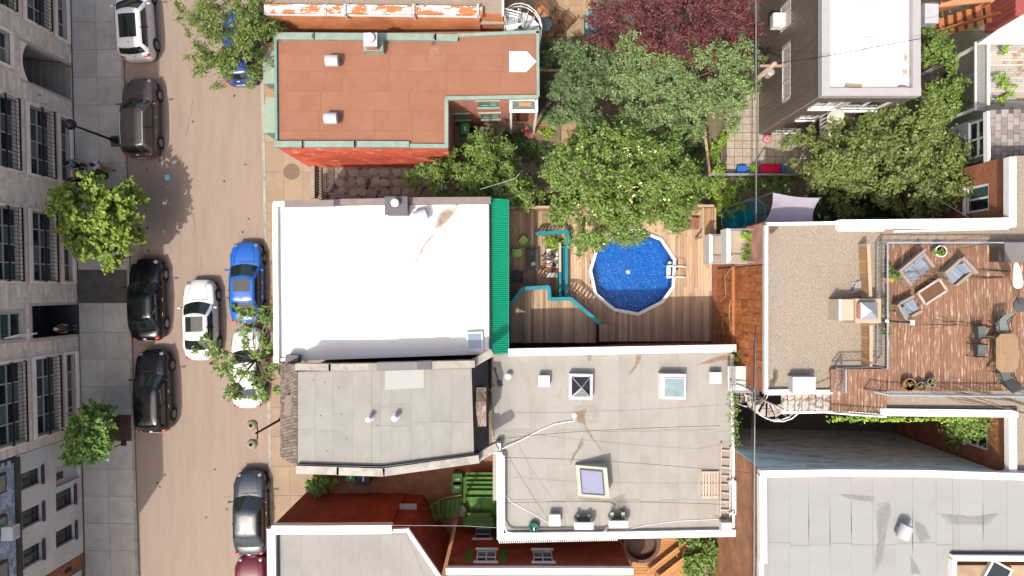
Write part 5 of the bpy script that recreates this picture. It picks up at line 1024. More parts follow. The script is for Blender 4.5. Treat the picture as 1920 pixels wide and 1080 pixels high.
for k in range(6): y = a.y + (b.y - a.y) * (k + .5) / 6; piece('seat_slat', wood, wb_, ((a.x + b.x) / 2, y, .44), (b.x - a.x, (b.y - a.y) / 6 - .015, .03))
for x in (a.x + .05, b.x - .05): MB().box(x - .03, a.y, 0.0, x + .03, b.y, .44).build('leg', wood, wb_)
# white spiral stair behind the peeling cornice house
def spiral(label, px, py, zt, r, n, mat, turn=1.5, a0=0.0, zb=0.0, treadm=None, name='spiral_stair'):
    c = W(px, py, zt); root = thing(name, label, 'stair', (c.x, c.y, zb)); MB().tube([(c.x, c.y, zb), (c.x, c.y, zt + .9)], .05, 8).build('newel', mat, root)
    rail = []
    for k in range(n):
        t = a0 + turn * 2 * math.pi * k / n; t2 = t + turn * 2 * math.pi / n * 1.12; z = zb + (zt - zb) * (k + 1) / n
        MB().prism([(c.x + .06 * math.cos(t), c.y + .06 * math.sin(t)), (c.x + r * math.cos(t), c.y + r * math.sin(t)), (c.x + r * math.cos(t2), c.y + r * math.sin(t2)), (c.x + .06 * math.cos(t2), c.y + .06 * math.sin(t2))], z - .03, z).build('tread', treadm or mat, root)
        p = Vector((c.x + r * math.cos(t), c.y + r * math.sin(t), z)); piece('baluster', mat, root, p, (.022, .022, .92)); rail.append(p + Vector((0, 0, .92)))
    for dz in (0, -.35): MB().tube([p + Vector((0, 0, dz)) for p in rail], .028, 6).build('handrail', mat, root)
    return root
spiral('white metal spiral stair beside the rear patio', 982, 42, 4.8, .95, 22, wht, 1.4, 1.2)
m = thing('stair_landing', 'small white slatted landing joining the spiral stair', 'landing', W(948, 45, 0)); a, b = W(944, 58, 4.8), W(972, 30, 4.8)
for k in range(8): x = a.x + (b.x - a.x) * (k + .5) / 8; piece('slat', lgrey, m, (x, (a.y + b.y) / 2, 4.74), ((b.x - a.x) / 8 - .05, b.y - a.y, .04))
for y in (a.y, b.y): MB().bar((a.x, y, 4.72), (b.x, y, 4.72), .07).build('beam', wht, m)
for z in (5.1, 5.4, 5.75): MB().bar((a.x, b.y, z), (b.x, b.y - .2, z), .05).build('rail', wht, m)
for x, y in ((a.x, a.y), (b.x, a.y), (a.x, b.y), (b.x, b.y)): MB().bar((x, y, 0), (x, y, 5.7 if y > a.y else 4.7), .06).build('post', wht, m)
# bins and pots near the grey deck
def bin_(label, px, py, z, mat, lx=.5, ly=.55, h=.95, rz=0.0, grp=None):
    c = W(px, py, z + h); r = thing('wheelie_bin', label, 'bin', (0, 0, 0), grp); MB().hexa([(-lx * .42, -ly * .42, .05), (lx * .42, -ly * .42, .05), (lx * .42, ly * .42, .05), (-lx * .42, ly * .42, .05), (-lx / 2, -ly / 2, h - .08), (lx / 2, -ly / 2, h - .08), (lx / 2, ly / 2, h - .08), (-lx / 2, ly / 2, h - .08)]).build('body', mat, r)
    MB().box(-lx * .54, -ly * .54, h - .08, lx * .54, ly * .56, h).build('lid', mat, r, bevel=.03); MB().bar((-lx * .4, ly * .6, h - .06), (lx * .4, ly * .6, h - .06), .03).build('handle', mat, r)
    for x in (-1, 1): MB().lathe([(.0, -.03), (.09, -.03), (.09, .03), (0, .03)], (x * lx * .45, ly * .35, .09), 12, 'x').build('wheel', black, r)
    MB().box(-.04, -.12, h, .04, .12, h + .004).build('label_strip', wht, r); place(r, (c.x, c.y, z), rz); return r
gbin = M('green_bin_plastic', (.03, .24, .025), .4, .06)
bin_('green wheelie bin on the grey rear deck', 872, 241, .6, gbin, .45, .55); bin_('green lidded bin nearest the green stair head', 858, 899, .03, gbin, .62, .5, .95, R(90), 'green bins by the green steps'); bin_('green lidded bin beside its twin at the stair foot', 857, 914, .03, gbin, .62, .5, .95, R(92), 'green bins by the green steps'); bin_('green bin beside a blue bin under the eaves', 657, 894, .03, gbin, .5, .5); bin_('navy blue recycling bin against the maroon wall', 681, 898, .03, M('navy_plastic', (.02, .03, .06), .5), .7, .65, 1.05)
def pot(label, px, py, z, r, h, mat, plant=None):
    c = W(px, py, z + h); o = thing('flower_pot', label, 'pot', (c.x, c.y, z)); MB().lathe([(r * .7, 0), (r, h * .85), (r * 1.08, h * .86), (r * 1.08, h), (r * .9, h), (r * .9, h * .85), (0, h * .85)], (c.x, c.y, z), 18).build('pot', mat, o); MB().lathe([(0, 0), (r * .9, 0)], (c.x, c.y, z + h * .9), 14).build('soil', soil, o); return o, c
terp = M('terracotta_pot', (.38, .13, .05), .8, .1); pot('terracotta pot beside the green bin on the grey deck', 886, 243, .6, .2, .4, terp)
# ================================================================== ROOF TERRACE
ZT = 9.15; kt = (CAMZ - ZT) / FPX
tw_ = M('terrace_plank', (.22, .115, .068), .8, .15, 2, piece=.15, stretch=(6, .7, 6), col2=(.46, .36, .27), mixscale=2.6, lo=.54, hi=.64, bump=.2)
td = thing('roof_terrace', 'worn red brown timber terrace laid on the gravel roof', 'terrace', W(1790, 600, Z11))
x = 1664.0
while x < 1990:
    X = W(x + 3.1, 0, ZT).x; ya, yb = W(0, 733, ZT).y, W(0, 458, ZT).y; cut = ya + (yb - ya) * random.uniform(.25, .75)
    piece('plank', tw_, td, (X, (ya + cut) / 2, ZT - .06), (6.2 * kt - .012, cut - ya - .01, .06 + random.uniform(-.003, .003))); piece('plank', tw_, td, (X, (cut + yb) / 2, ZT - .06), (6.2 * kt - .012, yb - cut, .06 + random.uniform(-.003, .003))); x += 6.2
MB().box(W(1665, 0, ZT).x, W(0, 732, ZT).y, Z11 - .01, W(1985, 0, ZT).x, W(0, 459, ZT).y, ZT - .07).build('joists', darkw, td)
pl = thing('stair_platform', 'small timber platform between terrace and outdoor steps', 'platform', W(1610, 733, Z11)); x = 1558.0
while x < 1662:
    X = W(x + 3.1, 0, ZT).x; y0 = 692 if x < 1622 or True else 692; piece('plank', tw_, pl, (X, (W(0, 772, ZT).y + W(0, 692, ZT).y) / 2, ZT - .07), (6.2 * kt - .012, W(0, 692, ZT).y - W(0, 772, ZT).y, .06 + random.uniform(-.003, .003))); x += 6.2
for x in (1562, 1655):
    for y in (696, 768): p = W(x, y, ZT); MB().bar((p.x, p.y, Z11 - (9 if y > 740 and x < 1600 else .02)), (p.x, p.y, ZT - .07), .12).build('post', darkw, pl)
blr = M('bluish_rail', (.4, .45, .5), .4, .08, metal=.4)
def rail_bars(label, pts, zb, h, mat, name='metal_railing', step=.14, r=.03, diag=False):
    P = [W(x, y, zb + h) for x, y in pts]; root = thing(name, label, 'railing', (P[0].x, P[0].y, zb))
    for a, b in zip(P[:-1], P[1:]):
        MB().bar(a, b, r * 1.8).build('top_rail', mat, root); MB().bar(a - Vector((0, 0, h - .1)), b - Vector((0, 0, h - .1)), r).build('bottom_rail', mat, root); n = max(2, int((b - a).length / step))
        for k in range(n + 1): p = a.lerp(b, k / n); piece('baluster', mat, root, (p.x, p.y, zb), (.018, .018, h))
    for p in P: MB().bar(p - Vector((0, 0, h)), p, .05).build('post', mat, root)
    return root
rail_bars('bluish metal railing between the terrace and the gravel roof', [(1664, 458), (1664, 692)], ZT, .9, blr); rail_bars('pale metal railing along the terrace edge by the parapet', [(1640, 736), (1668, 741), (1985, 745)], ZT, .9, blr); rail_bars('white metal railing wrapping the stair platform', [(1586, 694), (1586, 736)], ZT, .9, blr); rail_bars('thin dark railing behind the stair platform', [(1580, 690), (1655, 688)], ZT, .9, dgrey); rail_bars('light metal railing on the terrace side toward the gravel strip', [(1664, 455), (1985, 455)], ZT, .6, blr, step=.4)
rail_bars('white railing beside the outdoor steps', [(1530, 772), (1600, 778), (1662, 782)], ZT - .3, .9, wht)
# timber windbreak on the gravel roof
fence('long plank windbreak on the gravel roof beside the chimney', (1628, 458), (1632, 556), Z11, ZT + .55, .16, wood, 'roof_windbreak'); fence('plank windbreak between the chimney and the stair platform', (1633, 610), (1633, 688), Z11, ZT + .55, .16, wood, 'roof_windbreak')
# outdoor steps, spiral
os_ = thing('outdoor_steps', 'white open tread steps down from the stair platform', 'steps', W(1515, 755, Z11 - 2)); stepm = M('white_step', (.5, .46, .42), .7, .1, 3, col2=(.33, .27, .23), mixscale=4)
for k in range(7): z = ZT - .18 * (k + 1); p = W(1550 - 13.2 * k, 755, z); piece('tread', stepm, os_, (p.x, p.y, z - .05), (.28, .78, .05))
for y in (738, 771): MB().bar(W(1562, y, ZT - .1), W(1466, y, ZT - 1.45), .05, .2).build('stringer', wht, os_); MB().bar(W(1562, y + (2 if y > 750 else -1), ZT + .8), W(1466, y + (4 if y > 750 else -1), ZT - .5), .05).build('handrail', wht, os_)
spiral('white metal spiral stair at the corner of the terrace building', 1457, 762, 7.75, .72, 28, wht, 2.0, .6, 0.0, stepm)
# wicker seating
wick = M('taupe_wicker', (.3, .235, .2), .8, .15, 25, bump=.5, bscale=70); gcu = M('blue_grey_cushion', (.2, .235, .29), .9, .08, 3); gpi = M('cushion_piping', (.42, .4, .3), .8); dcu = M('dark_cushion', (.1, .105, .12), .9, .1)
def sofa(name, label, w, loc, rz, n=1):
    r = thing(name, label, 'armchair' if n == 1 else 'sofa', (0, 0, 0)); MB().box(-w / 2, -.38, .06, w / 2, .38, .32).build('base', wick, r, bevel=.03)
    for x in (-1, 1): MB().hexa([(x * w / 2 - .06, -.4, .06), (x * w / 2 + .06, -.4, .06), (x * w / 2 + .06, .38, .06), (x * w / 2 - .06, .38, .06), (x * w / 2 - .06, -.4, .56), (x * w / 2 + .07, -.4, .56), (x * w / 2 + .08, .4, .6), (x * w / 2 - .05, .4, .6)]).build('arm', wick, r, bevel=.02)
    MB().hexa([(-w / 2 - .04, .32, .1), (w / 2 + .04, .32, .1), (w / 2 + .04, .42, .1), (-w / 2 - .04, .42, .1), (-w / 2 - .1, .44, .82), (w / 2 + .1, .44, .82), (w / 2 + .1, .56, .82), (-w / 2 - .1, .56, .82)]).build('backrest', wick, r, bevel=.02)
    for k in range(n):
        x0 = -w / 2 + .08 + (w - .16) * k / n; x1 = -w / 2 + .08 + (w - .16) * (k + 1) / n - .02; sc_ = MB().box(x0, -.37, .33, x1, .2, .45).build('seat_cushion', gcu, r, bevel=.03); MB().bar((x0 + .04, -.1, .452), (x1 - .04, -.02, .452), .02, .01).build('piping', gpi, sc_); MB().hexa([(x0, .19, .42), (x1, .19, .42), (x1, .31, .42), (x0, .31, .42), (x0 + .02, .3, .76), (x1 - .02, .3, .76), (x1 - .02, .42, .76), (x0 + .02, .42, .76)]).build('back_cushion', gcu, r, bevel=.03)
    for x in (-w / 2 + .06, w / 2 - .06):
        for y in (-.32, .32): MB().bar((x, y, 0), (x, y, .08), .06).build('foot', dgrey, r)
    place(r, loc, rz); return r
sofa('wicker_loveseat', 'wicker loveseat with two blue grey cushions beside the potted shrub', 1.25, W(1716, 505, ZT + .4) * 1, R(40), 2); sofa('wicker_armchair', 'wicker armchair with blue grey cushions near the white parasol', .72, W(1792, 512, ZT + .4), R(-48)); sofa('wicker_armchair', 'wicker armchair with blue grey cushions next to the terrace railing', .72, W(1703, 577, ZT + .4), R(118))
for o in list(bpy.data.objects):
    if o.name.startswith('wicker_') and o.parent is None: o.location.z = ZT
ct = thing('wicker_coffee_table', 'wicker coffee table with brown glass top between the armchairs', 'table', (0, 0, 0)); MB().box(-.52, -.27, .05, .52, .27, .36).build('base', wick, ct, bevel=.02)
m = MB()
for a, b in (((-.55, -.3), (.55, -.3)), ((-.55, .3), (.55, .3)), ((-.55, -.3), (-.55, .3)), ((.55, -.3), (.55, .3))): m.bar((*a, .39), (*b, .39), .09, .07)
m.build('rim', M('taupe_light', (.42, .35, .32), .8, .1), ct); MB().box(-.5, -.25, .36, .5, .25, .385).build('top', M('brown_glass', (.14, .07, .035), .15, .15), ct)
for x in (-.45, .45):
    for y in (-.2, .2): MB().bar((x, y, 0), (x, y, .06), .05).build('foot', dgrey, ct)
c = W(1748, 547, ZT + .4); place(ct, (c.x, c.y, ZT), R(33))
# dining set
tk = M('teak_top', (.28, .18, .105), .7, .12, 3, piece=.1, stretch=(6, 1, 6)); dt = thing('octagonal_table', 'octagonal teak dining table surrounded by dark sling chairs', 'table', W(1890, 662, ZT)); c = W(1889, 662, ZT + .74); dt.location = (c.x, c.y, ZT); WL[dt.name] = Vector((c.x, c.y, ZT))
hw, hl, cc = .47, .82, .2
MB().prism([(c.x - hw, c.y - hl + cc), (c.x - hw + cc, c.y - hl), (c.x + hw - cc, c.y - hl), (c.x + hw, c.y - hl + cc), (c.x + hw, c.y + hl - cc), (c.x + hw - cc, c.y + hl), (c.x - hw + cc, c.y + hl), (c.x - hw, c.y + hl - cc)], ZT + .69, ZT + .73).build('top', tk, dt)
for k in range(9):
    x = c.x - .36 + .09 * k; hh_ = .7 if abs(k - 4) < 4 else .58; piece('top_slat', tk, dt, (x, c.y + .36, ZT + .725), (.082, .68, .012)); piece('top_slat', tk, dt, (x, c.y - .36, ZT + .725), (.082, .68, .012))
for x in (-.36, .36):
    for y in (-.65, .65): MB().bar((c.x + x, c.y + y, ZT), (c.x + x, c.y + y, ZT + .7), .08).build('leg', tk, dt)
slg = M('dark_sling', (.1, .115, .11), .8, .08); slg2 = M('green_grey_sling', (.16, .2, .185), .8, .08)
def sling(label, px, py, rz, mat=slg, lean=.12):
    r = thing('sling_chair', label, 'chair', (0, 0, 0), 'sling chairs around the terrace dining table'); MB().hexa([(-.24, -.25, .43), (.24, -.25, .43), (.24, .22, .39), (-.24, .22, .39), (-.24, -.25, .45), (.24, -.25, .45), (.24, .22, .41), (-.24, .22, .41)]).build('seat', mat, r)
    MB().hexa([(-.24, .2, .41), (.24, .2, .41), (.24, .225, .41), (-.24, .225, .41), (-.23, .2 + lean * 1.6, .95), (.23, .2 + lean * 1.6, .95), (.23, .225 + lean * 1.6, .95), (-.23, .225 + lean * 1.6, .95)]).build('backrest', mat, r)
    for x in (-.27, .27):
        MB().tube([(x, -.28, 0), (x, -.25, .62), (x, .22, .64), (x, .2 + lean, .75)], .018).build('arm_frame', black, r); MB().tube([(x, .3, 0), (x, .05, .42), (x, .22, .64)], .016).build('leg', black, r); MB().tube([(x, -.25, .42), (x, .2, .4), (x, .2 + lean * 1.6, .96)], .018).build('side_frame', black, r)
    p = W(px, py, ZT + .45); place(r, (p.x, p.y, ZT), rz)
sling('dark sling chair on the long side of the octagonal table, above its twin', 1838, 622, R(95)); sling('dark sling chair on the long side of the octagonal table, below its twin', 1837, 657, R(88)); sling('green grey sling chair at the table end facing the parasol', 1880, 612, R(10), slg2, .2); sling('dark sling chair with tall back at the table end by the railing', 1885, 705, R(200), slg, .25)
bx = thing('storage_chest', 'grey lidded storage chest at the terrace edge', 'storage box', W(1900, 472, ZT)); a, b = W(1876, 490, ZT + .7), W(1955, 456, ZT + .7); MB().box(a.x, a.y, ZT, b.x, b.y, ZT + .6).build('body', M('dark_chest', (.06, .045, .04), .7, .15), bx); MB().box(a.x + .2, a.y - .03, ZT + .6, b.x + .03, b.y + .03, ZT + .68).build('lid', M('grey_lid', (.17, .155, .155), .6, .06), bx)
pw = thing('white_parasol', 'closed white parasol standing beside the storage chest', 'parasol', W(1912, 570, ZT)); cb_ = W(1912, 572, ZT); c0 = Vector((W(1907, 500, ZT + 2.2).x, W(0, 500, ZT + 2.2).y, 0)); pw.location = (cb_.x, cb_.y, ZT); WL[pw.name] = Vector((cb_.x, cb_.y, ZT))
p0, p1 = Vector((cb_.x, cb_.y, ZT)), W(1905, 492, ZT + 2.3)
MB().tube([p0, p1], .025, 8).build('pole', dgrey, pw); MB().lathe([(.3, 0), (.3, .06), (.05, .1)], (cb_.x, cb_.y, ZT), 18).build('base', dgrey, pw)
MB().tube([p0.lerp(p1, .45), p0.lerp(p1, .5), p0.lerp(p1, .7), p0.lerp(p1, .93), p1], [.1, .19, .17, .1, .03], 9).build('canopy', M('white_canvas', (.75, .74, .72), .9, .06, 6), pw)
pot1, pc1 = pot('round white pot with leafy shrub behind the loveseat', 1765, 471, ZT, .24, .4, wht)
for i, (x, y, r, m_, l) in enumerate(((1706, 722, .27, terp, 'orange terracotta pot with dry plant by the terrace railing'), (1728, 725, .19, M('grey_pot', (.22, .2, .19), .7, .1), 'small grey pot beside the orange terracotta pot'), (1748, 717, .19, MATS['grey_pot'], 'grey pot at the end of the pot row by railing'))): pot(l, x, y, ZT, r, .42, m_)
lc_ = thing('folded_deck_chair', 'folded grey deck chair lying in the chimney shadow', 'chair', W(1610, 540, Z11)); c = W(1611, 540, Z11 + .1)
for k in range(7): piece('slat', M('grey_slat', (.3, .29, .28), .7, .1, piece=.1), lc_, (c.x - .2 + .07 * k, c.y + .03 * k, Z11 + .08), (.055, .55, .02), -.35)
for s in (-1, 1): MB().bar((c.x - .3, c.y + s * .2, Z11 + .05), (c.x + .45, c.y + s * .2 + .2, Z11 + .05), .04).build('frame', lgrey, lc_)
tp_ = thing('tripod_lamp', 'slim black and white lamp arm beside the chimney', 'lamp', W(1665, 603, ZT)); MB().tube([W(1653, 601, ZT + .9), W(1680, 603, ZT + .9), W(1712, 605, ZT + .9)], .035, 8).build('arm', black, tp_); q = W(1665, 602, ZT + .9); MB().bar((q.x, q.y, ZT), (q.x, q.y, ZT + .9), .05).build('post', dgrey, tp_); q = W(1710, 605, ZT + .9); MB().obox(q.x, q.y, ZT + .86, ZT + .95, .16, .2).build('head', wht, tp_); q = W(1663, 602, ZT + .95); MB().obox(q.x, q.y, ZT + .9, ZT + .98, .12, .12).build('joint', wht, tp_)
# ---- things on the skylight roof
for i, (x, y, l) in enumerate(((1095, 985, 'white rooftop air conditioner unit with bare brackets on the grey roof'), (1160, 982, 'white rooftop air conditioner unit with pale green cover slabs'))):
    c = W(x, y, Z8 + .75); r = thing('air_conditioner', l, 'air conditioner', (c.x, c.y, Z8)); MB().obox(c.x, c.y - .03, Z8 + .15, Z8 + .75, .9, .36).build('casing', wht, r); MB().obox(c.x, c.y + .16, Z8 + .2, Z8 + .7, .6, .03).build('grille', dgrey, r)
    MB().obox(c.x, c.y + .05, Z8 + .751, Z8 + .77, .86, .18).build('top_panel', lgrey, r)
    for s in (-.3, .3): MB().obox(c.x + s, c.y, Z8, Z8 + .15, .1, .5).build('foot', dgrey if i == 0 else offw, r); MB().obox(c.x + s * .9, c.y + .3, Z8 + .35, Z8 + .42, .16, .25).build('bracket', [dgrey, M('pale_green_slab', (.4, .42, .28), .8)][i], r)
c = W(1001, 989, Z8 + .3); gv = thing('hose_reel', 'dark green round hose reel near the roof parapet', 'hose reel', (c.x, c.y, Z8)); gd_ = M('dark_green_metal', (.0, .1, .06), .4, .1); MB().lathe([(.05, 0), (.24, .02), (.26, .1), (.24, .18), (.16, .2), (.16, .1), (.05, .1)], (c.x, c.y, Z8 + .12), 20).build('reel', gd_, gv, True); MB().tube([(c.x, c.y, Z8 + .3), (c.x, c.y - .22, Z8 + .25)], .04).build('nozzle', wht, gv); MB().obox(c.x, c.y, Z8, Z8 + .14, .3, .3).build('base', gd_, gv)
pal = thing('wooden_pallet', 'pale wooden pallet lying next to the roof ladder', 'pallet', W(1331, 908, Z8)); a, b = W(1316, 935, Z8 + .16), W(1348, 884, Z8 + .16); paw = M('pallet_wood', (.5, .38, .32), .85, .12, piece=.12)
for k in range(6): x = a.x + (b.x - a.x) * (k + .5) / 6; piece('deck_board', paw, pal, (x, (a.y + b.y) / 2, Z8 + .13), ((b.x - a.x) / 6 - .05, b.y - a.y, .025))
for k in range(3): y = a.y + .06 + (b.y - a.y - .12) * k / 2; piece('bearer', paw, pal, ((a.x + b.x) / 2, y, Z8 + .02), (b.x - a.x, .1, .11))
ld = thing('wooden_ladder', 'pale wooden ladder lying along the roof parapet', 'ladder', W(1360, 900, Z8)); 
for x0, x1 in ((1352, 1350), (1369, 1368)): MB().bar(W(x0, 830 if x0 < 1360 else 838, Z8 + .12), W(x1, 968, Z8 + .12), .06, .09).build('stile', paw, ld)
for k in range(8): y = 844 + 16 * k; MB().bar(W(1352 - .1 * k, y, Z8 + .12), W(1369, y + 1, Z8 + .12), .06, .04).build('rung', paw, ld)
rail_bars('thin white roof access hoop beside the ladder', [(1367, 905), (1379, 902), (1379, 965), (1369, 963)], Z8, .35, wht, 'access_hoop', step=3)
sv = thing('shovel', 'snow shovel with black blade lying on the skylight roof', 'shovel', W(932, 712, Z8)); MB().tube([W(928, 694, Z8 + .06), W(935, 716, Z8 + .06)], .025).build('handle', black, sv); MB().obox(*W(937, 719, Z8 + .05).xy, Z8 + .02, Z8 + .06, .24, .3, .3).build('blade', black, sv); MB().obox(*W(927.5, 692, Z8).xy, Z8 + .02, Z8 + .08, .12, .1, .3).build('grip', black, sv)
br = thing('broom', 'teal handled broom beside the shovel on the roof', 'broom', W(921, 732, Z8)); MB().tube([W(910, 731, Z8 + .3), W(921, 731, Z8 + .08)], .022).build('handle', teal, br); MB().obox(*W(924, 728, Z8).xy, Z8 + .02, Z8 + .14, .14, .3, -.3).build('brush', M('straw', (.4, .3, .16), .9), br)
# ---- green stair and deck in the courtyard
gw_ = M('green_stained_wood', (.075, .2, .03), .75, .2, 2, piece=.3, col2=(.05, .13, .03), mixscale=2); gdk = thing('green_deck', 'green stained timber deck with curving steps in the courtyard', 'deck', W(900, 940)); zg = 1.9
a, b = W(868, 988, zg), W(931, 932, zg)
for k in range(10): x = a.x + (b.x - a.x) * (k + .5) / 10; piece('plank', gw_, gdk, (x, (a.y + b.y) / 2, zg - .05), ((b.x - a.x) / 10 - .012, b.y - a.y, .05))
for k in range(5): z = zg - .2 * (k + 1); p = W(900, 925 - 8.5 * k, z); piece('tread', gw_, gdk, (p.x, p.y, z - .05), (1.6, .3, .05)); piece('riser', M('green_dark', (.02, .06, .015), .8), gdk, (p.x, p.y - .13, z - .05), (1.6, .02, .2))
for x in (871, 926): MB().bar(W(x, 895, zg + .2), W(x, 942, zg + .9), .12, .1).build('handrail', gw_, gdk); MB().bar(W(x, 935, zg - .1), W(x, 935, zg + .85), .1).build('post', gw_, gdk)
cc_ = W(812, 1000, 1.4)
for k in range(11):
    f = k / 10; x = 866 - 88 * f; y = 950 + 12 * f + 26 * max(0, f - .45) ** 1.3 * 2; z = zg - .14 * (k + 1); p = W(x, y, z); MB().obox(p.x, p.y, z - .05, z, .21, 1.0, R(-6 + 62 * max(0, f - .4) / .6)).build('tread', gw_, gdk)
MB().tube([W(866 - 88 * f, 928 + 14 * f + 26 * max(0, f - .4) * 1.6, zg + .7 - 1.4 * f) for f in np.linspace(0, 1, 8)], .025).build('stair_rail', M('olive_rail', (.16, .2, .06), .6), gdk)
MB().box(a.x + .05, a.y + .05, 0, b.x - .05, b.y - .05, zg - .06).build('deck_base', M('green_dark', (.02, .06, .015), .8), gdk)
ben = thing('green_bench', 'green stained bench at the far end of the courtyard deck', 'bench', W(898, 975, zg))
for k in range(3): p = W(898, 966 + 9 * k, zg + .45); piece('seat_slat', gw_, ben, (p.x, p.y, zg + .4), (1.55 - (.25 if k == 0 else 0), .24, .04))
for s in (-.6, .6): MB().bar((W(898, 975, zg).x + s, W(898, 975, zg).y, zg), (W(898, 975, zg).x + s, W(898, 975, zg).y, zg + .41), .08).build('leg', gw_, ben)
MB().ell(W(868, 958, zg + .3), (.22, .36, .25), 12, 8).build('grey_sack', M('grey_cloth', (.14, .13, .14), .9, .3, 4, bump=.5, bscale=8), None, True, label='crumpled dark grey sack at the head of green steps', cat='sack')
# ---- bottom yard: timber deck, picnic table
Zy = 2.6; yd = thing('yard_deck', 'bright orange timber deck below the skylight building', 'deck', W(1240, 1045)); opl = M('orange_plank', (.42, .2, .075), .75, .15, 2, piece=.16, stretch=(1, 6, 6)); a, b = W(1184, 1140, .6), W(1292, 1000, .6)
for k in range(26): y = a.y + (b.y - a.y) * (k + .5) / 26; piece('plank', opl, yd, ((a.x + b.x) / 2, y, .55), (b.x - a.x, (b.y - a.y) / 26 - .015, .05))
MB().box(a.x + .05, a.y + .05, 0, b.x - .05, b.y - .05, .54).build('frame', darkw, yd)
pt_ = thing('picnic_table', 'orange timber picnic table with attached benches', 'picnic table', (0, 0, 0))
for k in range(6): piece('top_board', opl, pt_, (0, -.38 + .152 * k, .72), (2.2, .14, .04))
for s in (-.8, .8):
    for k in range(2): piece('bench_board', opl, pt_, (0, s - .07 + .15 * k, .42), (2.2, .14, .04))
for x in (-.8, .8):
    MB().bar((x, -.8, .38), (x, .8, .38), .05, .1).build('bench_beam', opl, pt_)
    for s in (-1, 1): MB().bar((x, s * .7, 0), (x, s * .25, .72), .05, .1).build('leg', opl, pt_)
c = W(1262, 1078, 1.3); place(pt_, (c.x, c.y, .6), R(38))
tubm = M('tub_dark', (.11, .06, .045), .8, .2); c = W(1205, 1022, 1.0); hot = MB().lathe([(1.0, 0), (1.05, .6), (1.0, .62), (.85, .62), (.8, .2), (0, .2)], (c.x - .1, c.y + .1, .6), 24).build('sunken_tub', tubm, None, label='round dark tub at the corner of the orange yard deck', cat='tub')
fence('dark timber fence at the side of the bottom yard', (1352, 1010), (1352, 1110), 0, 2.2, .16, gw, 'timber_fence'); lat = thing('metal_gangway', 'grey boarded walkway with diagonal braces beside the hedge', 'walkway', W(1382, 1050)); a, b = W(1356, 1130, 2.0), W(1418, 1012, 2.0)
for k in range(13): x = a.x + (b.x - a.x) * (k + .5) / 13; piece('walk_board', gw, lat, (x, (a.y + b.y) / 2, 1.95), ((b.x - a.x) / 13 - .03, b.y - a.y, .04))
for p, q in (((1358, 1015), (1380, 1040)), ((1358, 1080), (1380, 1055)), ((1384, 1035), (1416, 1072))): MB().bar(W(*p, 2.1), W(*q, 2.1), .08).build('brace', M('rusty_brace', (.16, .08, .05), .8), lat)
MB().bar(W(1380, 1012, 2.3), W(1380, 1130, 2.3), .12, .3).build('beam', offw, lat)
for x in (1360, 1412):
    for y in (1016, 1100): p = W(x, y, 2); MB().bar((p.x, p.y, 0), (p.x, p.y, 1.95), .1).build('post', gw, lat)
# ---- side yard: toys, chairs, shade sail
def toy(name, label, cat, px, py, parts):
    c = W(px, py, .4); r = thing(name, label, cat, (c.x, c.y, .05))
    for nm, mat, b in parts: MB().box(c.x + b[0], c.y + b[1], .05 + b[2], c.x + b[3], c.y + b[4], .05 + b[5]).build(nm, mat, r, bevel=.03)
tr_ = M('toy_red', (.6, .01, .06), .4, .05); tbl = M('toy_blue', (.02, .14, .5), .4, .05); tg = M('toy_green', (.25, .5, .03), .4, .05); tpk = M('toy_pink', (.55, .22, .26), .6, .08)
toy('toy_slide', 'red plastic toy slide on the tiled patio edge', 'slide', 1450, 316, [('chute', tr_, (-.6, -.2, .2, .45, .2, .3)), ('side_rail', tr_, (-.6, -.24, .2, .45, -.18, .42)), ('side_rail', tr_, (-.6, .18, .2, .45, .24, .42)), ('platform', tbl, (.45, -.22, .3, .7, .22, .5)), ('leg', tbl, (.6, -.2, 0, .68, .2, .32)), ('foot', tr_, (-.68, -.26, 0, -.5, .26, .25))])
toy('toy_chair', 'lime green toy chair beside the red slide', 'toy chair', 1415, 317, [('seat', tg, (-.2, -.2, .25, .2, .2, .32)), ('backrest', tg, (-.2, .15, .3, .2, .22, .6)), ('leg', tg, (-.18, -.18, 0, -.1, .18, .26)), ('leg', tg, (.1, -.18, 0, .18, .18, .26))])
toy('toy_cart', 'blue plastic toy cart by the fence wire', 'toy', 1391, 317, [('tub', tbl, (-.25, -.22, .1, .25, .2, .4)), ('handle', tbl, (.22, -.04, .35, .5, .04, .4)), ('wheel', black, (-.2, -.26, 0, 0, -.22, .2)), ('wheel', black, (-.2, .2, 0, 0, .24, .2))])
c = W(1441, 259, .4); fl = thing('pink_toy', 'pale pink round toy seat at the corner of the dark building', 'toy', (c.x, c.y, .05)); MB().lathe([(.0, 0), (.22, 0), (.25, .15), (.2, .32), (.1, .34), (.08, .25), (0, .25)], (c.x, c.y, .05), 18).build('seat', tpk, fl, True); MB().ell((c.x + .05, c.y + .1, .42), (.08, .08, .08)).build('knob', M('toy_rose', (.6, .12, .16), .5), fl)
fence('low wire fence rail along the tiled patio edge', (1332, 327), (1500, 327), 0, .75, .5, galv, 'wire_fence', True, galv); fence('weathered grey board fence between garden and patio', (1320, 235), (1331, 330), 0, 1.8, .15, gw, 'timber_fence')
fence('weathered board fence behind the terracotta roof house', (1012, 131), (1060, 133), 0, 1.7, .15, gw, 'timber_fence')
tc = M('teal_cord', (.0, .34, .42), .5, .1); tcl = M('teal_frame', (.12, .5, .58), .4)
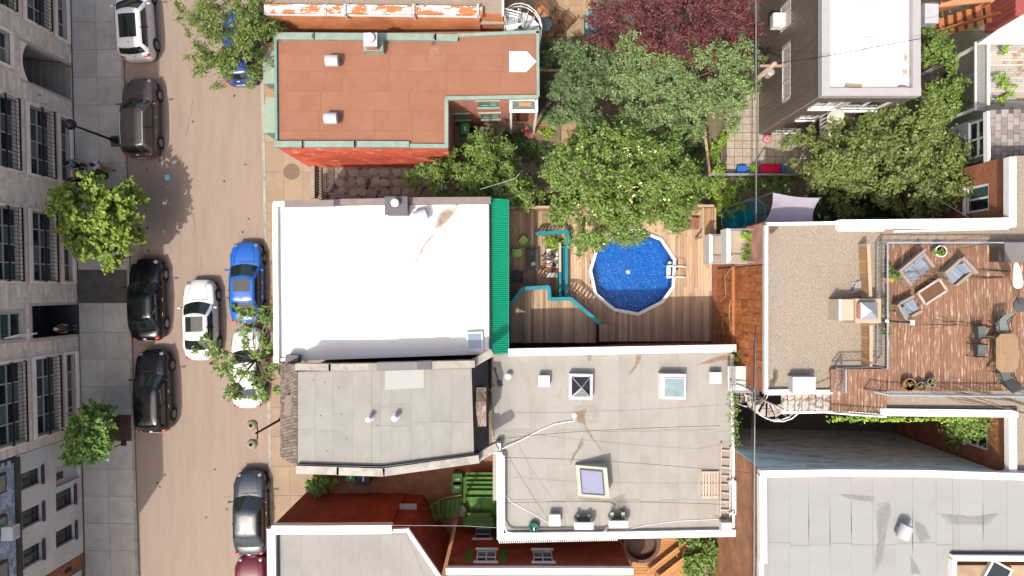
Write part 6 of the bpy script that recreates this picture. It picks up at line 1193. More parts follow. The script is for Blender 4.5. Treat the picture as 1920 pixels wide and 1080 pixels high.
def egg(label, px, py, rz, s=1.0):
    c = W(px, py, .9); r = thing('cord_chair', label, 'chair', (0, 0, 0), 'teal cord chairs by the shade sail'); R0 = .62 * s
    ring = lambda t, f=1: Vector((R0 * f * math.cos(t), R0 * f * math.sin(t) * 1.1, .35 + .45 * (1 + math.sin(t)) / 2 * 1.4))
    MB().tube([ring(t) for t in np.linspace(0, 2 * math.pi, 25)], .022, 6).build('hoop', tcl, r); ct_ = Vector((0, -.12, .3)); m = MB(); MB().tube([ct_ + Vector((.16 * math.cos(t), .16 * math.sin(t), 0)) for t in np.linspace(0, 2 * math.pi, 13)], .016).build('seat_ring', tcl, r)
    for t in np.linspace(0, 2 * math.pi, 49)[:-1]: m.tube([ring(t), (ring(t) + ct_) / 2 - Vector((0, 0, .06)), ct_], .016, 4)
    m.build('cord_weave', tc, r)
    for t in (.6, 2.5, 3.8, 5.6): p = ring(t, .7); MB().tube([(p.x, p.y, 0), (p.x * .6, p.y * .6, .3), (ct_.x, ct_.y, .29)], .018).build('leg', tcl, r)
    place(r, (c.x, c.y, .03), rz)
egg('teal cord chair by the corner landing', 1378, 412, R(20), 1.15); egg('teal cord chair with pale hoop beside the shade sail', 1408, 402, R(-30), 1.3)
sl_ = thing('shade_sail', 'lilac fabric shade sail stretched beside the gravel roof', 'shade sail', W(1485, 395)); zz = 7.5; cs = [W(1449, 361, zz), W(1538, 371, zz), W(1524, 418, zz), W(1434, 416, zz)]; rows = []
for i in range(9):
    rows.append([]); 
    for j in range(9):
        u, v = i / 8, j / 8; p = cs[0].lerp(cs[1], v).lerp(cs[3].lerp(cs[2], v), u); q = (cs[0] + cs[1] + cs[2] + cs[3]) / 4; e = .12 * (1 - (abs(2 * u - 1) ** 2)) * (abs(2 * v - 1) ** 3) + .12 * (1 - abs(2 * v - 1) ** 2) * (abs(2 * u - 1) ** 3); p = p.lerp(q, e); p.z -= .25 * math.sin(math.pi * u) * math.sin(math.pi * v); rows[-1].append(p)
MB().grid(rows).build('fabric', M('lilac_fabric', (.33, .3, .36), .85, .06, 2), sl_, True)
for p in cs: MB().bar((p.x, p.y, 0), (p.x, p.y, zz + .05), .07).build('post', dgrey, sl_)
# garden planter frames
for i, (x0, y0, x1, y1, l) in enumerate(((1112, 222, 1186, 268, 'large timber raised bed in the shaded garden'), (1000, 207, 1052, 236, 'reddish timber raised bed with salad plants'))):
    a, b = W(x0, y1, .4), W(x1, y0, .4); r = thing('raised_bed', l, 'planter', ((a.x + b.x) / 2, (a.y + b.y) / 2, 0)); rb_ = [gw, M('red_timber', (.36, .16, .1), .8, .12)][i]
    for bx in ((a.x, a.y, b.x, a.y + .08), (a.x, b.y - .08, b.x, b.y), (a.x, a.y + .081, a.x + .08, b.y - .081), (b.x - .08, a.y + .081, b.x, b.y - .081)): MB().box(bx[0], bx[1], 0, bx[2], bx[3], .4).build('board', rb_, r)
    MB().box(a.x + .081, a.y + .081, 0, b.x - .081, b.y - .081, .33).build('soil', soil, r)
hm = thing('net_trampoline', 'black netted round play hoop behind the terracotta roof house', 'play net', W(1028, 195)); c = W(1026, 192, 1.0); MB().tube([(c.x + .75 * math.cos(t), c.y + .75 * math.sin(t), .95) for t in np.linspace(0, 2 * math.pi, 25)], .035).build('hoop', black, hm); m = MB()
for k in range(-6, 7):
    q = .72 * math.sqrt(1 - (k / 7) ** 2); m.bar((c.x + .72 * k / 7, c.y - q, .93), (c.x + .72 * k / 7, c.y + q, .93), .025); m.bar((c.x - q, c.y + .72 * k / 7, .92), (c.x + q, c.y + .72 * k / 7, .92), .025)
m.build('net', black, hm)
for t in (.5, 2.1, 3.6, 5.2): MB().bar((c.x + .74 * math.cos(t), c.y + .74 * math.sin(t), 0), (c.x + .74 * math.cos(t), c.y + .74 * math.sin(t), .94), .05).build('leg', black, hm)
# iron gate in the alley
ig = thing('iron_gate', 'black iron bar gate closing the alley from the sidewalk', 'gate', W(600, 345)); 
for k in range(11): p = W(594, 318 + 5.2 * k, 1.7); piece('bar', black, ig, (p.x, p.y, .05), (.03, .03, 1.7))
for z in (.25, 1.65): MB().bar(W(594, 318, 1.7) * 1 + Vector((0, 0, z - 1.7)), W(594, 370, 1.7) + Vector((0, 0, z - 1.7)), .05).build('rail', black, ig)
MB().bar(W(588, 372, .3), W(588, 313, .3), .25, .5).build('threshold', concrete, ig)
# ================================================================== CARS
tyre = M('tyre_rubber', (.015, .015, .016), .9, .1); rimm = M('alloy_rim', (.4, .4, .41), .3, .05, metal=.8); cglass = M('car_glass', (.012, .02, .018), .03, .1, spec=.9); tailm = M('tail_lamp', (.45, .008, .015), .2, .05, spec=.6); headm = M('head_lamp', (.16, .17, .18), .12, .1, spec=.7); trimb = M('car_black_trim', (.012, .012, .013), .5); platem = M('licence_plate', (.6, .6, .62), .5); inner = M('car_interior', (.18, .16, .13), .9, .2)
def paint(name, c, rough=.28): return M(name, c, rough, .03, 1.5, spec=.3, coat=.7 if max(c) > .02 else .35)
def car(label, pxy, paintm, kind='suv', L=4.5, Wd=1.82, H=1.6, sunroof=None, rz=R(1.6), rails=False, rimmat=None):
    r = thing('parked_car', label, 'car', (0, 0, 0), 'cars parked along the street'); w = Wd / 2; suv = kind == 'suv'; f = 1.12 if suv else 1.0
    st = [(-.5, .6, .66), (-.487, .8, .86), (-.45, .93, .98 if suv else .95), (-.36, .99, .99), (-.15, 1, .97), (.1, 1, .96), (.23, .995, .97), (.34, .975, .92), (.425, .915, .83), (.475, .78, .7), (.5, .5, .58)]
    V = []; F = []; sec = []
    for y, hw, zt in st:
        hw *= w; zt *= f; zb = .2 + (.14 if abs(y) > .45 else 0); s = [(hw * .9, zb), (hw * .985, zb + .1), (hw, .55 * zt + .05), (hw * .97, zt - .13), (hw * .9, zt - .02), (hw * .6, zt + .025), (0, zt + .04)]
        sec.append([(x, y * L, z) for x, z in s] + [(-x, y * L, z) for x, z in s[-2::-1]])
    n = len(sec[0]); mb = MB(); mb.grid(sec); k0 = len(mb.v)
    mb.add(sec[0], [tuple(range(n))]); mb.add(sec[-1], [tuple(range(n - 1, -1, -1))]); b = mb.build('body', paintm, r, True, sub=1)
    MB().box(-w * .85, -L * .46, .14, w * .85, L * .46, .3).build('underbody', trimb, r)
    # cabin
    zb = .97 * f; yf, yr = .235 * L, (-.47 if suv else -.40) * L; rf, rr = .075 * L, (-.40 if suv else -.23) * L; hb, hr = .9 * w, .7 * w; zr = H - .04
    def outline(y1, y0, h, bf, br, z):
        P = [(h * x, y1 - bf * x * x, z) for x in np.linspace(-1, 1, 9)]
        P += [(h * (1 + .02 * math.sin(math.pi * t)), (y1 - bf) + ((y0 + br) - (y1 - bf)) * t, z) for t in np.linspace(0, 1, 7)[1:-1]]
        P += [(h * x, y0 + br * x * x, z) for x in np.linspace(1, -1, 9)]
        P += [(-h * (1 + .02 * math.sin(math.pi * t)), (y0 + br) + ((y1 - bf) - (y0 + br)) * t, z) for t in np.linspace(0, 1, 7)[1:-1]]
        return [Vector(p) for p in P]
    base = outline(yf, yr, hb, .22, .12, zb); mid = None; top = outline(rf, rr, hr, .14, .08, zr)
    mid = [a.lerp(c, .5) + Vector((.03 * (1 if a.x > .1 else -1 if a.x < -.1 else 0), 0, .015)) for a, c in zip(base, top)]
    cy = (rf + rr) / 2; ins = [Vector((p.x * .86, cy + (p.y - cy) * .9, zr + .03)) for p in top]; ins2 = [Vector((p.x * .4, cy + (p.y - cy) * .6, zr + .045)) for p in top]
    rings = [base, mid, top, ins, ins2]; N_ = len(base); mb = MB(); mb.add([p for q in rings for p in q], [(i * N_ + k, i * N_ + (k + 1) % N_, (i + 1) * N_ + (k + 1) % N_, (i + 1) * N_ + k)[::-1] for i in range(4) for k in range(N_)] + [tuple(range(4 * N_, 5 * N_))[::-1]]); mb.build('cabin', paintm, r, True)
    def ringp(ring, i):
        j = int(math.floor(i)); t = i - j; return ring[j % N_].lerp(ring[(j + 1) % N_], t)
    def glass(name, i0, i1, u0, u1, off):
        rows = []
        for u in np.linspace(u0, u1, 5):
            row = []
            for i in np.linspace(i0, i1, 11):
                a, m_, c = ringp(base, i), ringp(mid, i), ringp(top, i); p = a.lerp(m_, u * 2) if u < .5 else m_.lerp(c, u * 2 - 1); row.append(p + Vector(off))
            rows.append(row)
        return MB().grid(rows).build(name, cglass, r, True)
    glass('windshield', .45, 7.55, .05, .92, (0, .012, .014)); glass('rear_window', 14.6, 21.4, .18, .9, (0, -.012, .014)); glass('side_window', 8.5, 13.6, .12, .86, (.016, 0, .008)); glass('side_window', 22.4, 27.5, .12, .86, (-.016, 0, .008))
    for s in (-1, 1):   # pillars between door windows
        for i, idx in enumerate((11,)):
            a, c = base[idx], top[idx]; m_ = mid[idx]; q = Vector((.022, 0, .008)); pts = [a + q, m_ + q, c + q]; pts = [Vector((s * p.x, p.y, p.z)) for p in pts]; MB().tube(pts, .03, 5).build('pillar', trimb, r)
        MB().ell((s * (w + .1), .155 * L, zb + .06), (.12, .06, .075), 10, 6).build('mirror', paintm if kind != 'x' else trimb, r, True); MB().bar((s * (w - .08), .16 * L, zb + .02), (s * (w + .06), .157 * L, zb + .04), .05, .04).build('mirror_arm', trimb, r)
        MB().ell((s * w * .6, .447 * L, .735 * f), (.13, .19, .05), 12, 6, Matrix.Rotation(s * R(-32), 3, 'Z')).build('headlight', headm, r, True); MB().ell((s * w * .7, -.466 * L, .85 * f), (.18, .09, .075), 12, 6, Matrix.Rotation(s * R(24), 3, 'Z')).build('taillight', tailm, r, True)
        MB().bar((s * (w + .004), .02 * L, .8 * f), (s * (w + .004), -.02 * L, .8 * f), .03, .025).build('door_handle', lgrey, r); MB().bar((s * (w + .002), -.16 * L, .8 * f), (s * (w + .002), -.2 * L, .8 * f), .03, .025).build('door_handle', lgrey, r)
        if rails: MB().tube([(s * hr * .93, rf - .2, zr + .03), (s * hr * .95, cy, zr + .07), (s * hr * .93, rr + .15, zr + .03)], .022, 6).build('roof_rail', lgrey, r)
        for y in (.305, -.295):
            wh = MB().lathe([(.2, -.11), (.31, -.11), (.33, -.08), (.33, .08), (.31, .11), (.2, .11)], (s * (w - .095), y * L, .33), 22, 'x').build('wheel', tyre, r, True)
            m = MB(); xo = s * (w + .022)
            m.lathe([(.2, -.012), (.225, -.012), (.225, .012), (.2, .012)], (xo, y * L, .33), 22, 'x')
            for k in range(5): t = k * 2 * math.pi / 5 + .3; m.bar((xo, y * L, .33), (xo, y * L + .21 * math.cos(t), .33 + .21 * math.sin(t)), .03, .07)
            m.lathe([(.0, -.02), (.06, -.02), (.06, .02), (0, .02)], (xo, y * L, .33), 12, 'x'); m.build('rim', rimmat or rimm, wh)
            MB().lathe([(.0, -.05), (.385, -.05), (.385, .054), (0, .054)][::1], (s * (w - .05), y * L, .34), 24, 'x').build('wheel_arch', trimb, r)
    MB().box(-.26, -.5 * L - .015, .55 * f, .26, -.5 * L + .05, .67 * f).build('licence_plate', platem, r); MB().box(-.5, .475 * L, .36, .5, .5 * L + .012, .5).build('grille', trimb, r, bevel=.02)
    MB().tube([(-.62 * w, .24 * L, .99 * f), (-.55 * w, .36 * L, .945 * f), (-.42 * w, .45 * L, .85 * f)], .006, 4).build('bonnet_seam', trimb, r); MB().tube([(.62 * w, .24 * L, .99 * f), (.55 * w, .36 * L, .945 * f), (.42 * w, .45 * L, .85 * f)], .006, 4).build('bonnet_seam', trimb, r)
    for s in (-.4, .1): MB().bar((s * w, .262 * L - .1 * abs(s), zb + .03), (s * w + .45, .25 * L, zb + .06), .02, .02).build('wiper', trimb, r)
    MB().box(-.08, -.485 * L, .95 * f, .08, -.47 * L, .97 * f).build('badge', lgrey, r)
    if sunroof:
        y1, y0, hw_ = sunroof; rows = [[(x * hw_ * hr, cy + (rf - rr) / 2 * y, zr + .068 - .02 * x * x) for x in np.linspace(-1, 1, 5)] for y in np.linspace(y0, y1, 4)]; MB().grid(rows).build('sunroof', cglass, r, True)
    MB().tube([(0, cy - (rf - rr) * .36, zr + .04), (0, cy - (rf - rr) * .4, zr + .11)], [.03, .006], 5).build('antenna', trimb, r)
    c = W(pxy[0], pxy[1], .8); place(r, (c.x, c.y, .006), rz); return r
pw_ = paint('paint_white', (.72, .72, .72)); pb_ = paint('paint_black', (.006, .006, .008), .2)
car('white hatchback with large glass roof parked behind the taupe SUV', (252, 37), pw_, 'suv', 4.5, 1.86, 1.6, (.72, -.5, .72), R(4)); car('dark taupe SUV with pale roof rails parked near the street lamp', (262, 221), paint('paint_taupe', (.07, .055, .055)), 'suv', 4.45, 1.85, 1.68, None, R(1), True)
car('blue car mostly hidden under the feathery street tree', (449, 87), paint('paint_navy', (.015, .045, .2)), 'suv', 4.3, 1.8, 1.5); car('black sedan parked on the dark asphalt driveway patch', (273, 562), pb_, 'sedan', 4.6, 1.86, 1.5, None, R(1.2)); car('glossy black SUV parked next to the small tree pit', (286, 734), paint('paint_ink', (.007, .007, .009), .16), 'suv', 4.6, 1.86, 1.62, None, R(1.6))
car('white sedan with small sunroof driving in the road', (374, 600), pw_, 'sedan', 4.5, 1.82, 1.48, (.8, -.4, .75), R(1.4)); car('bright blue sedan with sunroof parked at the kerb', (461, 530), paint('paint_blue', (.015, .115, .48)), 'sedan', 4.55, 1.82, 1.46, (.8, -.2, .75), R(.6)); car('white car half covered by the leafy kerb tree', (464, 690), pw_, 'sedan', 4.5, 1.8, 1.46, None, R(1)); car('slate blue sedan parked at the kerb beside the maroon wall', (468, 963), paint('paint_slate', (.03, .042, .058)), 'sedan', 4.7, 1.84, 1.46, None, R(.8)); car('maroon car showing only its bonnet at the kerb', (470, 1119), paint('paint_maroon', (.13, .012, .03)), 'sedan', 4.5, 1.82, 1.5, None, R(1))
# ================================================================== TREES AND PLANTS
def leafmat(name, c, c2, piece=.35, trans=.3): return M(name, c, .55, .15, .8, piece=piece, island=True, col2=c2, mixscale=.9, lo=.42, hi=.6, spec=.35, trans=trans, k=1.5)
bark = M('bark', (.12, .085, .06), .95, .25, 4, bump=.6, bscale=25); barkl = M('bark_pale', (.3, .25, .2), .95, .25, 4, bump=.6, bscale=25)
def leaves_mesh(name, mat, P, Nn, size, aspect=.5, par=None):
    """P: n x 3 positions, Nn: n x 3 normals; one diamond leaf each, folded along its rib"""
    n = len(P); Nn = Nn / np.linalg.norm(Nn, axis=1, keepdims=True); t = rng.normal(size=(n, 3)); t -= (t * Nn).sum(1, keepdims=True) * Nn; t /= np.linalg.norm(t, axis=1, keepdims=True); b = np.cross(Nn, t)
    s = size * .78 * rng.uniform(.6, 1.35, (n, 1)); V = np.empty((n, 4, 3)); V[:, 0] = P - t * s * .5; V[:, 1] = P + b * s * aspect * .5 + Nn * s * .08; V[:, 2] = P + t * s * .5 - Nn * s * .08; V[:, 3] = P - b * s * aspect * .5 + Nn * s * .08
    A = V.reshape(-1, 3); org = np.array([(A[:, 0].min() + A[:, 0].max()) / 2, (A[:, 1].min() + A[:, 1].max()) / 2, A[:, 2].min()]); me = bpy.data.meshes.new(name); me.vertices.add(4 * n); me.vertices.foreach_set('co', (A - org).ravel()); me.loops.add(4 * n); me.loops.foreach_set('vertex_index', np.arange(4 * n)); me.polygons.add(n); me.polygons.foreach_set('loop_start', np.arange(n) * 4); me.polygons.foreach_set('loop_total', np.full(n, 4)); me.update(calc_edges=True); me.validate(); me.materials.append(mat)
    o = bpy.data.objects.new(name, me); COL.objects.link(o); org = Vector(org)
    if par is not None: o.parent = par; o.location = org - WL[par.name]
    else: o.location = org
    WL[o.name] = org; return o
def crown_pts(ells, zt, thick, dens, rb, low=.25):
    """blobs scattered through flattened domes given as pixel ellipses; returns leaf points, normals and blob centres"""
    zm = zt - thick * .4; k = (CAMZ - zm) / FPX; P = []; Nn = []; C = []
    for cx, cy, rx, ry in ells:
        c = W(cx, cy, zm); ax, ay = rx * k, ry * k; nb = max(3, int(dens * ax * ay * math.pi / (rb * rb * 1.6)))
        for i in range(nb):
            rr = math.sqrt(random.random()) ; t = random.uniform(0, 2 * math.pi); u, v = rr * math.cos(t), rr * math.sin(t); r_ = rb * random.uniform(.55, 1.25)
            z = zt - r_ * .5 - thick * .75 * rr ** 2.2 - random.random() ** 1.5 * thick * .38
            bc = np.array([c.x + u * (ax - r_ * .1), c.y + v * (ay - r_ * .1), z]); C.append(bc); n = int(80 * (r_ / rb) ** 2)
            out = np.array([u, v, 0.0]); ns = 7; sd = rng.normal(size=(ns, 3)) * np.array([1, 1, .45]) + out * .9 + np.array([0, 0, .15]); sd /= np.linalg.norm(sd, axis=1, keepdims=True)   # leafy sprays growing outwards
            k_ = rng.integers(0, ns, n); s_ = rng.random((n, 1)) ** .7 * rng.uniform(.7, 1.5, (ns, 1))[k_]; d = sd[k_]
            P.append(bc + d * s_ * r_ + rng.normal(size=(n, 3)) * r_ * np.array([.17, .17, .13]) * (1.25 - s_ * .5)); Nn.append(d * .35 + np.array([0, 0, .85]) + rng.normal(size=(n, 3)) * .42)
    return np.vstack(P), np.vstack(Nn), C
def tree(name, label, ells, zt, thick, base, mat, size=.2, aspect=.5, dens=1.0, rb=.55, trunk_r=.12, tb=bark, cat='tree', group=None, limbs=9, mult=1, extra=None, zb=0.0):
    b = W(*base); b.z = zb; root = thing(name, label, cat, b, group); P, Nn, C = crown_pts(ells, zt, thick, dens, rb)
    if mult > 1:
        P = np.vstack([P] + [P + rng.normal(size=P.shape) * rb * .22 for _ in range(mult - 1)]); Nn = np.vstack([Nn + rng.normal(size=Nn.shape) * .2 for _ in range(mult)])
    P[:, 2] = np.maximum(P[:, 2], zb + .06); leaves_mesh('crown', mat, P, Nn, size, aspect, root); m = MB(); cm = Vector(np.mean(C, axis=0)); fork = Vector((b.x * .6 + cm.x * .4, b.y * .6 + cm.y * .4, zb + (zt - zb) * .5 - thick * .1))
    fork.z = max(fork.z, zb + .3); m.tube([b - Vector((0, 0, .05)), b.lerp(fork, .5) + Vector((random.uniform(-.1, .1), random.uniform(-.1, .1), 0)), fork], [trunk_r * 1.25, trunk_r, trunk_r * .75], 9)
    for q in random.sample(C, min(limbs, len(C))):
        q = Vector(q); mid = fork.lerp(q, .55) + Vector((random.uniform(-.25, .25), random.uniform(-.25, .25), .15)); m.tube([fork - Vector((0, 0, .1)), mid, q], [trunk_r * .5, trunk_r * .32, trunk_r * .1], 6)
    m.build('trunk', tb, root, True); return root, C
lg_y = leafmat('leaf_maple_lime', (.15, .2, .03), (.09, .14, .02)); lg_b = leafmat('leaf_bright', (.08, .16, .03), (.11, .17, .035)); lg_l = leafmat('leaf_locust', (.105, .14, .03), (.06, .09, .02)); lg_m = leafmat('leaf_mid', (.075, .13, .03), (.105, .155, .035)); lg_f = leafmat('leaf_fresh', (.105, .155, .03), (.06, .1, .022)); lg_d = leafmat('leaf_dull', (.075, .11, .045), (.05, .08, .03)); lg_p = leafmat('leaf_pale', (.12, .165, .06), (.085, .13, .045)); lpur = leafmat('leaf_purple', (.095, .025, .028), (.055, .018, .02), .4); lg_o = leafmat('leaf_olive', (.115, .14, .038), (.075, .1, .026)); ldk = leafmat('leaf_deep', (.022, .05, .013), (.035, .07, .018)); llime = leafmat('leaf_lime', (.17, .25, .03), (.11, .19, .025))
tree('street_tree', 'feathery honey locust leaning over the road at the top', [(420, 20, 72, 62), (395, 75, 45, 42), (455, 85, 48, 62), (480, 40, 40, 60), (375, 105, 25, 32), (435, 120, 30, 28), (350, 30, 24, 30), (500, 60, 26, 40)], 7.2, 3.0, (505, 75), lg_l, .22, .32, 1.0, .42, .14, mult=2)
tree('street_tree', 'lime green maple growing by the stone block entrance patio', [(165, 415, 72, 66), (140, 400, 48, 50), (190, 440, 45, 50), (170, 470, 40, 32), (205, 400, 34, 50), (185, 345, 35, 22), (120, 380, 34, 42)], 5.2, 2.4, (226, 400), lg_y, .27, .75, 1.05, .42, .09)
tree('street_tree', 'small bright maple by the soil tree pit', [(158, 822, 48, 48), (135, 835, 38, 40), (180, 820, 36, 40), (165, 790, 32, 24), (150, 862, 30, 24)], 4.3, 2.0, (222, 800), lg_b, .26, .6, 1.05, .4, .08)
tree('street_tree', 'sparse ash tree spreading over white cars at the kerb', [(468, 600, 30, 34), (480, 640, 36, 40), (430, 680, 52, 30), (440, 720, 48, 36), (385, 665, 38, 22), (420, 750, 30, 20), (500, 720, 26, 30), (500, 660, 22, 40), (470, 690, 30, 30)], 5.6, 2.0, (508, 668), lg_m, .3, .38, .55, .42, .09, barkl, limbs=14)
tree('garden_tree', 'bright green tree filling the alley behind the red wall', [(880, 320, 62, 52), (830, 335, 50, 42), (930, 340, 56, 46), (910, 290, 45, 42), (965, 350, 42, 38), (800, 330, 28, 28), (935, 275, 20, 24)], 5.0, 2.6, (905, 350), lg_f, .24, .4, 1.0, .45, .12, mult=2)
BIG, _c = tree('garden_tree', 'large locust tree with pale blossoms overhanging the pool', [(1170, 330, 130, 92), (1100, 340, 70, 70), (1250, 340, 75, 72), (1150, 270, 82, 45), (1110, 410, 56, 48), (1200, 395, 70, 42), (1250, 390, 58, 36), (1290, 345, 40, 40), (1065, 310, 36, 50), (1130, 440, 36, 18), (1225, 265, 60, 36)], 7.2, 3.4, (1180, 345), lg_f, .26, .4, 1.05, .5, .2, mult=2)
blo = leafmat('blossom', (.5, .36, .14), (.6, .5, .25), .15, .1); bp = []
for x, y in ((1086, 279), (1171, 282), (1177, 289), (1226, 284), (1177, 327), (1190, 333), (1198, 345), (1163, 349), (1184, 349), (1196, 352), (1188, 366), (1185, 376), (1250, 373), (1292, 372), (1114, 399), (1085, 380), (1200, 280)):
    c = W(x, y, 6.6); bp += [(c.x + random.gauss(0, .08), c.y + random.gauss(0, .08), c.z + random.gauss(0, .05)) for _ in range(4)]
leaves_mesh('blossom', blo, np.array(bp), np.tile([0, 0, 1.0], (len(bp), 1)) + rng.normal(size=(len(bp), 3)) * .3, .11, .9, BIG)
tree('garden_tree', 'dull grey green tree beside the terracotta roof house', [(1060, 110, 30, 40), (1085, 160, 50, 72), (1120, 110, 40, 46), (1130, 180, 42, 62), (1090, 220, 48, 38), (1060, 170, 26, 40)], 4.8, 2.4, (1095, 165), lg_d, .21, .55, 1.0, .42, .11, mult=2)
tree('garden_tree', 'broad pale green tree spreading between purple tree and patio', [(1230, 160, 105, 75), (1330, 140, 92, 68), (1290, 200, 92, 48), (1190, 130, 60, 58), (1380, 110, 45, 42), (1350, 205, 50, 32), (1230, 222, 62, 30), (1190, 80, 22, 20), (1390, 160, 34, 42)], 5.6, 2.6, (1275, 165), lg_p, .2, .42, 1.0, .45, .16, mult=2)
tree('garden_tree', 'dark purple leaved plum tree behind the rear patio', [(1270, 10, 160, 62), (1180, 35, 70, 52), (1260, 70, 90, 38), (1360, 50, 72, 52), (1340, -10, 100, 50), (1225, 95, 36, 18), (1400, 20, 36, 52)], 6.0, 2.6, (1280, 5), lpur, .22, .35, 1.0, .48, .15, M('plum_bark', (.2, .13, .1), .9, .2), limbs=26, mult=2)
tree('garden_tree', 'large olive green tree in front of the terrace building', [(1660, 300, 120, 86), (1590, 290, 78, 66), (1740, 300, 80, 80), (1690, 240, 92, 46), (1760, 360, 66, 42), (1640, 350, 60, 36), (1790, 320, 52, 62), (1540, 290, 40, 46), (1720, 215, 70, 30)], 7.4, 3.4, (1665, 300), lg_o, .23, .5, 1.0, .48, .2, mult=2)
tree('garden_tree', 'fresh green tree squeezed behind the siding building', [(1765, 90, 42, 36), (1775, 140, 42, 52), (1790, 185, 34, 34), (1755, 190, 36, 40), (1740, 60, 22, 14)], 5.4, 2.4, (1775, 140), lg_f, .21, .5, 1.0, .42, .1, mult=2)
# shrubs, hedges, ground plants
def shrub(name, label, ells, zt, thick, mat, size=.16, aspect=.55, dens=1.1, rb=.28, cat='shrub', group=None, zb=0.0, mult=1): return tree(name, label, ells, zt, thick, (ells[0][0], ells[0][1]), mat, size, aspect, dens, rb, .03, bark, cat, group, 4, mult, None, zb)[0]
shrub('hedge', 'bright narrow hedge between board fence and tiled patio', [(1347, 262, 13, 22), (1346, 298, 13, 26), (1349, 318, 10, 10)], 1.2, .6, llime); shrub('shrub', 'yellow green shrub behind the timber screen', [(1352, 360, 24, 30), (1375, 375, 20, 26), (1345, 395, 16, 20)], 1.6, .8, llime, .14, .4); shrub('shrub', 'dark shrub with white flowers behind the shade sail', [(1560, 380, 34, 30), (1610, 390, 40, 26), (1655, 395, 34, 20), (1700, 395, 40, 18)], 2.0, 1.2, ldk, mult=2); shrub('shrub', 'low leafy bed along the patio wire fence', [(1400, 347, 26, 16), (1440, 347, 30, 16), (1475, 350, 26, 16)], .9, .5, lg_m)
wfl = M('white_petal', (.7, .7, .62), .7, .05, island=True); wp = []
for x, y in ((1432, 349), (1473, 349), (1515, 356), (1535, 379), (1567, 395), (1572, 404), (1589, 402), (1535, 404), (1549, 408), (1478, 357), (1510, 366)):
    c = W(x, y, 1.9 if x > 1500 else .95); wp += [(c.x + random.gauss(0, .06), c.y + random.gauss(0, .06), c.z + random.gauss(.06, .04)) for _ in range(12)]
fo = leaves_mesh('white_flowers', wfl, np.array(wp), np.tile([0, 0, 1.0], (len(wp), 1)) + rng.normal(size=(len(wp), 3)) * .4, .1, .9); tag(fo, 'white flower heads dotted over the shaded garden shrubs', 'flowers', kind='stuff')
shrub('shrub', 'green bush beside the sidewalk under the mansard eaves', [(598, 905, 24, 20), (590, 915, 18, 16), (612, 898, 16, 14)], 1.5, .8, lg_b, .2, .6); shrub('hedge', 'tall leafy hedge beside the orange yard deck', [(1302, 1050, 16, 40), (1325, 1040, 20, 34), (1330, 1070, 22, 30), (1300, 1020, 14, 16), (1345, 1030, 12, 26)], 3.0, 1.2, lg_m, .2, .6, mult=2); shrub('shrub', 'pale cabbage like bush at the corner of the raised bed', [(1037, 222, 18, 16)], .8, .4, lg_p, .24, .9); shrub('shrub', 'low salad plants growing in the red raised bed', [(1012, 220, 10, 11)], .55, .2, llime, .12); shrub('shrub', 'deep green bush in shade behind the hanging tree', [(1300, 250, 22, 44), (1310, 300, 16, 36)], 1.8, .9, ldk, .18); shrub('shrub', 'dark ground shrub behind the grey deck', [(960, 268, 30, 22), (1000, 280, 36, 24), (1035, 285, 18, 16)], .8, .5, ldk, .14); shrub('shrub', 'shaded bush against the rear wall corner', [(1022, 108, 14, 22), (1018, 85, 10, 12)], 1.6, .9, ldk, .16); shrub('shrub', 'small lime rosette plant in the dark garden bed', [(1021, 251, 7, 7)], .5, .2, llime, .16); shrub('shrub', 'pink flowering plant in the dark garden bed', [(993, 245, 6, 6)], .5, .2, leafmat('leaf_pink', (.5, .1, .16), (.4, .15, .15), .2, .1), .1, .8)
shrub('shrub', 'green plants inside the large timber raised bed', [(1140, 242, 26, 18), (1168, 236, 14, 16)], .9, .4, lg_m, .18)
shrub('planter_fern', 'bright fern in the patio corner planter', [(1030, 453, 9, 9), (1040, 459, 9, 6)], 1.5, .4, llime, .2, .3, zb=.5, cat='plant'); shrub('planter_fern', 'yellow green fern outside the teal railing corner', [(1073, 451, 9, 14)], 1.7, .5, llime, .2, .3, zb=.9, cat='plant'); shrub('potted_shrub', 'small round shrub growing in the white terrace pot', [(1765, 471, 8, 8)], ZT + .6, .2, lg_f, .1, .6, zb=ZT + .34, rb=.12, cat='plant'); shrub('rail_plant', 'orange and green trailing plant at the terrace railing', [(1677, 516, 9, 8), (1672, 510, 6, 10)], ZT + .7, .3, lg_f, .14, .4, zb=ZT, rb=.15, cat='plant'); shrub('rail_plant', 'green trailing plant on the railing beside the chimney', [(1666, 598, 5, 14), (1666, 572, 5, 8), (1668, 625, 5, 8)], ZT + .7, .3, lg_m, .12, .4, zb=ZT, rb=.13, cat='plant'); shrub('rail_plant', 'rust orange flowers below the loveseat railing plant', [(1671, 524, 6, 5)], ZT + .5, .2, leafmat('leaf_orange', (.4, .16, .03), (.35, .2, .04), .2, .1), .1, .6, zb=ZT, rb=.12, cat='plant')
for i, (x, y) in enumerate(((1706, 722), (1728, 725), (1748, 717))): shrub('pot_plant', ['dry straggly plant in the orange terracotta pot', 'dry straggly plant in the small grey pot', 'dry straggly plant in the end grey pot'][i], [(x, y, 6, 6)], ZT + .62, .15, leafmat('leaf_dry', (.18, .15, .05), (.12, .13, .04), .3, .1), .1, .3, zb=ZT + .36, rb=.1, cat='plant')
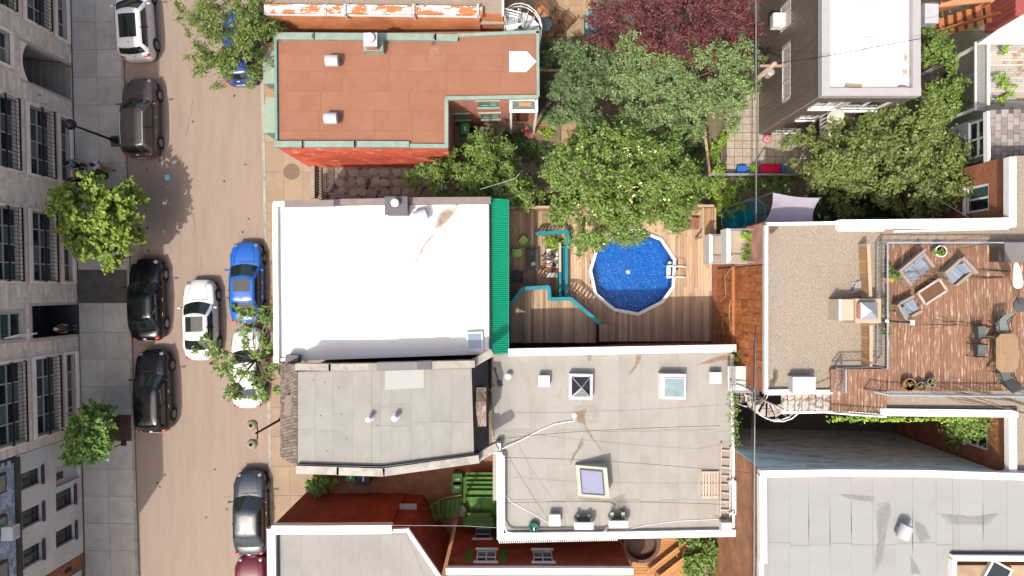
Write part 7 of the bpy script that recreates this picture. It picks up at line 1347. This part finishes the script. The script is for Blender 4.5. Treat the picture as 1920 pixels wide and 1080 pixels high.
def yucca(label, px, py, z, n=46, L=.42, zb=None):
    c = W(px, py, z); root = thing('spiky_plant', label, 'plant', (c.x, c.y, zb if zb is not None else z - .4), 'spiky plants on the corner landing'); m = MB()
    for k in range(n):
        t = random.uniform(0, 2 * math.pi); e = random.uniform(.15, 1.2); d = Vector((math.cos(t) * math.cos(e), math.sin(t) * math.cos(e), math.sin(e))); s = Vector((-math.sin(t), math.cos(t), 0)) * .028; l = L * random.uniform(.7, 1.2); p1 = c + d * l * .5; p2 = c + d * l - Vector((0, 0, .1)); m.add([c - s * .6, c + s * .6, p1 + s, p1 - s, p2], [(0, 1, 2, 3), (3, 2, 4)])
    m.build('leaf_rosette', lg_f if n % 2 else llime, root); MB().tube([(c.x, c.y, (zb if zb is not None else z - .4)), c], .04).build('stem', bark, root)
yucca('spiky rosette plant at the open end of the upper landing', 1404, 448, 7.0, 46, .42, 6.6); yucca('spiky rosette plant at the inner end of the upper landing', 1402, 472, 7.0, 47, .42, 6.6)
shrub('planter_fern', 'leafy plants packed along the upper corner landing', [(1408, 438, 8, 8), (1404, 486, 8, 6)], 7.3, .3, llime, .14, .5, zb=6.62, rb=.15, cat='plant'); shrub('planter_fern', 'mixed green plants on the white slatted balcony', [(1885, 90, 12, 8), (1880, 150, 12, 12), (1900, 165, 10, 10), (1872, 185, 12, 10)], 6.3, .5, llime, .16, .5, zb=5.5, cat='plant', rb=.2)
# ivy: on the skylight roof's edge and on the courtyard walls
def ivy(label, pts, mat, n, spread, size=.13, name='ivy'):
    P = []; Nn = []
    for x, y, z, nx, ny in pts:
        c = W(x, y, z); q = rng.normal(size=(n, 3)) * np.array(spread) + np.array(c); P.append(q); Nn.append(np.tile([nx, ny, .7], (n, 1)) + rng.normal(size=(n, 3)) * .35)
    o = leaves_mesh(name, mat, np.vstack(P), np.vstack(Nn), size, .8); tag(o, label, 'ivy', kind='stuff')
ivy('ivy creeping along the edge of the skylight roof', [(1379, 668 + 8 * k, 6.1, .5, 0) for k in range(22)] + [(1371, 742, 6.3, 0, 0), (1371, 780, 6.3, 0, 0)], lg_m, 26, (.1, .12, .12))
ivy('ivy fringe hanging below the terrace parapet', [(1560 + 8 * k, 783 + (2 if k % 3 else 4), 8.6, 0, -.3) for k in range(34)], llime, 22, (.12, .06, .15)); ivy('thick ivy covering the courtyard brick wall corner', [(1790 + 9 * (k % 7), 788 + 7 * (k // 7), 7.6 - .2 * (k // 7), -.5, .3) for k in range(35)] + [(1785 + 7 * k, 826 + 5 * k, 5.5, -.5, .3) for k in range(8)], lg_m, 40, (.2, .16, .35), .16)
# grass tuft and weeds in the back lane
ivy('weedy grass patch in the shaded back lane', [(1405 + 4 * k, 838, .1, 0, 0) for k in range(8)], lg_m, 40, (.15, .12, .05), .12, 'weeds')
# ================================================================== STREET FURNITURE, CABLES, PEOPLE
lm = thing('street_lamp', 'black street lamp with a dark globe beside the taupe SUV', 'street lamp', W(218, 265, .12)); b = W(218, 265, .12); MB().lathe([(.14, 0), (.14, .5), (.07, .6), (.055, 3.7), (.1, 3.75), (.12, 3.85)], (b.x, b.y, .12), 12).build('post', black, lm, True); MB().ell((b.x, b.y, 4.15), (.28, .28, .28), 16, 10).build('globe', M('dark_globe', (.012, .012, .014), .35, .1, spec=.3), lm, True); MB().lathe([(.1, 0), (.12, .05), (.02, .12)], (b.x, b.y, 4.4), 10).build('finial', black, lm); MB().obox(b.x, b.y, .1, .14, .62, .62).build('base_plate', dgrey, lm)
l2 = thing('street_lamp', 'two globed street lamp leaning past the shingled mansard', 'street lamp', W(532, 783, .12)); b = W(532, 783, .12); q = W(480, 813, 4.2); q = Vector((b.x, b.y, 4.2)); MB().lathe([(.14, 0), (.14, .5), (.07, .6), (.055, 4.2), (.02, 4.3)], (b.x, b.y, .12), 12).build('post', black, l2, True)
gl = M('glass_globe', (.55, .5, .38), .15, .1, spec=.6, trans=.5)
for s in (-1, 1): MB().tube([(b.x, b.y, 4.1), (b.x, b.y + s * .3, 4.15), (b.x, b.y + s * .48, 4.3)], .03).build('arm', black, l2); MB().ell((b.x - .1, b.y + s * .48, 4.55), (.27, .27, .27), 16, 10).build('globe', gl, l2, True); MB().lathe([(.1, 0), (.06, .1), (.02, .16)], (b.x - .1, b.y + s * .48, 4.78), 10).build('finial', black, l2)
ps = thing('sign_post', 'thin dark sign post at the foot of the small maple', 'sign post', W(232, 831, .12)); b = W(232, 831, .12); MB().tube([b, b + Vector((0, 0, 2.3))], .03, 8).build('post', black, ps); MB().box(b.x - .02, b.y - .22, 1.75, b.x + .02, b.y + .22, 2.3).build('plate', dgrey, ps); MB().obox(b.x, b.y, .11, .14, .3, .3).build('base', black, ps)
up = thing('utility_pole', 'weathered wooden utility pole beside the dark siding wall', 'utility pole', W(1370, 190)); b = W(1370, 190); MB().lathe([(.15, 0), (.14, 3), (.11, 6.6), (.02, 6.62)], (b.x, b.y, 0), 12).build('pole', M('pole_wood', (.36, .27, .2), .95, .2, 2, stretch=(6, 6, .5)), up, True); MB().lathe([(.0, 0), (.16, 0), (.18, .05), (.18, .55), (.1, .6)], (b.x + .25, b.y - .05, 4.9), 12).build('transformer', M('transformer_grey', (.3, .3, .31), .5), up); MB().bar((b.x - .6, b.y, 6.2), (b.x + .6, b.y, 6.2), .1, .12).build('crossarm', M('arm_wood', (.3, .22, .16), .9), up)
cbm = M('cable_black', (.02, .02, .022), .6)
def cable(label, pts, r=.02, mat=None, sag=.0, name='overhead_cable'):
    P = [W(*p) for p in pts]; Q = []
    for a, c in zip(P[:-1], P[1:]):
        for t in np.linspace(0, 1, 9)[:-1]: v = a.lerp(c, t); v.z -= sag * 4 * t * (1 - t); Q.append(v)
    Q.append(P[-1]); MB().tube(Q, r, 6).build(name, mat or cbm, None, label=label, cat='cable')
cable('thick grey cable running along the back lane beside the rust wall', [(1417, -200, 6.3), (1418, 200, 6.2), (1418, 540, 6.8), (1415, 800, 9.6), (1413, 1250, 9.8)], .03, M('cable_grey', (.2, .19, .2), .5)); cable('thin twin cable beside the thick back lane cable', [(1421, -200, 6.5), (1420, 200, 6.4), (1419, 540, 7.0), (1410, 800, 9.7), (1410, 1250, 9.9)], .014); cable('bundled cable hanging at the utility pole', [(1419, 60, 6.2), (1416, 100, 6.1), (1420, 140, 6.1)], .06)
cable('service cable crossing the white roof of the siding building', [(1446, 120, 6.2), (1545, 106, 8.9), (1727, 72, 9.2), (1840, 30, 7)], .016); cable('service cable from the leafy tree to the white parapet', [(1622, 272, 8.0), (1720, 350, 9.0), (1820, 410, 9.3)], .018); cable('short cable dropping to the white terrace parapet', [(1572, 412, 9.3), (1640, 395, 8.0)], .014)
cable('long cable crossing the skylight roof above the skylight', [(936, 858, 7.2), (1110, 863, 6.7), (1310, 878, 6.7), (1416, 888, 8)], .009, None, .1); cable('cable crossing the skylight roof near the air conditioners', [(940, 943, 7.0), (1150, 941, 6.6), (1360, 946, 6.8)], .009, None, .1); cable('diagonal cable from the white post to the box vent', [(945, 842, 6.6), (985, 908, 6.4), (1028, 974, 6.5)], .009); cable('faint cable over the roof from the mansard gutter', [(925, 824, 7.3), (1100, 808, 6.8), (1350, 798, 6.9)], .01, None, .1); cable('cable crossing the maroon courtyard to the white parapet', [(735, 985, 6.0), (870, 986, 6.1), (940, 990, 6.3)], .008, lgrey)
cable('thin wire drooping above the alley tree', [(900, 355, 6.0), (965, 335, 6.2), (975, 325, 6.2)], .01, lgrey)
# hoses
# people -----------------------------------------------------------
def skin_mesh(name, mat, nodes, edges, par=None, sub=1):
    me = bpy.data.meshes.new(name); me.from_pydata([n[:3] for n in nodes], edges, []); me.materials.append(mat); o = bpy.data.objects.new(name, me); COL.objects.link(o); md = o.modifiers.new('skin', 'SKIN'); md.use_smooth_shade = True
    for i, n in enumerate(nodes):
        s = me.skin_vertices[0].data[i]; s.radius = (n[3], n[4] if len(n) > 4 else n[3]); s.use_root = (i == 0)
    ss = o.modifiers.new('sub', 'SUBSURF'); ss.levels = sub; ss.render_levels = sub + (0 if sub > 1 else 1)
    if par is not None: o.parent = par
    return o
SK = M('skin', (.38, .2, .13), .6, .06, 3); SKD = M('skin_dark', (.16, .075, .045), .6, .06, 3)
def person(label, loc, rz, pose='stand', skin=SK, shirt=None, pants=None, hair=None, shoes=None, skirt=None, hat=None, lean=0.0):
    """body is one continuous skinned mesh; clothes and hair are its children. Local -y is forward."""
    sit = pose == 'sit'; hz = .5 if sit else .92; dz = hz
    pel = (0, 0, dz, .125, .1); che = (0, .0 - lean * .3, dz + .3, .14, .1); nec = (0, -.02 - lean * .5, dz + .52, .05); hea = (0, -.04 - lean * .6, dz + .64, .085, .095); crn = (0, -.035 - lean * .6, dz + .75, .07, .08); nose = (0, -.155 - lean * .6, dz + .65, .016)
    sh = [(s * .17, -lean * .45, dz + .47, .055) for s in (-1, 1)]
    if pose == 'walk': el = [(-.24, .12, dz + .22, .042), (.24, -.16, dz + .22, .042)]; ha = [(-.24, .0, dz + .0, .032), (.2, -.34, dz + .1, .032)]
    elif sit: el = [(-.25, -.05, dz + .2, .042), (.25, -.05, dz + .2, .042)]; ha = [(-.16, -.28, dz + .12, .032), (.16, -.28, dz + .12, .032)]
    else: el = [(-.24, .0, dz + .2, .042), (.24, .0, dz + .2, .042)]; ha = [(-.2, -.2, dz + .12, .032), (.2, -.2, dz + .12, .032)]
    hip = [(s * .09, 0, dz - .04, .085) for s in (-1, 1)]
    if sit: kn = [(s * .12, -.42, dz + .02, .062) for s in (-1, 1)]; an = [(s * .12, -.46, .09, .042) for s in (-1, 1)]; toe = [(s * .13, -.62, .045, .035) for s in (-1, 1)]
    elif pose == 'walk': kn = [(-.09, -.16, .5, .062), (.09, .1, .5, .062)]; an = [(-.09, -.2, .1, .042), (.09, .36, .16, .042)]; toe = [(-.1, -.36, .045, .035), (.1, .26, .05, .035)]
    else: kn = [(s * .1, -.02, .5, .062) for s in (-1, 1)]; an = [(s * .1, .02, .09, .042) for s in (-1, 1)]; toe = [(s * .11, -.16, .045, .035) for s in (-1, 1)]
    nodes = [pel, che, nec, hea, crn, nose]; edges = [(0, 1), (1, 2), (2, 3), (3, 4), (3, 5)]
    for i in (0, 1):
        k = len(nodes); h = ha[i]; e = el[i]; d = Vector(h[:3]) - Vector(e[:3]); d.normalize(); tip = Vector(h[:3]) + d * .09
        nodes += [sh[i], e, h, (*tip, .018)]; edges += [(1, k), (k, k + 1), (k + 1, k + 2), (k + 2, k + 3)]
        sd = d.cross(Vector((0, 0, 1))); sd = sd.normalized() if sd.length > .1 else Vector((1, 0, 0))
        for j, off in enumerate((-.035, -.012, .035)): q = Vector(h[:3]) + d * (.1 if j < 2 else .05) + sd * off * 1.3; nodes.append((*q, .011)); edges.append((k + 2, len(nodes) - 1))
        k = len(nodes); nodes += [hip[i], kn[i], an[i], toe[i]]; edges += [(0, k), (k, k + 1), (k + 1, k + 2), (k + 2, k + 3)]
    body = skin_mesh('person', skin, nodes, edges); tag(body, label, 'person')
    if shirt:
        nd = [(*che[:3], che[3] + .025, che[4] + .025), (*pel[:3], .15, .125), (*nec[:2], nec[2] - .05, .07)]; ed = [(0, 1), (0, 2)]
        for i in (0, 1): k = len(nd); mid = Vector(sh[i][:3]).lerp(Vector(el[i][:3]), .75); nd += [(*sh[i][:3], .075), (*mid, .06)]; ed += [(0, k), (k, k + 1)]
        skin_mesh('shirt', shirt, nd, ed, body)
    if pants:
        nd = [(*pel[:3], .14, .115)]; ed = []
        for i in (0, 1): k = len(nd); a2 = Vector(kn[i][:3]).lerp(Vector(an[i][:3]), .9); nd += [(*hip[i][:3], .1), (*kn[i][:3], .078), (*a2, .06)]; ed += [(0, k), (k, k + 1), (k + 1, k + 2)]
        skin_mesh('trousers', pants, nd, ed, body)
    for i in (0, 1):
        if shoes: a, t = Vector(an[i][:3]), Vector(toe[i][:3]); skin_mesh('shoe', shoes, [(a.x, a.y + .04, .05, .045), ((a.x + t.x) / 2, (a.y + t.y) / 2, .05, .05), (*t, .045)], [(0, 1), (1, 2)], body)
    hm = MB().ell((hea[0], hea[1] + .025, hea[2] + .055), (.105, .12, .115), 14, 8); ho = hm.build('hat' if hat else 'hair', hat or hair, None, True); ho.parent = body
    for s in (-1, 1): eo = MB().ell((s * .035, hea[1] - .09, hea[2] + .03), (.012, .008, .008), 8, 5).build('eye', black, None); eo.parent = body
    if hair and not hat and pose != 'walk': lo_ = MB().ell((hea[0], hea[1] + .09, hea[2] - .05), (.09, .06, .16), 12, 7).build('hair_lock', hair, None, True); lo_.parent = body
    body.location = loc; body.rotation_euler = (0, 0, rz); return body
wsh = M('white_shirt', (.62, .6, .66), .9, .05); ochre = M('ochre_trousers', (.35, .17, .04), .9, .1); hd = M('dark_hair', (.012, .009, .008), .6, .2); hb_ = M('brown_hair', (.06, .03, .02), .6, .2); tsh = M('teal_cloth', (.12, .28, .3), .9, .1); blk = M('black_cloth', (.012, .012, .014), .9, .1); shw = M('white_shoe', (.65, .65, .62), .6); navy = M('denim', (.03, .045, .09), .9, .15); mar = M('maroon_cloth', (.12, .015, .03), .9, .1); gry = M('grey_cloth_shirt', (.1, .1, .11), .9, .1)
person('person in white shirt and ochre trousers walking past the bistro table', W(205, 318, .12), R(-85), 'walk', SKD, wsh, ochre, hd, M('brown_shoe', (.1, .05, .03), .6)); person('person in teal top with long dark hair sitting by the window', W(150, 312, .12), R(75), 'sit', SK, tsh, blk, hd, shw); person('person in maroon top sitting in shade by the maple', W(152, 345, .12), R(110), 'sit', SKD, mar, blk, hd, shw); person('person with white cap standing in the dark doorway', W(139, 614, .13), R(90), 'stand', SK, M('plaid_shirt', (.16, .08, .04), .9, .3, 20), navy, hb_, navy, hat=wht)
person('person in grey top lounging on the white bench cushions', W(1034, 482, .5), R(-80), 'sit', SK, gry, gry, hb_, blk); person('person in black leaning on the shaded end of the bench', W(1036, 502, .5), R(-95), 'sit', SK, blk, None, hb_, blk)
for o in bpy.data.objects:
    if o.name.startswith('person') and o.parent is None and o.get('label', '').endswith(('cushions', 'the bench')): o.location.z = .5 + .02
for i, (x, y, l, rz) in enumerate(((152, 312, 'black stool under the person in teal by the window', 75), (154, 346, 'black stool under the person in maroon by the maple', 110))):
    p = W(x, y, .12); r = thing('stool', l, 'stool', (p.x, p.y, .12), 'stools on the sidewalk'); MB().lathe([(0, 0), (.2, 0), (.2, .04), (0, .04)], (p.x, p.y, .12 + .36), 16).build('seat', black, r)
    for k in range(4): t = k * math.pi / 2 + .8; MB().bar((p.x + .2 * math.cos(t), p.y + .2 * math.sin(t), .12), (p.x + .14 * math.cos(t), p.y + .14 * math.sin(t), .49), .03).build('leg', black, r)
c = W(183, 326, .85); bt_ = thing('bistro_table', 'round dark brown bistro table on the shaded sidewalk', 'table', (c.x, c.y, .12)); MB().lathe([(0, 0), (.33, 0), (.34, .02), (.33, .03), (0, .03)], (c.x, c.y, .82), 24).build('top', M('dark_brown_top', (.05, .03, .025), .6, .1), bt_); MB().lathe([(.2, 0), (.2, .02), (.03, .05), (.03, .7)], (c.x, c.y, .12), 14).build('pedestal', black, bt_)
